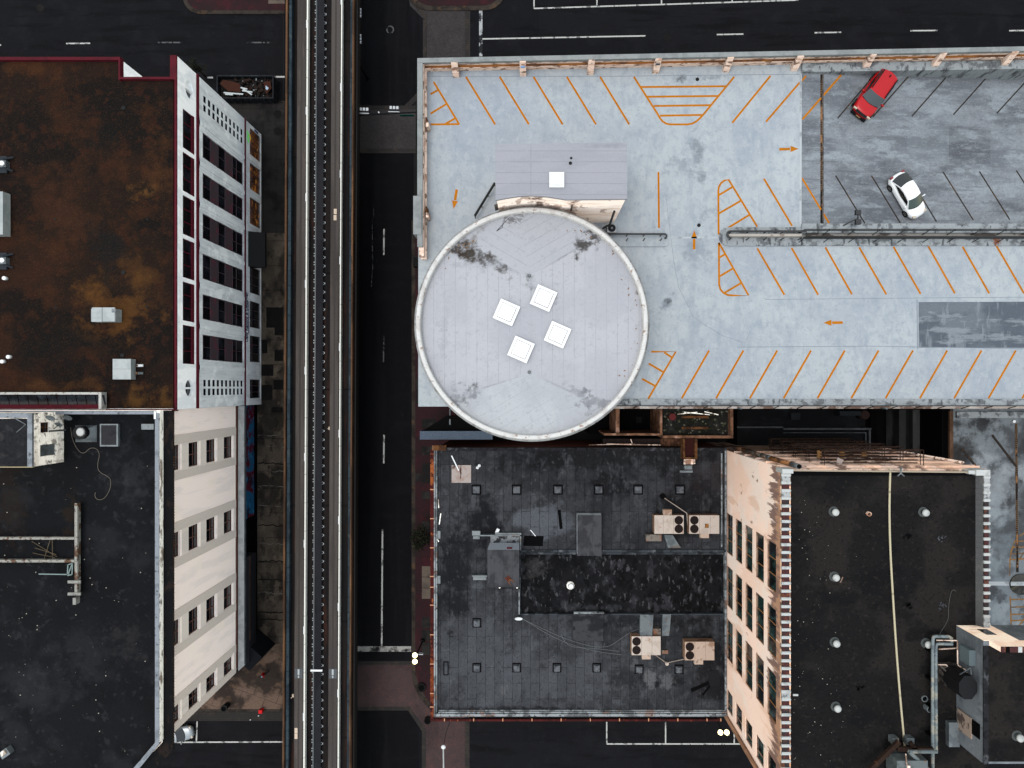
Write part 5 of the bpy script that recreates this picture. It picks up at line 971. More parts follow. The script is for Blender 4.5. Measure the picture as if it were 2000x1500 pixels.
# packaged air units
m_rtu = M('cream_casing', (222, 205, 192), GH, .6, .25, layers=[('n', (196, 178, 164), (.8, .8, .8), .5, .66, .6), ('n', (166, 112, 70), (1.5, 1.5, 1.5), .7, .8, .6)], grain=.05)
m_rtus = M('rusted_cream_casing', (214, 186, 166), GH, .6, .25, layers=[('n', (150, 104, 74), (.7, .7, .7), .58, .7, .7), ('n', (96, 60, 44), (1.6, 1.6, 1.6), .64, .74, .6)], grain=.08)
m_coil = M('rusted_side', (120, 92, 74), 1.2, layers=[('n', (90, 62, 46), (.8, .8, 1), .5, .66, .7)])
def rtu(p, fans_west, label, hood, stains_and_marks=()):
    z = LZ + 1.35; x0, x1, y0, y1 = X(p[0], z), X(p[2], z), Y(p[3], z), Y(p[1], z)
    t = thing('packaged_air_unit', label, 'air conditioner', ((x0 + x1) / 2, (y0 + y1) / 2, LZ), 'air units on the charcoal roof')
    m = MB(); m.box(x0 + .1, x1 - .1, y0 + .1, y1 - .1, LZ, LZ + .2); m.build('curb', m_dark, t)
    m = MB(); m.box(x0, x1, y0, y1, LZ + .2, z - .05); m.build('casing', m_coil, t)
    fw = .34 if fans_west else .66; xm_ = x0 + (x1 - x0) * fw; xm2 = x0 + (x1 - x0) * (.7 if fans_west else .3); fs = (x0, xm_) if fans_west else (xm_, x1)
    mat = m_rtus if stains_and_marks else m_rtu
    secs = [(fs, False), ((xm_, xm2) if fans_west else (xm2, xm_), True), ((xm2, x1) if fans_west else (x0, xm2), True)]
    for (a, b), _ in secs:
        m = MB(); m.box(min(a, b) + .012, max(a, b) - .012, y0 - .03, y1 + .03, z - .05, z + (.0 if _ else .012)); m.build('top_panel', mat, t)
    cx = (fs[0] + fs[1]) / 2; h = (y1 - y0)
    for q in (.26, .74):
        m = MB(); m.cyl(cx, y0 + h * q, z + .012, z + .03, .46, n=24); o = m.build('fan', M('fan_opening', (44, 30, 28), GH) if 'fan_opening' not in bpy.data.materials else bpy.data.materials['fan_opening'], t)
        m = MB(); m.lathe(cx, y0 + h * q, [(.2, .045 + z), (.23, .045 + z)], 20); m.lathe(cx, y0 + h * q, [(.36, .045 + z), (.385, .045 + z)], 24); m.cyl(cx, y0 + h * q, z + .03, z + .05, .07, n=10)
        for k in range(4): a = math.pi * k / 4; m.beam((cx - .45 * math.cos(a), y0 + h * q - .45 * math.sin(a), z + .04), (cx + .45 * math.cos(a), y0 + h * q + .45 * math.sin(a), z + .04), .015, .01)
        m.build('grille', m_black, o)
    if hood:
        a, b, side = hood; m = MB()
        if side > 0: m.box(x0 + (x1 - x0) * a, x0 + (x1 - x0) * b, y1 + .03, y1 + .62, z - .7, z - .1)
        else: m.box(x0 + (x1 - x0) * a, x0 + (x1 - x0) * b, y0 - .5, y0 - .03, z - .6, z - .05)
        m.build('hood', m_rtus, t)
    return t
rtu((1278, 1007, 1335.5, 1042), False, 'cream air unit with its two fans facing its twin, western of the northern pair', (.31, .6, 1))
rtu((1346, 1007, 1405, 1042), True, 'cream air unit with two rust runs, nearest the tan building in the northern pair', (.37, .66, -1))
rtu((1233.5, 1243.5, 1290.5, 1279), True, 'clean cream air unit fed by two galvanised ducts, western of the southern pair', (.36, .66, -1))
rtu((1337.5, 1254, 1395.5, 1289), True, 'stained cream air unit with soot marks, eastern of the southern pair', (.33, .62, -1), True)
m = MB(); z = LZ + 1.37; m.box(X(1377, z), X(1384, z), Y(1031, z), Y(1023, z), z - .03, z + .008); m.m = 0
tag(m.build('rust_tray', M('rust_runs', (176, 118, 60), GH, layers=[('n', (60, 40, 30), (3, .8, 1), .5, .6, .9)])), 'small rust-streaked tray on top of the air unit nearest the tan building', 'tray')
# ducts
def duct(pp, z0, z1, label, mat=m_galv, slope=0.0):
    m = MB(); pts = [(X(a, z1), Y(b, z1)) for a, b in pp]
    ys = [p[1] for p in pts]; m.prism(pts, LZ, lambda x, y: z1 - slope * (y - min(ys)) / (max(ys) - min(ys) + 1e-6))
    return tag(m.build('sheet_metal_duct', mat), label, 'duct', 'roof ducts')
m_dr = M('rust_blotched_metal', (132, 122, 112), GH, .6, .3, .2, layers=[('n', (150, 92, 56), (.9, .9, 1), .5, .62, .8), ('n', (70, 62, 58), (1.6, 1.6, 1), .56, .68, .8)], grain=.15)
duct([(1253, 1205.5), (1279, 1206), (1274, 1242), (1249.5, 1242)], 0, LZ + 1.1, 'wide galvanised elbow duct rising into the western southern air unit', slope=.9)
duct([(1297, 1205), (1314, 1205), (1307, 1242), (1293, 1242)], 0, LZ + 1.1, 'narrow galvanised elbow duct beside the wide one at the southern air units', slope=.9)
duct([(1276, 1228), (1291, 1228), (1290, 1243), (1276, 1243)], 0, LZ + .8, 'rust-spotted square duct box between the two galvanised elbows', m_dr)
duct([(1262, 1044), (1292, 1044), (1292, 1057), (1262, 1057)], 0, LZ + .7, 'flat rust-blotched duct box below the western northern air unit', m_dr)
duct([(1296, 1043), (1312, 1043), (1330, 1070), (1305, 1070)], 0, LZ + .6, 'slanting weathered duct between the northern air units and the roof step', m_galv, -.5)
m = MB(); z = LZ + .5; m.tube([P(1298, 973, z), P(1341, 1002, z), P(1341.5, 1003, z), P(1344.5, 1041, z)], .05, 6); tag(m.build('drain_pipe', m_rtu), 'thin cream pipe running from a roof hole to the northern pair of air units', 'pipe')
m = MB(); m.cyl(X(1294, LZ), Y(969, LZ), LZ, LZ + .3, .3, n=14); tag(m.build('pipe_boot', m_dark), 'black round pipe boot in the charcoal roof at the thin cream pipe', 'pipe boot')
m = MB(); m.tube([P(1278, 1278, z), P(1302, 1295, z - .2)], .05, 6); m.tube([P(1303, 1294.5, z - .2), P(1338, 1287, z)], .05, 6); m.cyl(X(1302, LZ), Y(1295, LZ), LZ, LZ + .25, .2, n=12); tag(m.build('drain_pipe', m_rtu), 'cream pipe bent in a V between the southern pair of air units', 'pipe')
m = MB()
for pts in ([(1017, 1207), (1060, 1228), (1100, 1246), (1150, 1262), (1180, 1264), (1195, 1260), (1213, 1247), (1236, 1232), (1252, 1228)], [(1020, 1208), (1080, 1245), (1130, 1264), (1175, 1274), (1215, 1279)], [(1095, 1238), (1110, 1264), (1160, 1266), (1210, 1272)]):
    m.tube([P(a, b, LZ + .05) for a, b in smooth_path(pts, 2)], .028, 5)
tag(m.build('roof_cables', M('pale_cable', (128, 130, 132), GH)), 'pale loose cables sagging across the charcoal roof from the dish to the air units', 'cable')
dish(1013, 1208.5, LZ + .7, .42, 'white satellite dish on a pole south of the grey shed', (X(1014, LZ), Y(1200, LZ), LZ), m_white)
m = MB(); m.beam(P(1014, 1150, LZ + .4), P(1014, 1200, LZ + .4), .12, .3); tag(m.build('metal_upstand', m_lcap), 'long pale metal upstand running from the grey shed to the satellite dish', 'upstand')
t = thing('roof_vent', 'round white turbine vent standing on the sunken black roof', 'vent', P(1114, 1145, LZ - .45))
m = MB(); m.smooth = True; m.lathe(X(1114.5, 12), Y(1145, 12), [(.42, LZ - .45), (.42, LZ - .2), (.3, LZ - .05), (.26, LZ + .1)], 20); m.build('collar', m_cpar, t)
m = MB(); m.cyl(X(1115.5, 12.2), Y(1145.5, 12.2), LZ + .1, LZ + .2, .3, .24, n=18); m.build('cap', m_white, t)
tag(MB().pbox(882, 908.5, 920, 943, LZ, LZ + .09).build('loose_board', M('rusty_white_board', (196, 182, 176), GH, layers=[('n', (178, 150, 140), (1, 1, 1), .45, .66, .7), ('s', (74, 46, 40), (X(900, LZ), Y(921, LZ), 0), (.13, .9), 0, .95, 3, .5, .5), ('s', (60, 40, 36), (X(885, LZ), Y(911, LZ), 0), (.3, .3), 0, .8, 3, 1, .4)])), 'square pale rusty board lying at the northwest of the charcoal roof', 'board')
tag(MB().beam(P(882, 890, LZ + .15), P(896, 919, LZ + .2), .12, .06).build('white_stick', m_white), 'white stick leaning on the pale rusty board', 'stick')
for p, l in (((936.5, 909), 'white ball on the charcoal roof, northern one of the two touching balls'), ((933, 913), 'white ball on the charcoal roof, southern one of the two touching balls')):
    m = MB(); m.smooth = True; x, y = X(p[0], LZ), Y(p[1], LZ); m.lathe(x, y, [(.001, LZ), (.13, LZ + .05), (.18, LZ + .17), (.13, LZ + .29), (.001, LZ + .34)], 14); tag(m.build('white_ball', m_white), l, 'ball', 'white balls on the roof')
tag(MB().obox(X(971.5, 12.3), Y(1037, 12.3), .32, .5, LZ, LZ + .35, R(-25)).build('white_jug', m_white), 'white plastic jug standing north of the grey shed', 'jug')
tag(MB().sheet([P(1024, 1046, LZ + .02), P(1062, 1047, LZ + .02), P(1060, 1067, LZ + .02), P(1022, 1066, LZ + .02)]).build('tar_mat', m_dark), 'black tar mat lying east of the grey shed', 'mat')
tag(MB().beam(P(1036, 1035, LZ + .05), P(1046, 1047, LZ + .1), .08, .05).build('white_stick', m_white), 'white stick lying on the edge of the black tar mat', 'stick')
tag(MB().beam(P(1092, 996, LZ + .05), P(1096, 1033, LZ + .05), .32, .06).build('dark_plank', m_dark), 'dark plank lying west of the tall sloping roof box', 'plank')
tag(MB().beam(P(1350, 1349, LZ + .12), P(1384, 1334, LZ + .12), .34, .06).build('dark_plank', m_dark), 'dark plank lying aslant in the southeast corner of the charcoal roof', 'plank')
tag(MB().beam(P(1372, 1358, LZ + .06), P(1386, 1340, LZ + .06), .2, .06).build('dark_plank', m_dark), 'short dark plank crossing the southeast corner near the dark panel', 'plank')
tag(MB().prism([(X(a, LZ), Y(b, LZ)) for a, b in ((1380, 1312), (1403, 1308), (1407, 1338), (1388, 1342))], LZ, LZ + .05).build('felt_sheet', M('dark_sheet_felt', (36, 36, 40), GH, grain=.2)), 'dark square felt sheet lying in the southeast corner of the charcoal roof', 'panel')
tag(MB().pbox(1293, 1270, 1305, 1277, LZ, LZ + .2).build('paving_block', m_dr), 'small tan block lying between the southern pair of air units', 'block')
for i, (a, b) in enumerate((((856, 975), (857, 992)), ((861, 1003), (858, 1024)), ((853, 1051), (857, 1058)))): tag(MB().beam(P(*a, LZ + .1), P(*b, LZ + .1), .09, .06).build('white_stick', m_cpar), ['white stick along the western roof edge, farthest north', 'white stick tilted along the western roof edge, middle one', 'shortest white stick by the western roof edge'][i], 'stick', 'sticks by the western roof edge')
for i, py in enumerate((1044, 1132)): tag(MB().pbox(853.5, py - 7, 860, py + 8, LZ, LZ + .2).build('gutter_box', m_galv), ['grey-green gutter box at the western parapet, nearer the tree', 'grey-green gutter box at the western parapet, farther south'][i], 'gutter box', 'gutter boxes')
# rusty hopper
t = thing('chimney_hopper', 'rusty steel hopper trough hanging over the north edge of the charcoal roof', 'hopper', P(1347, 880, LZ))
z = LZ + 1.6; m = MB()
for c in ((1334, 857, 1338, 896), (1357, 857, 1362, 896)): m.pbox(*c, z - 1.2, z)
m.pbox(1334, 893, 1361.5, 897, z - 1.2, z + .003); m.build('frame', m_rust, t)
m = MB(); m.pbox(1338, 857, 1357, 893, z - .9, z - .5); m.build('trough', M('dark_rust', (62, 28, 26), GH, layers=[('n', (120, 70, 40), (1.4, .7, 1), .58, .7, .8)]), t)
m = MB(); z = LZ + 1.1; m.pbox(1336, 897, 1354, 907, z - .3, z); m.pbox(1355, 897, 1358, 906, z - .5, z); m.build('outlet', m_gpnk, t)
m = MB(); m.pbox(1337, 909, 1352, 917, LZ, LZ + .6); m.pbox(1328, 919, 1353, 923, LZ, LZ + .25); m.build('footing', m_galv, t)

# ---------------------------------------------------------------- annex in the yard between garage and low building
AZ = 12.6
an = thing('walled_annex', 'rust-rimmed walled annex with two roofless bays squeezed below the garage edge', 'annex', P(1310, 825, 0))
m = MB()
for c in ((1180, 846.5, 1294, 850.5), (1203, 798, 1210, 846), (1289.5, 798, 1293.5, 846), (1426.5, 798, 1432, 850.5), (1294.3, 850.7, 1432, 856), (1150, 796.5, 1432, 797.8)): m.pbox(*c, 4, AZ)
m.build('rim_wall', M('rusty_rim', (150, 108, 84), GH, layers=[('n', (92, 66, 50), (1, 1, 1), .46, .62, .8), ('n', (204, 160, 140), (.8, .8, 1), .56, .7, .7)], grain=.15), an)
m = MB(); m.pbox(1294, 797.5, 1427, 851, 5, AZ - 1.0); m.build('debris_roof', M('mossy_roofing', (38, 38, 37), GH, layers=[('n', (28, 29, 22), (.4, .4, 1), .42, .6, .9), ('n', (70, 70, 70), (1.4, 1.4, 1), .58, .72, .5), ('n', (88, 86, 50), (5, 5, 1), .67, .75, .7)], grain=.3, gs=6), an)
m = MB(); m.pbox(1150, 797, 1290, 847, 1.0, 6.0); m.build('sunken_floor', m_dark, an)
m = MB(); m.pbox(1242, 814, 1254, 826, 6, 6.4); m.build('floor_drain', m_slabdk, an)
m = MB()
for k in range(24):
    px = 1178 + k * 6.6; m.m = 0 if k < 17 else 1; m.pbox(px, 857, px + 6.2, 871.5, LZ - 2 if k % 2 else LZ - 2.2, LZ - .9 - (k % 2) * .12)
m.build('corrugated_roof', [M('dark_corrugated', (44, 36, 34), GH, grain=.2), M('rusty_corrugated', (112, 78, 58), GH, layers=[('n', (60, 40, 32), (1, 1, 1), .45, .62, .8)], grain=.2)], an)
m = MB(); z = AZ - .6; m.tube([P(1185, 867, z), P(1240, 868.5, z), P(1290, 869, z)], .06); m.tube([P(1232, 858, z), P(1236, 869, z)], .05); m.tube([P(1150, 869, z), P(1240, 867, z)], .04); m.build('pipe_run', m_gpnk, an)
z = AZ - 1
for i, py in enumerate((814.5, 836)):
    tag(MB().pbox(1332, py - 2.3, 1384, py + 2.3, z, z + .35).build('rusty_beam', m_rust), ['rusty steel beam lying in the debris bay, nearer the garage edge', 'rusty steel beam lying in the debris bay, nearer the charcoal roof'][i], 'beam', 'beams in the debris bay')
t = thing('red_bucket', 'dull red bucket lying in the corner of the debris bay', 'bucket', P(1311, 813, z)); m = MB(); m.cyl(X(1312, z), Y(814, z), z, z + .5, .32, .38, 16); m.build('shell', M('dull_red_plastic', (112, 44, 44), GH, .6), t); m = MB(); m.lathe(X(1306, z + .3), Y(811, z + .3), [(.28, z + .3), (.33, z + .34)], 16); m.build('rim', m_rust, t)
for i, (a, b) in enumerate((((1323, 809), (1362, 805)), ((1336, 805), (1386, 810)), ((1376, 804), (1403, 810)))): tag(MB().beam(P(*a, z + .2), P(*b, z + .25), .09, .05).build('pale_batten', m_cpar), ['pale batten in the debris bay, nearest the red bucket', 'pale batten in the debris bay, middle of three', 'pale batten in the debris bay, nearest the rim wall corner'][i], 'batten', 'battens in the debris bay')
m = MB(); rr = random.Random(4)
for i in range(60):
    px, py = rr.uniform(1296, 1425), rr.uniform(800, 848); s = rr.uniform(.04, .16); m.obox(X(px, z), Y(py, z), s * 1.5, s, z, z + s * .6, rr.uniform(0, 3))
stuff('rubble', m, M('pale_rubble', (120, 118, 104), GH, layers=[('n', (70, 80, 50), (2, 2, 2), .5, .6, .8)]))
pt = thing('entrance_portal', 'blue-grey speckled entrance portal wall jutting out below the round tower', 'portal', P(890, 850, 0))
m = MB(); m.pbox(820.5, 842.5, 962, 858, 0, 11.2); m.build('wall', m_dark, pt)
m = MB(); m.pbox(820, 842, 962, 858.5, 11.2, 11.3); m.build('capping', M('speckled_blue_grey', (88, 100, 116), GH, .7, .05, layers=[('n', (128, 138, 150), (9, 9, 9), .62, .72, .7)], grain=.1), pt)
m = MB(); m.prism([P(872, 812, 10.4)[:2], P(980, 812, 10.4)[:2], P(980, 842, 10.4)[:2], P(824, 842, 10.4)[:2]], 9, 10.4); m.build('canopy', m_dark, pt)
m = MB(); m.tube([P(879, 800, 9), P(879, 829, 11)], .09); m.build('downpipe', m_galv, pt)

# ---------------------------------------------------------------- service yard in the shade
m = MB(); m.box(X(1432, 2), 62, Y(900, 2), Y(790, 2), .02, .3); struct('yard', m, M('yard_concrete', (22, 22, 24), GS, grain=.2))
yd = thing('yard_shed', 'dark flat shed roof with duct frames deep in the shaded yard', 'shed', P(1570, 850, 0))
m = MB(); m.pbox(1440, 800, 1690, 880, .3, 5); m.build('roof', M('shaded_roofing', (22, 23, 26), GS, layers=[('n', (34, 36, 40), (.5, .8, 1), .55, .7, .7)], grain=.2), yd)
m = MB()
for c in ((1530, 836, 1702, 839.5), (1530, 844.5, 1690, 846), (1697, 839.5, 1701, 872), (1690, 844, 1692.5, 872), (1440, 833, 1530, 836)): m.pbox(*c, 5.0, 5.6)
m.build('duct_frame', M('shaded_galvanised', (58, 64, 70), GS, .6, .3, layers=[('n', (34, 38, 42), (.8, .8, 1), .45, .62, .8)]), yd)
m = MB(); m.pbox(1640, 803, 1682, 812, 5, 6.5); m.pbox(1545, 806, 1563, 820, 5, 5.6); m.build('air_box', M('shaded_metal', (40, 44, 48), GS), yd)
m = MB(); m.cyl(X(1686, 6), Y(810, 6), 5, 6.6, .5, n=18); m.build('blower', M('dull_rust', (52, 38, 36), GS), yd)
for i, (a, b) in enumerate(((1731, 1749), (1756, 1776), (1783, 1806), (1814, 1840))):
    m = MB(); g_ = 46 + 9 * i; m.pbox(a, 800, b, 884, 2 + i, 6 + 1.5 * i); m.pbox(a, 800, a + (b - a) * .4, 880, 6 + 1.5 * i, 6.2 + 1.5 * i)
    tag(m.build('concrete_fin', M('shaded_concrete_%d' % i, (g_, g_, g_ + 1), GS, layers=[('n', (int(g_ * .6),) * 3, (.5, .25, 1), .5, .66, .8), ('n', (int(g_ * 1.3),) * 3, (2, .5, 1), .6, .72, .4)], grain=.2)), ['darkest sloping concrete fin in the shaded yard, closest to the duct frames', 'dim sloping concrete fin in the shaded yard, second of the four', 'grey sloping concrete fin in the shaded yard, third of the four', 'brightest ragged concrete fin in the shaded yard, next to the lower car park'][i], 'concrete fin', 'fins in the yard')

# ---------------------------------------------------------------- lower car park deck at the east
QZ = 14.0
q = thing('lower_car_park', 'blotchy grey lower car park deck with rusty drain and worn yellow hatching', 'car park', (X(1990, QZ), Y(1000, QZ), 0))
qS = lambda px, py: (X(px, QZ), Y(py, QZ), 0)
m_q = M('blotchy_deck', (138, 146, 152), GH, .8, .05, layers=[('n', (76, 78, 82), (.16, .16, .1), .42, .62, .85), ('n', (176, 184, 190), (.22, .2, .1), .54, .7, .7), ('n', (58, 58, 60), (.5, .4, .1), .58, .72, .6), ('s', (50, 50, 52), qS(1905, 830), (3.2, 1.4), 0, .85, .6, 1.1, .2), ('s', (52, 48, 46), qS(1880, 890), (2, 2.6), 0, .8, .7, 1.1, .2), ('s', (66, 68, 72), qS(1955, 1115), (1.8, 1.2), 0, .6, .8, 1.2, .2), ('s', (186, 194, 200), qS(1950, 950), (2.2, 5), 0, .5, .5, 1.2, .1), ('s', (160, 172, 180), qS(1955, 1060), (2, 6), 0, .4, .5, 1.2, .1)], grain=.12, gs=6)
m = MB(); m.box(X(1862, QZ), 75, Y(1290, QZ), Y(798, QZ), QZ - .6, QZ); m.build('deck', m_q, q)
m = MB(); m.box(X(1855, QZ + .9) + .05, 75, Y(1288, QZ), Y(800, QZ), 0, QZ - .61); m.build('storeys', m_dark, q)
m = MB(); m.pbox(1855, 803, 1862, 1290, QZ + .6, QZ + .9); m.build('parapet', M('brown_parapet', (112, 84, 66), GH, layers=[('n', (80, 58, 44), (.8, .4, 1), .46, .64, .8), ('n', (150, 112, 88), (1, .5, 1), .6, .72, .6)], grain=.15), q)
m = MB(); m.box(X(1866, QZ), 75, Y(816, QZ), Y(804, QZ), QZ, QZ + .3); m.build('edge_curb', m_kerbst, q)
m = MB(); m.line([(1984.5, 826), (1987, 1118)], .32, QZ, .006); o = m.build('trench_drain', bpy.data.materials['drain_frame'], q)
m = MB(); m.line([(1984.5, 828), (1987, 1116)], .2, QZ, .012); m.build('drain_grate', bpy.data.materials['rusty_grate'], o)
m_yel = M('worn_yellow_paint', (158, 116, 70), GH, layers=[('n', (104, 96, 88), (1.2, 1.2, 1), .5, .66, .8)], grain=.2)
for segs in ([[(2010, 1036), (1992, 1046), (1982, 1058), (1975, 1076), (1972.5, 1095), (1972, 1125)], [(1983, 1057), (2012, 1057)], [(1978, 1069), (2012, 1068)], [(1974, 1082), (2012, 1080)], [(1973, 1093), (2012, 1091)], [(1985, 1100), (2008, 1068)]],
             [[(1973, 1165), (1975, 1222)], [(1974, 1171), (2012, 1170)], [(1974, 1186), (2012, 1185)], [(1975, 1200), (2012, 1199)], [(1975, 1212), (2012, 1211)], [(1976, 1222), (1990, 1222), (2006, 1202)]]):
    m = MB()
    for i, s in enumerate(segs): m.line(s, .15, QZ, .004 + .0008 * i)
    m.build('hatched_zone', m_yel, q)
m = MB(); m.prism(capsule(1971.5, 1120.5, 2040, 1161, QZ, 1, 0), QZ, QZ + .16); o = m.build('island', M('mossy_island', (84, 84, 82), GH, layers=[('n', (52, 52, 50), (.8, .8, 1), .46, .62, .8), ('n', (112, 106, 84), (1.4, 1.4, 1), .6, .72, .6)], grain=.2), q)
m = MB(); m.line([(1930, 1139.5), (1971, 1140)], .42, QZ, .006); m.line([(1974, 1140), (2040, 1140)], .42, QZ + .16, .006); m.build('joint_strip', bpy.data.materials['pale_joint'], q)
for pp, l in ((((1938, 850), (1984, 910)), 'a'), (((1880, 878), (1925, 935)), 'b')):
    m = MB(); m.beam(P(*pp[0], QZ + .05), P(*pp[1], QZ + .05), .22, .08); m.build('old_parking_line', M('tarred_line_' + l, (58, 52, 48), GH, layers=[('n', (120, 82, 52), (.6, .6, 1), .6, .7, .8)], grain=.2), q)
m = MB(); m.cyl(X(1979, QZ), Y(823, QZ), QZ, QZ + .2, .15, n=10); m.build('drain_cap', m_white, q)
# ---------------------------------------------------------------- tan tower block
T = 30.0; XT0, XT1, YT0, YT1 = 21.17, 38.25, -36.1, -6.85
tb = thing('tan_tower_block', 'peeling tan stucco tower block with a black roof and white toothed parapets', 'building', ((XT0 + XT1) / 2, (YT0 + YT1) / 2, 0))
m_tan = M('tan_stucco', (236, 205, 188), GW, .85, .05, layers=[('n', (226, 208, 196), (.25, .25, .2), .42, .62, .8), ('n', (206, 160, 132), (.5, .5, .12), .58, .72, .5), ('n', (110, 78, 62), (.9, .9, .5), .72, .80, .8), ('n', (160, 124, 102), (5, 5, 2.5), .74, .82, .6), ('n', (230, 192, 170), (.12, .12, .1), .5, .62, .6), ('z', (96, 68, 62), (2.2, 2.2, .22), .5, .62, .9, 23.5, 28.7), ('z', (206, 158, 122), (.9, .9, .3), .5, .7, .45, 25, 30)], grain=.05)
m_tanp = M('tan_stucco_plain', (230, 198, 180), GV, layers=[('n', (150, 116, 98), (.4, .4, 1.2), .56, .72, .6), ('n', (206, 170, 148), (.5, .5, .5), .46, .64, .6)], grain=.06)
m_tanst = M('soot_streaked_stucco', (226, 186, 158), GW, .85, .05, layers=[('n', (84, 58, 52), (1.4, 1.4, .12), .44, .58, .9), ('n', (190, 130, 84), (.9, .9, .05), .56, .68, .6)], grain=.12)
tops = [(25.4, 27.7), (22.1, 24.4), (18.75, 21.0), (15.3, 17.6), (11.9, 14.2)]
cols = [(-17.9, -13.6), (-23.63, -19.33), (-29.36, -25.06)]
ops = [(a, b, z0, z1) for a, b in cols for z0, z1 in tops]
sm = [(-34.9, -32.7, z0 + .05, z1 - .05) for z0, z1 in tops]
lowops = [(-34.9, -32.7, 8.5, 10.7)]
m = MB(); facade(m, 'x', XT0, -1, YT0, YT1, 0, 28.7, ops + sm + lowops, .3); m.build('wall', m_tan, tb)
m = MB(); m.box(XT0 + .001, XT0 + .3, YT0, YT1, 28.7, 30.4); m.build('stained_frieze', m_tanst, tb)
m = MB(); m.box(XT0 + .3, XT1 - .2, YT0 - .0, YT1 - .25, 0, T - .25); m.build('core_wall', m_tan, tb)
m_tgl = M('green_tinted_glass', (24, 44, 42), GW, .15, .4, layers=[('n', (10, 12, 14), (.45, .45, .35), .44, .54, .95), ('n', (56, 84, 80), (.9, .9, .5), .6, .7, .5)])
m_tfr = M('rust_window_frame', (150, 104, 68), GW, .8)
m_jamb = M('stained_jamb', (140, 112, 96), GW, .85, layers=[('n', (84, 66, 58), (1, 1, 1), .45, .62, .7)])
for o in ops:
    w = window(tb, 'x', XT0, -1, o, .13, m_tgl, m_tfr, va=(1 / 3, 2 / 3), w=.05)
    s = MB(); s.box(XT0 + .01, XT0 + .28, o[0] + .003, o[1] - .003, o[2] + .004, o[2] + .14); s.box(XT0 + .01, XT0 + .28, o[1] - .08, o[1] - .003, o[2] + .15, o[3] - .01); s.build('reveal', m_jamb, w)
for o in sm + lowops: window(tb, 'x', XT0, -1, o, .14, m_tgl, m_jamb, va=(.35,), w=.1)
m = MB(); m.box(XT0 - .18, XT0 - .002, YT0, YT0 + .55, 0, 28); m.build('corner_strip', M('brown_corner', (150, 112, 88), GW, layers=[('n', (112, 82, 64), (1, 1, .3), .45, .65, .7)], grain=.1), tb)  # brown strip proud of the wall at its southwest corner
m = MB(); m.box(XT0 - .14, XT0 - .002, Y(1000, 25), Y(990, 25), 24.4, 25.6)
# gutters and pipe along the junction with the low building
m_mem2 = M('tower_roofing_black', (29, 28, 29), GH, .9, .05, layers=[('n', (46, 42, 40), (.14, .14, .1), .46, .66, .8), ('n', (22, 22, 24), (.2, .25, .1), .54, .68, .8), ('n', (54, 48, 44), (2.5, 2.5, 1), .6, .74, .5), ('n', (16, 15, 16), (4, 4, 1), .62, .7, .6), ('s', (24, 24, 26), (X(1560, T), Y(930, T), 0), (3, 1.6), 0, .7, .6, 1.1, .2), ('s', (44, 44, 48), (X(1885, T), Y(1205, T), 0), (1.4, .8), 0, .6, .8, 1.2, .2)], grain=.3, gs=8)
m = MB(); m.box(XT0 + .31, XT1 - .3, YT0, YT1 - .4, T - .25, T); m.build('roof', m_mem2, tb)
# parapets: terracotta coping with white teeth
m_terra = M('weathered_terracotta', (88, 54, 54), GH, .8, .05, layers=[('n', (60, 58, 60), (.9, .9, 1), .46, .58, .85), ('n', (140, 84, 60), (1.6, 1.6, 1), .6, .7, .6)], grain=.15)
m_tooth = M('white_tooth_tile', (216, 218, 216), GH, .6, .3, layers=[('n', (170, 172, 172), (1.5, 1.5, 1), .55, .7, .6)], grain=.06)
zt = 30.55
def toothed(pxa, pxb, ya, yb_, whole=()):
    xa, xb = X(pxa, zt), X(pxb, zt); m = MB(); m.box(xa + .05, xb - .05, Y(yb_, zt), Y(ya, zt), zt - .14, zt); m.build('coping', m_terra, tb)
    py = ya; k = 0; seg = MB(); P_ = 15.1
    while py < yb_:
        q = MB(); q.box(xa - .02, xb + .03, Y(py + 5.6, zt), Y(py, zt), zt - .12, zt + .06); q.box(xa - .03, xb + .05, Y(py + 3.9, zt), Y(py + 1.7, zt), zt - .12, zt + .09); q.build('coping_tile', m_tooth, tb)
        if k in whole: q = MB(); q.box(xa, xb, Y(py + P_ - .3, zt), Y(py + 5.7, zt), zt - .1, zt + .06); q.build('coping_cap', M('mottled_cap', (196, 198, 198), GH, layers=[('n', (110, 112, 114), (3, 3, 1), .55, .66, .8)]) if 'mottled_cap' not in bpy.data.materials else bpy.data.materials['mottled_cap'], tb)
        py += P_; k += 1
toothed(1526.5, 1543, 925, 1560, (0, 2, 28)); toothed(1921.5, 1932.5, 929, 1236, (0, 1, 2, 18, 19))
m = MB(); m.box(X(1527, zt), X(1548.5, zt), Y(924.5, zt), Y(916, zt), T - .9, zt + .12); m.build('corner_cap', m_tooth, tb); m = MB(); m.box(X(1905, zt), X(1932.5, zt), Y(928.5, zt), Y(917.5, zt), T - .9, zt + .12); m.box(X(1892, zt), X(1905, zt), Y(926, zt), Y(919, zt), T - .5, zt); m.build('corner_cap', m_tooth, tb)
m = MB(); a = (X(1905, T), X(1921.3, zt)); m.add([(a[0], Y(1238, T), T + .02), (a[0], Y(926, T), T + .02), (a[1], Y(926, zt), zt - .05), (a[1], Y(1238, zt), zt - .05)], [(3, 2, 1, 0)]); m.build('sloped_flashing', M('grey_flashing', (98, 99, 100), GH, .7, .05, layers=[('b', (84, 84, 86), .45, 40, .03, .7, R(90), 0), ('n', (120, 118, 114), (.8, .8, 1), .55, .7, .5)], grain=.12), tb)
m = MB(); m.tube([(X(1548, zt), Y(919, zt), zt - .1), (X(1892, zt), Y(922.5, zt), zt - .1)], .07)
for k in range(6): x = X(1575 + 60 * k, zt); m.beam((x, Y(920, zt), T - .3), (x, Y(920.3, zt), zt - .1), .05, .05)
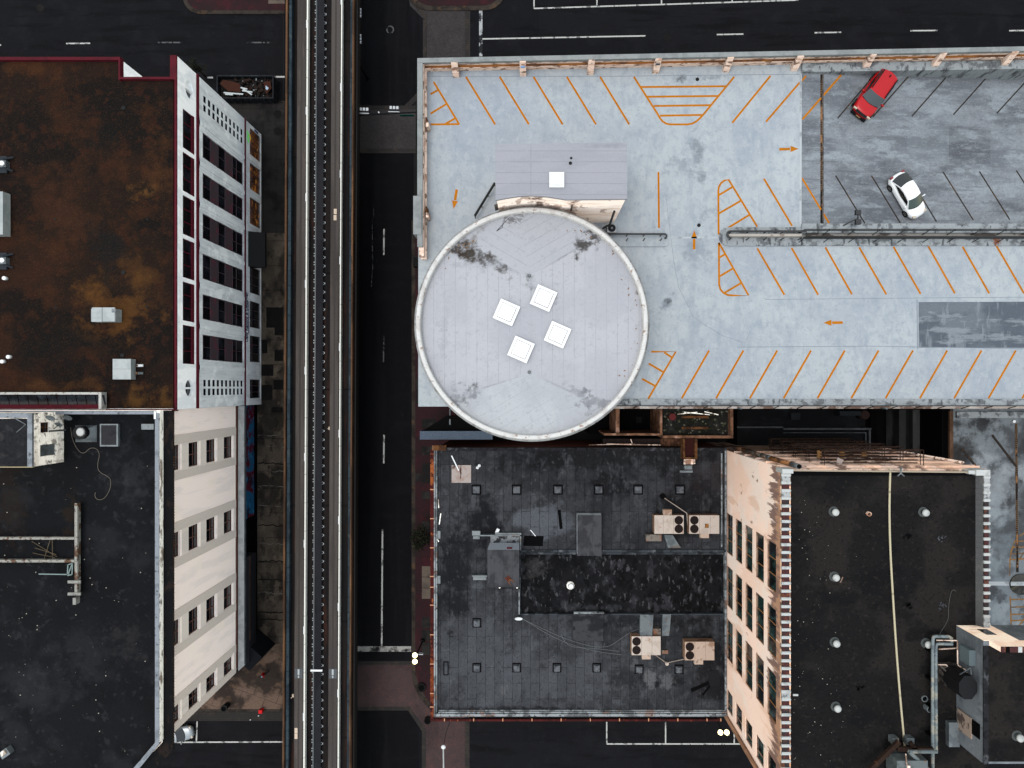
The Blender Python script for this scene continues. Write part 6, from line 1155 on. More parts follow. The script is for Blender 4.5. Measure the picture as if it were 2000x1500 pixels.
m.build('rail', M('cream_rail', (226, 206, 184), GH), tb)
m = MB(); m.box(XT0 + .4, XT1 - .6, YT1 - .5, YT1 - .2, T - 1.2, T + .12); m.build('north_upstand', m_dark, tb)
for px in (1755, 1764):
    m = MB(); s = 1 if px < 1760 else -1; m.tube([P(px + s * 2, 913, 30.2), P(px + s * 5, 917, 30.9), P(px + s * 5, 924, 31.0), P(px - s * 2, 930, 30.9)], .06); m.build('gooseneck', m_galv, tb)
# north wall: mouldings, windows, fire escape
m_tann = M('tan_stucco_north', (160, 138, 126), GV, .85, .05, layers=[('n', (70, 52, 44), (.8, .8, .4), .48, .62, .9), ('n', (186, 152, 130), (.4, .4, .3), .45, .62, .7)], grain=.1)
nops = [(x, x + 2.2, z0 + .2, z1) for x in (23.2, 27.2, 31.2) for z0, z1 in tops[:4]]
m = MB(); facade(m, 'y', YT1, 1, XT0 + .301, XT1, 0, T - .4, nops, .24); m.build('north_wall', m_tann, tb)
for o in nops: window(tb, 'y', YT1, 1, o, .24, m_glass, m_tfr, va=(.5,), w=.08)
m = MB()
for z in (28.6, 27.9, 24.8, 21.4, 18.1, 14.6): m.box(XT0 + .02, XT1 - .02, YT1 + .002, YT1 + .16, z, z + .14)
m.build('moulding', m_tann, tb)
m = MB(); m.tube([(36.4, YT1 + .5, 14), (36.4, YT1 + .5, 29.4)], .12); m.build('downpipe', m_gpnk, tb)
flue = thing('flue_pipe', 'rusty vertical flue pipe rising up the corner of the tan tower block', 'flue', (21.95, YT1 + .35, 12))
for z0, z1, mt in ((12, 15.5, m_dr), (15.5, 16.4, m_rust), (16.4, 21.4, m_dr), (21.4, 23.2, m_dr), (23.2, 24.0, m_galv), (24.0, 29.2, M('brown_flue', (112, 76, 46), GV, .7, layers=[('n', (50, 34, 30), (1, 1, .4), .5, .66, .9)])), (29.2, 31.0, m_galv)):
    m = MB(); m.cyl(21.95, YT1 + .35, z0, z1 - .01, .22 + (.02 if mt is m_rust or z0 == 23.2 else 0), n=16); m.build('pipe_section', mt, flue)
m = MB(); m.cyl(21.95, YT1 + .35, 30.99, 31.02, .19, n=16); m.build('flue_mouth', m_dark, flue)
fe = thing('fire_escape', 'rusty iron fire escape clinging to the north wall of the tan tower block', 'fire escape', (28.5, YT1 + .8, 3))
m_fe = M('rusty_iron', (44, 32, 27), 1.6, .9, .05, layers=[('n', (38, 28, 24), (1, 1, 1), .45, .62, .8), ('n', (104, 64, 40), (2, 2, 2), .66, .76, .6)], grain=.2)
for z in (27.6, 24.2, 20.8, 17.4, 14):
    m = MB()
    for k in range(5): m.box(25, 33.5, YT1 + .25 + k * .26, YT1 + .35 + k * .26, z, z + .05)
    m.build('platform', m_fe, fe); m = MB()
    for k in range(14): x = 25 + k * .65; m.beam((x, YT1 + 1.5, z), (x, YT1 + 1.5, z + 1), .05, .05)
    for h in (.5, 1): m.beam((25, YT1 + 1.5, z + h), (33.5, YT1 + 1.5, z + h), .05, .05)
    for k in (25, 33.5):
        for h in (.5, 1): m.beam((k, YT1 + .2, z + h), (k, YT1 + 1.5, z + h), .05, .05)
    m.build('railing', m_fe, fe)
    if z < 27: m = MB(); m.beam((26.2, YT1 + .7, z), (29.4, YT1 + .7, z + 3.4), .06, .3); m.beam((26.2, YT1 + 1.2, z), (29.4, YT1 + 1.2, z + 3.4), .06, .3); m.build('stair', m_fe, fe)
m = MB()
for x in (25.6, 27.6, 29.6): m.box(x, x + .42, YT1 + .5, YT1 + 1.2, 25.5, 25.62)
m.build('bracket_panel', M('ochre_panel', (124, 90, 56), 1.6), fe)
tag(MB().prism([P(1636, 894, 28.5)[:2], P(1648, 898, 28.5)[:2], P(1644, 906, 28.5)[:2], P(1634, 904, 28.5)[:2]], 28.4, 28.5).build('loose_sheet', M('pink_grey_sheet', (188, 170, 164), GH)), 'pale loose sheet lying on the top platform of the fire escape', 'sheet')
# rooftop penthouse flush with the east wall
ph = thing('penthouse', 'grey-walled penthouse with brick-edged north parapet on the tan tower roof', 'penthouse', (40, -25, T))
PX0, PY1, PY0, PZ = 35.48, -19.92, -29.6, 33.6
m = MB(); m.box(PX0, 46, PY0, PY1 - .02, T - .2, PZ); m.build('wall', M('grey_render', (92, 96, 101), GW, .85, .05, layers=[('n', (66, 70, 75), (.4, .4, .5), .46, .64, .7), ('n', (112, 116, 120), (.6, .6, .3), .6, .72, .5)], grain=.1), ph)
m = MB(); m.box(PX0 + .35, 46, PY0 + .2, PY1 - .4, PZ, PZ + .06); m.build('roof', m_mem2, ph)
m = MB(); m.box(PX0 + .02, XT1 + .1, PY1, PY1 + .02, 29.9, PZ + .0); m.build('north_wall', m_tanp, ph)
m = MB(); m.box(PX0 + .45, 46, PY1 - .36, PY1 + .03, PZ, 35.0); m.build('north_parapet', m_tanp, ph)
m = MB()
for k in range(12):
    m.m = (0, 1, 0, 0, 2, 0, 2, 2, 0, 1, 0, 0)[k]; m.box(PX0 + .45 + k * .32, PX0 + .45 + (k + 1) * .32 - .01, PY1 - .37, PY1 + .05, 35.0, 35.1)
m.build('parapet_brick', [m_terra, m_dark, m_tooth], ph)
m = MB(); m.box(PX0 + 1.1, PX0 + 1.9, PY1 + .021, PY1 + .05, 31, 32.3); m.build('window', m_glass, ph)
m = MB(); m.box(PX0 - .05, PX0 + .34, PY0, PY1 - .4, PZ, PZ + .1); m.build('roof_edge', m_ldk, ph)
m = MB(); m.box(PX0 - .5, PX0, Y(1295, 32), Y(1265, 32), 31.3, 32.6); m.build('wall_cabinet', M('cabinet_grey', (74, 84, 88), GW, .6), ph)
m = MB(); m.box(PX0 - .09, PX0 - .005, Y(1430, 32), Y(1402, 32), 32.25, 33.2); m.build('recess_shade_box', m_dark, ph)  # proud black box, the shade of a recess given as its colour
m = MB(); m.box(PX0 - .12, PX0 - .01, Y(1430, 31), Y(1390, 31), 30.3, 32.2); m.build('door', M('stained_door', (128, 112, 102), GW, layers=[('n', (56, 46, 44), (.9, .9, 1), .48, .6, .9)]), ph)
m = MB(); m.box(PX0 - .9, PX0 - .02, Y(1490, 33), Y(1440, 33), T, T + .5); m.build('step', m_galv, ph)
tank = thing('water_tank', 'black rounded tank strapped against the penthouse wall', 'tank', (35.0, Y(1340, 32), T))
m = MB(); x, y = X(1888, 33), Y(1341, 33); m.prism([(x + .78 * math.cos(R(22.5 + 45 * i)), y + 1.0 * math.sin(R(22.5 + 45 * i))) for i in range(8)], 31.0, 33.2); m.build('shell', m_black, tank)
m = MB(); m.box(x - .6, x + .75, y - .8, y + .8, 30.0, 31.0)
for k in (-.5, .1, .5): m.beam((x - 1.0, y + k + .6, 30.1), (x - .6, y + k, 31.2), .14, .1)
m.build('stand', M('tank_stand', (120, 112, 106), GH, layers=[('n', (48, 44, 44), (1, 1, 1), .45, .6, .9)]), tank)
m = MB(); m.tube([(x - .6, y + 1.0, 33.1), (x + .3, y + 1.5, 33.0), (x + .3, y + 1.0, 33.1)], .05); m.build('pipe_fitting', m_galv, tank)
# roof pipes
m_pipe = M('lagged_pipe', (132, 144, 148), GH, .6, .3, layers=[('n', (186, 180, 164), (.9, 1.2, 1), .54, .66, .8), ('n', (84, 94, 100), (1.5, 1.5, 1), .56, .68, .7)], grain=.1)
pp = thing('pipe_run', 'pair of lagged grey pipes running past the penthouse to the roof machinery', 'pipes', (X(1826, T), Y(1370, T), T))
z = 31.0
m = MB(); m.tube([P(1859, 1254, z), P(1858, 1246, z), P(1853, 1243.5, z), P(1828, 1243, z), P(1823.5, 1244, z), P(1822, 1250, z), P(1821.5, 1560, z)], .14, 8); m.build('outer_pipe', m_pipe, pp)
m = MB(); m.tube([P(1860, 1258, z), P(1838, 1257.5, z), P(1829.5, 1258, z), P(1828, 1264, z), P(1828.5, 1470, z)], .13, 8); m.build('inner_pipe', m_pipe, pp)
m = MB(); m.tube([P(1829, 1250.5, z + .3), P(1869, 1251, z + .3), P(1870, 1253, z + .3), P(1870.5, 1296, z + .3), P(1872, 1300, z + .2), P(1892, 1312, z + .4), P(1876, 1315, z + .4)], .05); m.tube([P(1832, 1298, z), P(1848, 1298.5, z), P(1851, 1302, z)], .05); m.tube([P(1833, 1268, z), P(1868, 1266, z)], .06); m.build('conduit', m_gpnk, pp)
m = MB()
for py in (1275, 1330, 1385, 1440): m.box(X(1819, z), X(1831, z), Y(py + 2, z), Y(py - 2, z), T, z - .16)
m.build('pipe_support', m_dark, pp)
m = MB(); m.tube([P(a, b, T + .1) for a, b in smooth_path([(1739, 914), (1737.5, 960), (1737, 1010), (1739, 1080), (1744, 1165), (1750, 1260), (1757, 1350), (1764, 1425), (1768, 1468)], 2)], .09, 6)
tag(m.build('long_roof_hose', M('cream_hose', (222, 210, 178), GH, .6, layers=[('b', (120, 110, 90), 50, 8.5, .12, .6, 0, 0)])), 'long cream hose lying down the middle of the tan tower roof', 'hose')
tag(MB().tube([P(a, b, T + .04) for a, b in smooth_path([(1867, 1154), (1861, 1151), (1856, 1160), (1852, 1190), (1853, 1206), (1848, 1218), (1836, 1236), (1833, 1250)], 2)], .025, 5).build('loose_wire', M('grey_wire', (96, 98, 96), GH)), 'thin grey wire curling over the roof north of the lagged pipes', 'wire')
def mush(px, py, label, z0=T, mat=m_tooth, h=.62):
    t = thing('mushroom_vent', label, 'roof vent', P(px - 3, py - 2, z0), 'white roof vents')
    x, y = X(px - 3, z0), Y(py - 2, z0); xt, yt = x, y
    m = MB(); m.cyl(x, y, z0, z0 + h * .7, .19, n=14); m.build('stack', m_galv, t)
    m = MB(); m.smooth = True; m.lathe(x, y, [(.29, z0 + h * .62), (.29, z0 + h * .8), (.21, z0 + h * .95), (.001, z0 + h)], 18); m.build('cap', mat, t)
    m = MB(); m.lathe(x, y, [(.20, z0 + .012), (.42, z0 + .012)], 18); m.build('flashing', M('vent_flashing', (92, 96, 96), GH) if 'vent_flashing' not in bpy.data.materials else bpy.data.materials['vent_flashing'], t)
mush(1631, 1001, 'white mushroom vent nearest the toothed parapet and the north rail, west of the pipe ring'); mush(1806, 1002, 'white mushroom vent east of the cream hose, alone in the north of the roof')
mush(1632, 1128, 'white mushroom vent second from the north in the western line, tiny stick beside it'); mush(1633, 1256, 'white mushroom vent third from the north in the western line')
mush(1635, 1382, 'dented white mushroom vent, southernmost of the western line'); mush(1811, 1258, 'white mushroom vent standing close to the bend of the lagged pipes')
mush(1989, 1439, 'white mushroom vent on the black penthouse roof', PZ + .06)
m = MB(); m.lathe(X(1695, T), Y(1003, T), [(.13, T + .02), (.13, T + .3), (.19, T + .3), (.19, T + .02)], 18); tag(m.build('pipe_ring', m_gpnk), 'small open pink pipe ring on the tan tower roof between two vents', 'pipe')
for (px, py), h, l in (((1807, 1367), .12, 'low open grey pipe ring beside the lagged pipes, northern of two'), ((1811, 1383), .6, 'tall open grey pipe stub beside the lagged pipes, southern of two')):
    x, y = X(px - 2, T), Y(py - 3, T); m = MB(); m.lathe(x, y, [(.2, T), (.2, T + h), (.27, T + h), (.27, T)], 18); m.m = 1; m.cyl(x, y, T + .01, T + .02, .2, n=14); tag(m.build('open_pipe', [m_galv, m_dark]), l, 'pipe', 'open roof pipes')
tag(MB().beam(P(1641, 1138, T + .05), P(1646, 1127, T + .05), .1, .05).build('small_stick', m_dr), 'tiny brown stick beside the second white vent of the western line', 'stick')
tag(MB().pbox(1549, 1356, 1559, 1359.5, T, T + .1).build('white_batten', m_tooth), 'tiny white batten on the black roof next to the western parapet', 'batten')
for i, (px, py) in enumerate(((1771, 1049), (1840, 1052), (1772, 1182), (1841, 1183), (1681, 1345))):
    m = MB(); rr = random.Random(i); x, y = X(px, T), Y(py, T)
    for _ in range(7): s = rr.uniform(.05, .16); m.obox(x + rr.uniform(-.3, .3), y + rr.uniform(-.25, .25), s * 2, s, T, T + .05, rr.uniform(0, 3))
    if i in (1, 3): stuff('roof_debris', m, m_pat)
    else: stuff('roof_debris', m, m_dark)
m = MB(); rr = random.Random(31)
for i in range(80):
    px = 1548 + abs(rr.gauss(0, 60)) if i < 110 else rr.uniform(1550, 1850); py = rr.uniform(960, 1490)
    if px > 1815: continue
    s = rr.choice((.02, .03, .04, .06)); m.obox(X(px, T), Y(py, T), s, s, T, T + s, 0)
stuff('roof_litter', m, bpy.data.materials['pale_litter'])
# roof machinery at the south
mc = thing('roof_machinery', 'rusty braced frame holding a pale cooling box, cut by the picture bottom', 'roof machinery', P(1780, 1480, T))
m = MB(); z = 31.2
for a, b in (((1756, 1448), (1690, 1512)), ((1778, 1450), (1818, 1510)), ((1752, 1462), (1822, 1464))): m.beam(P(*a, z), P(*b, z), .35, .3)
m.build('braced_frame', m_fe, mc)
m = MB(); m.pbox(1743, 1442, 1756, 1455, T, 30.7); m.pbox(1771, 1442, 1786, 1455, T, 30.7); m.build('footing', m_galv, mc)
m = MB(); z = 32.4; m.pbox(1752, 1486, 1812, 1560, T + .6, z); m.build('cooling_box', M('dull_green_grey_metal', (104, 112, 114), GH, .6, .3, layers=[('n', (70, 76, 78), (.7, .7, .7), .46, .62, .8), ('n', (122, 96, 74), (.9, .9, 1), .62, .72, .7)]), mc)
m = MB(); m.tube([P(1775, 1468, 32.2), P(1830, 1468, 32.2)], .15, 8); m.tube([P(1776, 1468, 32.2), P(1830, 1520, 32.2)], .17, 8); m.build('header_pipe', m_pipe, mc)
m = MB(); m.box(X(1771, z), X(1776, z), Y(1500, z), Y(1494, z), z, z + .15); m.tube([P(1769, 1472, z), P(1771, 1494, z + .1)], .05); m.build('fitting', m_gpnk, mc)
# ---------------------------------------------------------------- vehicles
def outline(x0, x1, hw, nf=.55, nr=.4, n=9):
    """plan outline of a car body: rounded nose at +x, rounder or squarer tail at -x, returned as half-widths along x"""
    L = x1 - x0; st = []
    for i in range(n + 1):
        t = i / n; x = x0 + L * t; d = 1.0
        if x > x1 - nf * 2: u = (x - (x1 - nf * 2)) / (nf * 2); d = (1 - u ** 3.2 * .42)
        if x < x0 + nr * 2: u = ((x0 + nr * 2) - x) / (nr * 2); d = min(d, 1 - u ** 3.2 * .36)
        st.append((x, hw * d))
    return st
def loft(mb, secs):
    k = len(secs[0]); mb.add([v for s in secs for v in s], [(j * k + i, (j + 1) * k + i, (j + 1) * k + (i + 1) % k, j * k + (i + 1) % k) for j in range(len(secs) - 1) for i in range(k)] + [tuple(range(k)), tuple(range((len(secs) - 1) * k, len(secs) * k))[::-1]])
def car(t, paint, L, Wd, Hb, Hr, cab, glassm, suv=False, wheel_r=.34, rails=False):
    hw = Wd / 2; x0, x1 = -L / 2, L / 2
    st = outline(x0, x1, hw, .6, .45, 16)
    secs = []
    for x, w in st:
        tn = (x - x0) / L
        hood = Hb - (.16 if not suv else .07) * max(0, (tn - .68) / .32) ** 1.6 - (.05 if not suv else .02) * max(0, (.12 - tn) / .12)
        end = .12 if tn in (0, 1) or tn > .999 else 0
        secs.append([(x, -w + .10 + end * .3, .22), (x, -w + .01, .38), (x, -w, .62), (x, -w + .04, hood - .16), (x, -w + .13, hood - .03 - end), (x, -w * .5, hood + .03 - end), (x, 0, hood + .045 - end), (x, w * .5, hood + .03 - end), (x, w - .13, hood - .03 - end), (x, w - .04, hood - .16), (x, w, .62), (x, w - .01, .38), (x, w - .10 - end * .3, .22)])
    m = MB(); m.smooth = True; loft(m, secs); body = m.build('body', paint, t, local=True)
    md = body.modifiers.new('round', 'SUBSURF'); md.levels = 1; md.render_levels = 2
    # cabin: rear base, rear roof edge, front roof edge, front base
    rb, rr_, fr_, fb = cab; wb, wr = hw - .09, hw - (.22 if suv else .30)
    def ring(x, w, z, bow): return [(x, -w, z), (x + bow * .7, -w * .5, z + .02), (x + bow, 0, z + .03), (x + bow * .7, w * .5, z + .02), (x, w, z)]
    R1, R2, R3, R4 = ring(rb, wb - .06, Hb - .02, -.16 if not suv else -.14), ring(rr_, wr - (.1 if suv else 0), Hr - .04, -.1 if not suv else -.14), ring(fr_, wr, Hr - .03, .1), ring(fb, wb - .02, Hb - .02, .26)
    mid1 = ring((rr_ * .66 + fr_ * .34), wr + .02, Hr + .01, 0)
    mid2 = ring((rr_ * .34 + fr_ * .66), wr + .02, Hr + .012, .02)
    m = MB(); m.smooth = True; rs = [R2, mid1, mid2, R3]
    m.add([v for r in rs for v in r], [(j * 5 + i, (j + 1) * 5 + i, (j + 1) * 5 + i + 1, j * 5 + i + 1) for j in range(3) for i in range(4)])
    roof = m.build('roof', paint, t, local=True)
    def patch(name, A, B, mat, par=t):
        m = MB(); m.smooth = True; n = len(A); m.add(A + B, [(i, n + i, n + i + 1, i + 1) for i in range(n - 1)]); return m.build(name, mat, par, local=True)
    ws = patch('windscreen', R3, R4, glassm); patch('rear_window', R1, R2, m_carglass)
    for s, i in ((-1, 0), (1, 4)):
        belt = [(rb, s * (wb - .06), Hb - .02), (rb * .5 + fb * .5, s * (wb + .0), Hb - .02), (fb, s * (wb - .02), Hb - .02)]
        top = [R2[i], mid1[i], mid2[i], R3[i]]
        m = MB(); m.add([R1[i], belt[1], R4[i], R3[i], mid2[i], mid1[i], R2[i]], [(0, 1, 2, 3, 4, 5, 6) if s < 0 else (6, 5, 4, 3, 2, 1, 0)]); m.build('side_wall', paint, t, local=True)
        # side glass slightly proud
        def inset(p, q, k): return tuple(a + (b - a) * k for a, b in zip(p, q))
        def off(p): return (p[0], p[1] + s * .045, p[2] + .01)
        lo = .12; hi = .1
        A = [off(inset(R1[i], R2[i], .3)), off(inset(belt[1], mid1[i], lo)), off(inset(R4[i], R3[i], .22))]
        B = [off(inset(R2[i], R1[i], .28)), off(inset(mid1[i], belt[1], hi)), off(inset(R3[i], R4[i], .22))]
        m = MB(); m.add([(A[0][0] + .15, A[0][1], A[0][2]), A[1], (A[2][0] - .2, A[2][1], A[2][2]), (B[2][0] - .12, B[2][1], B[2][2]), B[1], (B[0][0] + .2, B[0][1], B[0][2])], [(0, 1, 2, 3, 4, 5) if s < 0 else (5, 4, 3, 2, 1, 0)]); m.build('side_window', m_carglass, t, local=True)
        m = MB(); m.smooth = True; y = s * (hw + .09); m.add([(fb - .42, y - .11, Hb + .02), (fb - .30, y - .11, Hb), (fb - .28, y + .11, Hb + .02), (fb - .42, y + .12, Hb + .03), (fb - .42, y - .11, Hb + .2), (fb - .32, y - .11, Hb + .19), (fb - .30, y + .11, Hb + .19), (fb - .42, y + .12, Hb + .2)], [(3, 2, 1, 0), (4, 5, 6, 7), (0, 1, 5, 4), (1, 2, 6, 5), (2, 3, 7, 6), (3, 0, 4, 7)]); m.beam((fb - .36, s * (hw - .14), Hb + .02), (fb - .36, y, Hb + .1), .07, .05); m.build('wing_mirror', paint, t, local=True)
        for x in (x0 + .88, x1 - .92):
            tr = MB(); n = 20; r = wheel_r; ya, yb2 = s * (hw - .22), s * (hw + .012)
            vs = [(x + r * math.cos(2 * math.pi * k / n), yy, r + r * math.sin(2 * math.pi * k / n)) for yy in (ya, yb2) for k in range(n)]
            tr.add(vs, [(k, (k + 1) % n, n + (k + 1) % n, n + k) for k in range(n)] + [tuple(range(n)), tuple(range(n, 2 * n))]); w = tr.build('wheel', m_tyre, t, local=True)
            rm = MB(); yy = s * (hw + .016); vs = [(x, yy + s * .012, r)] + [(x + r * .66 * math.cos(2 * math.pi * k / 20), yy, r + r * .66 * math.sin(2 * math.pi * k / 20)) for k in range(20)]
            rm.add(vs, [(0, 1 + k, 1 + (k + 1) % 20) for k in range(20) if k % 4 < 2]); rm.build('rim', m_alloy, w, local=True)
        hy = s * (hw * (.74 if suv else .62))
        m = MB(); m.box(x1 - (.38 if not suv else .22), x1 - (.17 if not suv else .08), hy - .17, hy + .17, Hb - (.32 if not suv else .22), Hb - (.13 if not suv else .09)); m.build('headlight', m_lamp, t, local=True)
        m = MB(); m.box(x0 + .02, x0 + .2, s * hw * .66 - .12, s * hw * .66 + .16, Hb - .26, Hb - .06); m.build('tail_light', m_red, t, local=True)
        if rails:
            m = MB(); m.beam((rr_ + .15, s * (wr - .05), Hr + .07), (fr_ - .1, s * (wr - .05), Hr + .07), .1, .07); m.build('roof_rail', m_black, t, local=True)
    m = MB(); m.m = 0; m.box(x0 + .35, x1 - .45, -hw + .25, hw - .25, .16, .3); m.build('underbody', m_black, t, local=True)
    # bonnet shut line and wiper cowl
    m = MB(); pts = [(fb + .02 + .20 * (1 - (k / 4) ** 2), k / 4 * (hw - .2), Hb + .03 - .03 * abs(k / 4)) for k in range(-4, 5)]
    m.tube(pts, .03, 5); m.build('wiper_cowl', m_black, t, local=True)
    return hw, x0, x1
m_tyre = M('tyre_rubber', (26, 26, 28), GH, .8); m_alloy = M('alloy_rim', (170, 166, 162), GH, .35, .5, .6)
m_carglass = M('car_glass_dark', (14, 16, 19), GH, .08, .5); m_ws1 = M('windscreen_grey', (56, 66, 70), GH, .1, .5); m_ws2 = M('windscreen_green', (40, 66, 62), GH, .1, .5)
m_lamp = M('lamp_lens', (224, 208, 186), GH, .2, .5); m_red = M('red_lens', (150, 22, 24), GH, .25, .5)
m_cred = M('red_car_paint', (206, 12, 22), GH, .3, .25); m_cwhite = M('white_car_paint', (232, 233, 235), 1.9, .3, .5); m_csil = M('silver_car_paint', (150, 158, 164), GS, .3, .5, .3)
def place(name, label, px, py, zf, heading, cat='car', grade=False):
    x, y = X(px, zf), Y(py, zf); z = rz(x) if grade else zf
    x, y = X(px, z + .8), Y(py, z + .8); z = rz(x) if grade else zf
    t = thing(name, label, cat, (x, y, z))
    t.rotation_euler = (0, 0, R(heading))
    if grade:
        t.rotation_mode = 'QUATERNION'; n = Vector((-RXS, 0, 1)).normalized(); up = Vector((0, 0, 1)).rotation_difference(n)
        t.rotation_quaternion = up @ Matrix.Rotation(R(heading), 4, 'Z').to_quaternion()
    ORG[t] = (0, 0, 0); return t
t = place('parked_suv', 'bright red estate-style sport utility car with black roof rails parked on the ramp', 1705.5, 185, 22.0, -125.8, 'car', True)
hw, x0, x1 = car(t, m_cred, 4.75, 2.1, 1.08, 1.72, (-2.2, -1.95, .36, .98), m_ws1, suv=True, wheel_r=.38, rails=True)
m = MB(); m.box(x1 - .16, x1 + .01, -.58, .58, .78, .98); g_ = m.build('grille', m_black, t, local=True)
m = MB()
for k in range(7): m.box(x1 + .0, x1 + .025, -.5 + k * .16, -.47 + k * .16, .8, .96)
m.build('grille_bar', m_alloy, g_, local=True)
m = MB(); m.box(x1 - .12, x1 + .04, -.82, .82, .24, .55); m.build('front_bumper', m_black, t, local=True)
m = MB(); m.box(x1 + .041, x1 + .06, -.24, .24, .4, .54); m.build('number_plate', M('tan_plate', (206, 160, 110), GH), t, local=True)
m = MB(); m.box(-1.75, -1.55, -.05, .05, 1.76, 1.84); m.build('roof_antenna', m_black, t, local=True)
t = place('parked_saloon', 'white four-door saloon car with dark glass parked on the ramp beside the floodlight', 1772.5, 381, 21.5, -57.6, 'car', True)
car(t, m_cwhite, 4.6, 1.98, .96, 1.44, (-1.92, -1.02, .38, 1.12), m_ws2)
t = place('street_car', 'silver car on the street half hidden behind the corner of the cream building', 342, 1437, 0, 12)
car(t, m_csil, 4.5, 1.8, .95, 1.43, (-1.85, -1.1, .35, 1.08), m_carglass)

# ---------------------------------------------------------------- street things
sk = thing('rubbish_skip', 'long open steel rubbish skip heaped with broken timber and card on the north street', 'skip', P(478, 168, 0))
a = (X(423, 1.7), X(534, 1.7), Y(192, 1.7), Y(147, 1.7)); m = MB(); m_skip = M('dark_skip_steel', (40, 42, 46), GS, .7, .05, layers=[('n', (60, 66, 72), (1, 1, 1), .58, .7, .7)])
m.box(a[0], a[1], a[2], a[2] + .12, .15, 1.7); m.box(a[0], a[1], a[3] - .12, a[3], .15, 1.7); m.box(a[0], a[0] + .12, a[2] + .12, a[3] - .12, .15, 1.7); m.box(a[1] - .12, a[1], a[2] + .12, a[3] - .12, .15, 1.7)
for k in range(9): x = a[0] + .4 + k * (a[1] - a[0] - .8) / 8; m.box(x - .06, x + .06, a[2] - .09, a[2] - .002, .2, 1.65); m.box(x - .06, x + .06, a[3] + .002, a[3] + .09, .2, 1.65)
m.build('shell', m_skip, sk); m = MB(); m.box(a[0] + .13, a[1] - .13, a[2] + .13, a[3] - .13, .05, .6); m.build('floor', m_dark, sk)
m = MB(); rr = random.Random(13); m_rub = [M('dark_rubble', (30, 26, 25), GS, grain=.3), M('brown_rubble', (44, 32, 27), GS, grain=.3), M('white_rubble', (150, 160, 164), GS)]
for i in range(260):
    m.m = 0 if i < 150 else 1 if i < 232 else 2; s = rr.uniform(.06, .34 if i < 215 else .14)
    x, y = rr.uniform(a[0] + .4, a[1] - .4), rr.uniform(a[2] + .35, a[3] - .35); zz = .9 + .55 * (1 - abs((x - (a[0] + a[1]) / 2) / 3.6)) + rr.uniform(-.1, .2)
    m.obox(x, y, s * 2, s, zz - s * .4, zz, rr.uniform(0, 3.1))
m.m = 0; m.box(a[0] + .2, a[1] - .2, a[2] + .2, a[3] - .2, .6, 1.0); stuff('rubble', m, m_rub)
m_card = M('brown_cardboard', (66, 38, 30), GS, .9, layers=[('n', (62, 36, 28), (.8, .8, 1), .5, .66, .6)])
for i, pp in enumerate((((429, 163), (436, 156), (450, 158), (468, 163), (470, 180), (446, 178)), ((514, 160), (528, 158), (530, 172), (520, 184)))):
    tag(MB().pprism(pp, 1.62, 1.72).build('cardboard_sheet', m_card), ['large brown card sheet lying in the rubbish skip', 'small brown card sheet at the eastern end of the rubbish skip'][i], 'card sheet', 'card in the skip')
for i, (p, q_) in enumerate((((470, 171), (483, 174)), ((473, 177), (493, 180)), ((474, 173), (492, 185)), ((437, 181), (475, 184)), ((440, 184), (455, 185)))):
    tag(MB().beam(P(*p, 1.78), P(*q_, 1.8 + .03 * i), .16, .06).build('white_batten', M('white_batten_paint', (200, 206, 208), GS) if i == 0 else bpy.data.materials['white_batten_paint']), ['white batten in the rubbish skip, shortest of the middle three', 'white batten in the rubbish skip, thickest of the middle three', 'white batten slanting across the middle of the rubbish skip', 'long white batten along the southern side of the rubbish skip', 'short white batten at the southwest of the rubbish skip'][i], 'batten', 'battens in the skip')
tag(MB().prism([P(519, 167, 1.8)[:2], P(525, 172, 1.8)[:2], P(522, 176, 1.8)[:2], P(519, 174, 1.8)[:2]], 1.75, 1.83).build('blue_white_sheet', M('blue_white_plastic', (176, 196, 214), GS)), 'pale blue sheet scrap at the eastern end of the rubbish skip', 'sheet')
# traffic signals on mast arms
m_sig = M('signal_black', (26, 27, 29), GS, .6); m_vis = M('signal_visor_top', (214, 216, 220), GS, .5)
def signal(par, cx, cy, z, d, mats=True):
    """three-lamp head lying along d (unit xy), visors pointing across it"""
    d = Vector((d[0], d[1])); u = Vector((-d.y, d.x)); m = MB(); ang = math.atan2(d.y, d.x)
    m.obox(cx, cy, 1.15, .26, z, z + .36, ang); hd = m.build('signal_head', m_sig, par)
    m = MB(); m.obox(cx - u.x * .2, cy - u.y * .2, 1.3, .06, z - .05, z + .45, ang); m.build('backplate', m_vis, hd)
    for k in (-1, 0, 1):
        m = MB(); m.smooth = True; px_, py_ = cx + d.x * k * .38 + u.x * .14, cy + d.y * k * .38 + u.y * .14; vs = []
        for q in (0, .34):
            for i in range(9): a = R(-10 + 200 * i / 8); vs.append((px_ + d.x * .16 * math.cos(a) + u.x * q, py_ + d.y * .16 * math.cos(a) + u.y * q, z + .2 + .17 * math.sin(a)))
        m.add(vs, [(i, i + 1, 10 + i, 9 + i) for i in range(8)]); m.build('visor', m_vis, hd)
tsig = thing('signal_mast', 'traffic signal arm with two three-lamp heads reaching over the street from the car park', 'traffic signal', (X(806, 0), Y(222, 0), 0))
m = MB(); z = 6.0; m.cyl(X(815, z), Y(217.5, z), 0, 6.6, .13, .1, 12); m.build('pole', m_sig, tsig)
m = MB(); m.tube([(X(815, z), Y(221, z), z + .3), (X(694, z), Y(226.5, z), z + .15)], .09, 8); m.build('arm', m_sig, tsig)
signal(tsig, X(711.5, z), Y(220.5, z), z, (1, -.03)); signal(tsig, X(770.5, z), Y(217.5, z), z, (1, -.03))
m = MB(); m.cyl(X(739.5, z + .5), Y(219, z + .5), z + .2, z + .5, .08, n=10); m.build('sensor', m_vis, tsig)
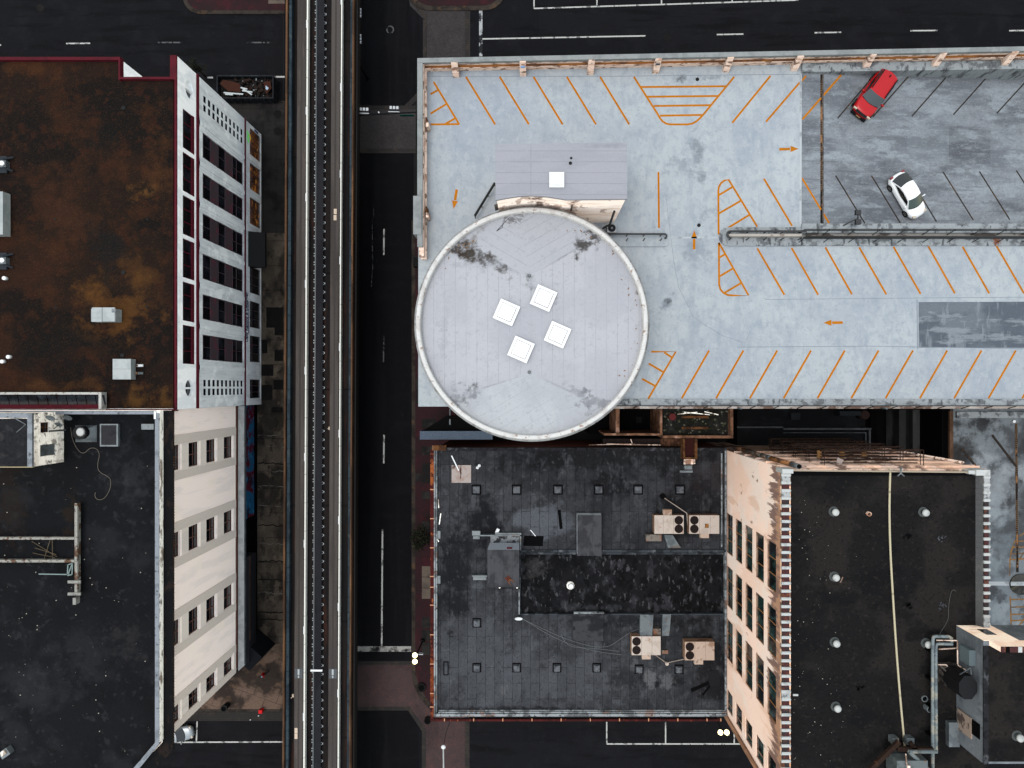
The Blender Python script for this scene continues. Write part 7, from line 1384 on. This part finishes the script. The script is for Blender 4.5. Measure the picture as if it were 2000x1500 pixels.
m = MB(); m.box(X(781.5, z), X(808, z), Y(226, z), Y(225, z), z - .25, z + .2); m.build('name_board', M('green_sign', (0, 66, 58), GS, .6), tsig)
tsig = thing('signal_mast', 'traffic signal arm with two heads beside the guideway at the northern crossing', 'traffic signal', (X(694, 0), Y(100, 0), 0))
m = MB(); m.cyl(X(695.5, z), Y(112, z), 0, 6.6, .13, .1, 12); m.build('pole', m_sig, tsig)
m = MB(); m.tube([(X(695.6, z), Y(110, z), z + .3), (X(695.6, z), Y(-20, z), z + .3)], .09, 8); m.build('arm', m_sig, tsig)
signal(tsig, X(699, z), Y(27, z), z, (0, -1)); signal(tsig, X(699, z), Y(78, z), z, (0, -1))
m = MB(); m.box(X(695.2, z), X(696.2, z), Y(62, z), Y(44, z), z - .2, z + .25); m.build('name_board', bpy.data.materials['green_sign'], tsig)
# lit street lamps
m_lit2 = M('lit_globe', (255, 226, 170), 1.0, .4, emit=2.2)
def lamp(px, py, dx, dy, label, bx, by):
    z = 6.0; t = thing('street_lamp', label, 'street lamp', P(bx, by, 0), 'twin globe street lamps')
    x, y = X(px, z), Y(py, z); b = P(bx, by, 0)
    m = MB(); m.cyl(b[0], b[1], 0.1, .5, .3, .16, 12); m.build('base', m_sig, t)
    m = MB(); m.cyl(b[0], b[1], .5, 5.6, .09, .07, 10); m.tube([(x - dx, y - dy, 5.75), (x + dx, y + dy, 5.75)], .05); m.build('post', m_sig, t)
    for s in (-1, 1):
        m = MB(); m.smooth = True; m.lathe(x + s * dx, y + s * dy, [(.02, 5.78), (.22, 5.86), (.29, 6.05), (.23, 6.26), (.02, 6.36)], 16); m.build('globe', m_lit2, t)
lamp(810.5, 1285.5, 0, .37, 'lit street lamp with two glowing globes at the kerb by the stop line', 826, 1250)
lamp(1413, 1430, .37, 0, 'lit street lamp with two glowing globes near the corner of the tan tower block', 1388, 1385)
tl = thing('street_light', 'white-headed street light on a long arm over the southern brick crossing', 'street light', P(852, 1640, 0))
z = 9.0; m = MB(); m.cyl(X(852, 0), Y(1640, 0), 0, 9.2, .12, .08, 12); m.build('pole', m_galv, tl)
m = MB(); m.tube([(X(852, 0), Y(1640, 0), 9.1), P(867, 1560, z + .2), P(866, 1462, z)], .09, 8); m.build('arm', m_tooth, tl)
m = MB(); m.smooth = True; m.lathe(X(866, z), Y(1459, z), [(.01, z - .15), (.2, z - .1), (.27, z + .02), (.15, z + .14), (.01, z + .17)], 16); m.build('lamp_head', m_white, tl)
tag(MB().tube([P(866, 1462, 9), P(871, 1430, 8.5), P(880, 1408, 8)], .03, 5).build('span_wire', m_sig), 'thin dark wire running from the white street light to the corner of the low building', 'wire')
t = thing('kerb_sign', 'small pale sign seen edge-on beside the lit twin lamp at the stop line', 'sign', P(823, 1277, 0)); m = MB(); m.cyl(X(823, 0), Y(1272, 0), .14, 2.2, .03, n=8); m.build('post', m_sig, t); m = MB(); m.box(X(817.5, 2.2), X(826.5, 2.2), Y(1278.5, 2.2), Y(1277, 2.2), 1.7, 2.3); m.build('plate', m_vis, t)
for px, py, l in ((835, 1408, 'round dark tree pit cover at the corner of the low building'), (823, 1343, 'dark round planter on the red paving by the curved kerb')):
    t = thing('round_planter', l, 'planter', P(px, py, 0)); m = MB(); m.cyl(X(px, .4), Y(py, .4), .02, .45, .42 if px > 830 else .55, n=18); m.build('pot', m_slabdk, t); m = MB(); m.cyl(X(px, .4), Y(py, .4), .45, .48, .36, n=18); m.build('soil', m_dark, t)
t = thing('litter_bin', 'black cylindrical litter bin on the pavement edge by the southern street', 'bin', P(445, 1376, 0)); x, y, _ = P(445.5, 1375.5, 0)
m = MB(); m.cyl(x, y, .14, 1.2, .34, .42, 18); m.build('drum', m_black, t); m = MB(); m.lathe(x, y, [(.43, 1.2), (.43, 1.28), (.3, 1.32), (.28, 1.22)], 18); m.build('rim', m_black, t); m = MB(); m.cyl(x, y, 1.2, 1.22, .29, n=18); m.build('opening', m_dark, t)
t = thing('red_newspaper_box', 'bright red newspaper box at the kerb of the southern street', 'newspaper box', P(513.5, 1384, 0)); x, y, _ = P(514, 1383.5, 0)
m_rbox = M('red_box_paint', (214, 26, 30), GS, .5); m = MB(); m.box(x - .21, x + .21, y - .2, y + .2, .35, .95); m.build('cabinet', m_rbox, t)
m = MB(); m.box(x - .22, x + .22, y - .21, y + .21, .952, 1.0); m.build('top', m_rbox, t); m = MB(); m.box(x - .08, x + .08, y - .1, y + .1, .14, .35); m.build('pedestal', m_sig, t); m = MB(); m.box(x - .2, x + .05, y - .23, y - .201, .6, .9); m.build('window', m_vis, t)
for px, py, l in ((505, 1398, 'white scrap of paper on the southern gutter, nearest the red box'), (489, 1406, 'white scrap of paper on the southern gutter, at the parking lane edge')): tag(MB().obox(X(px), Y(py), .16, .1, .016, .03, .5).build('paper_scrap', m_vis), l, 'litter', 'paper scraps')
m = MB(); m.lathe(X(543.5), Y(1319), [(.24, .15), (.28, .15)], 20); m.beam((X(543.5) - .25, Y(1319), .15), (X(543.5) + .25, Y(1319), .15), .03, .01); m.beam((X(543.5), Y(1319) - .25, .15), (X(543.5), Y(1319) + .25, .15), .03, .01); struct('valve_cover', m, m_slabdk)
t = thing('utility_box', 'dark box standing on the pavement by the garage corner', 'utility box', P(811, 508, 0)); m = MB(); m.pbox(806, 501, 819, 520, .14, 1.4); m.build('cabinet', m_black, t); m = MB(); m.pbox(807, 502, 818, 519, 1.4, 1.46); m.build('lid', m_slabdk, t)

# ---------------------------------------------------------------- person
def person(px, py, heading):
    t = thing('person', 'person in red shirt, dark trousers and pale cap walking on the brown pavement', 'person', P(px, py, .14)); t.rotation_euler = (0, 0, R(heading)); ORG[t] = (0, 0, 0)
    V, E, Rd = [], [], []
    def chain(pts, start=None):
        prev = start
        for x, y, z, r in pts:
            V.append((x, y, z)); Rd.append(r); i = len(V) - 1
            if prev is not None: E.append((prev, i))
            prev = i
        return prev
    pel = chain([(0, 0, .96, .15)]); ch = chain([(0.01, 0, 1.12, .135), (.02, 0, 1.30, .16), (.02, 0, 1.42, .13)], pel); nk = chain([(.03, 0, 1.52, .06), (.05, 0, 1.60, .085), (.055, 0, 1.68, .10), (.05, 0, 1.76, .075)], ch)
    for s, f in ((-1, .22), (1, -.2)):
        chain([(0, s * .1, .9, .11), (f * .6, s * .11, .5, .07), (f - .1 * (f < 0), s * .11, .1, .048), (f + .14 - .1 * (f < 0), s * .12, .04, .04)], pel)
        w = chain([(0.01, s * .2, 1.40, .065), (-f * .5, s * .26, 1.14, .046), (-f * .9 + .06, s * .25, .92, .032), (-f * .95 + .08, s * .25, .85, .034)], ch)
        bx, by, bz = V[w]
        for k in range(4): chain([(bx + .02 + .01 * k, by + (k - 1.5) * .018, bz - .05, .009), (bx + .035 + .01 * k, by + (k - 1.5) * .018, bz - .10 + .008 * abs(k - 1), .008)], w)
        chain([(bx + .03, by - s * .035, bz - .01, .009), (bx + .055, by - s * .045, bz - .045, .008)], w)
    me = bpy.data.meshes.new('body'); me.from_pydata(V, E, []); o = bpy.data.objects.new('body', me); C.objects.link(o)
    o.modifiers.new('skin', 'SKIN'); sd = o.modifiers.new('sub', 'SUBSURF'); sd.levels = 1
    for i, r in enumerate(Rd): me.skin_vertices[0].data[i].radius = (r, r)
    me.skin_vertices[0].data[0].use_root = True
    dg = bpy.context.evaluated_depsgraph_get(); nm = bpy.data.meshes.new_from_object(o.evaluated_get(dg)); o.modifiers.clear(); o.data = nm
    for mm in (M('dark_trousers', (34, 34, 40), GS), M('red_shirt', (186, 24, 30), GS), M('skin', (170, 122, 96), GS)): nm.materials.append(mm)
    for p in nm.polygons:
        c = p.center; p.use_smooth = True; p.material_index = 2 if c.z > 1.5 or (abs(c.y) > .2 and c.z < 1.1) else 1 if c.z > .95 else 0
    o.parent = t
    m = MB(); m.smooth = True; m.lathe(.05, 0, [(.115, 1.70), (.118, 1.76), (.085, 1.83), (.01, 1.86)], 16); m.build('cap', M('pale_blue_cap', (150, 164, 176), GS), t, local=True)
    m = MB(); m.smooth = True; m.lathe(.02, 0, [(.10, 1.60), (.118, 1.66), (.116, 1.72)], 16, R(100), R(260)); m.build('hair', m_sig, t, local=True)
    m = MB()
    for s in (-1, 1): m.box(.13, .145, s * .035 - .012, s * .035 + .012, 1.675, 1.69)
    m.box(.14, .165, -.012, .012, 1.635, 1.665); m.box(.132, .146, -.025, .025, 1.605, 1.612); m.build('face', M('face_shadow', (110, 70, 58), GS), t, local=True)
    m = MB(); m.smooth = True; m.box(-.30, -.13, -.15, .15, 1.08, 1.44); m.build('backpack', m_black, t, local=True)
person(521, 1311, 35)

# ---------------------------------------------------------------- trees
def tree(px, py, hgt, rad, label, cols, n=1500, seed=1):
    t = thing('street_tree', label, 'tree', P(px, py, .14)); x, y, _ = P(px, py, 0); rr = random.Random(seed)
    m = MB(); m.smooth = True; m.cyl(x, y, .1, hgt * .5, .13, .08, 8)
    cl = []
    for k in range(9):
        a = rr.uniform(0, 6.28); r = rad * rr.uniform(.25, .8); p = (x + r * math.cos(a), y + r * math.sin(a), hgt * rr.uniform(.6, .95)); m.tube([(x, y, hgt * rr.uniform(.35, .5)), ((x + p[0]) / 2, (y + p[1]) / 2, hgt * .6), p], .035, 5); cl.append((p, rad * rr.uniform(.25, .5)))
    m.build('trunk', M('bark', (50, 42, 36), GS) if 'bark' not in bpy.data.materials else bpy.data.materials['bark'], t)
    m = MB()
    for i in range(n):
        (cx, cy, cz), r = rr.choice(cl); u = Vector((rr.gauss(0, 1), rr.gauss(0, 1), rr.gauss(0, .8))).normalized() * r * rr.uniform(.3, 1.05); c = Vector((cx, cy, cz)) + u
        a, b = Vector((rr.uniform(-1, 1), rr.uniform(-1, 1), rr.uniform(-.5, .5))).normalized() * rr.uniform(.07, .15), Vector((rr.uniform(-1, 1), rr.uniform(-1, 1), rr.uniform(-.5, .5))).normalized() * rr.uniform(.05, .1)
        m.m = rr.choice((0, 0, 0, 1, 1, 2)); m.quad(c - a, c - b, c + a, c + b)
    m.build('crown', cols, t)
lv = [M('leaf_dark', (22, 23, 19), GS), M('leaf_olive', (30, 33, 22), GS), M('leaf_light', (46, 48, 28), GS)]
tree(826, 1038, 5.0, 1.5, 'dark green street tree on the red paving beside the low building', lv, 1700, 2)
tree(404, 152, 4.5, 1.4, 'dark street tree by the northeast corner of the white office block', lv, 420, 5)

# ---------------------------------------------------------------- light and camera
w = bpy.data.worlds.new('World'); bpy.context.scene.world = w; w.use_nodes = True
nt = w.node_tree; bg = nt.nodes['Background']
sky = nt.nodes.new('ShaderNodeTexSky'); sky.sky_type = 'NISHITA'; sky.sun_disc = False
sky.sun_elevation = R(78); sky.sun_rotation = R(258); sky.air_density = 3.0; sky.dust_density = 1.0; sky.ozone_density = 1.0
hs = nt.nodes.new('ShaderNodeHueSaturation'); hs.inputs['Saturation'].default_value = .45
nt.links.new(sky.outputs[0], hs.inputs['Color']); nt.links.new(hs.outputs[0], bg.inputs[0]); bg.inputs[1].default_value = .10
sl = bpy.data.lights.new('sun', 'SUN'); sl.energy = .8; sl.angle = R(30); sl.color = (1, .955, .9)
so_ = bpy.data.objects.new('sun', sl); C.objects.link(so_); el, az = R(78), R(258)
so_.location = (0, 0, 120); so_.rotation_euler = (math.pi / 2 - el, 0, math.pi - az)
cam = bpy.data.cameras.new('camera'); co = bpy.data.objects.new('camera', cam); C.objects.link(co); bpy.context.scene.camera = co
co.location = (0, 0, H); cam.sensor_width = 36; cam.lens = F / 2000 * 36; cam.shift_x = (1000 - CX) / 2000; cam.shift_y = (CY - 750) / 2000; cam.clip_end = 2000; cam.clip_start = .5
vs_ = bpy.context.scene.view_settings; vs_.view_transform = 'Standard'; vs_.look = 'None'; vs_.exposure = 1.8; vs_.gamma = 1
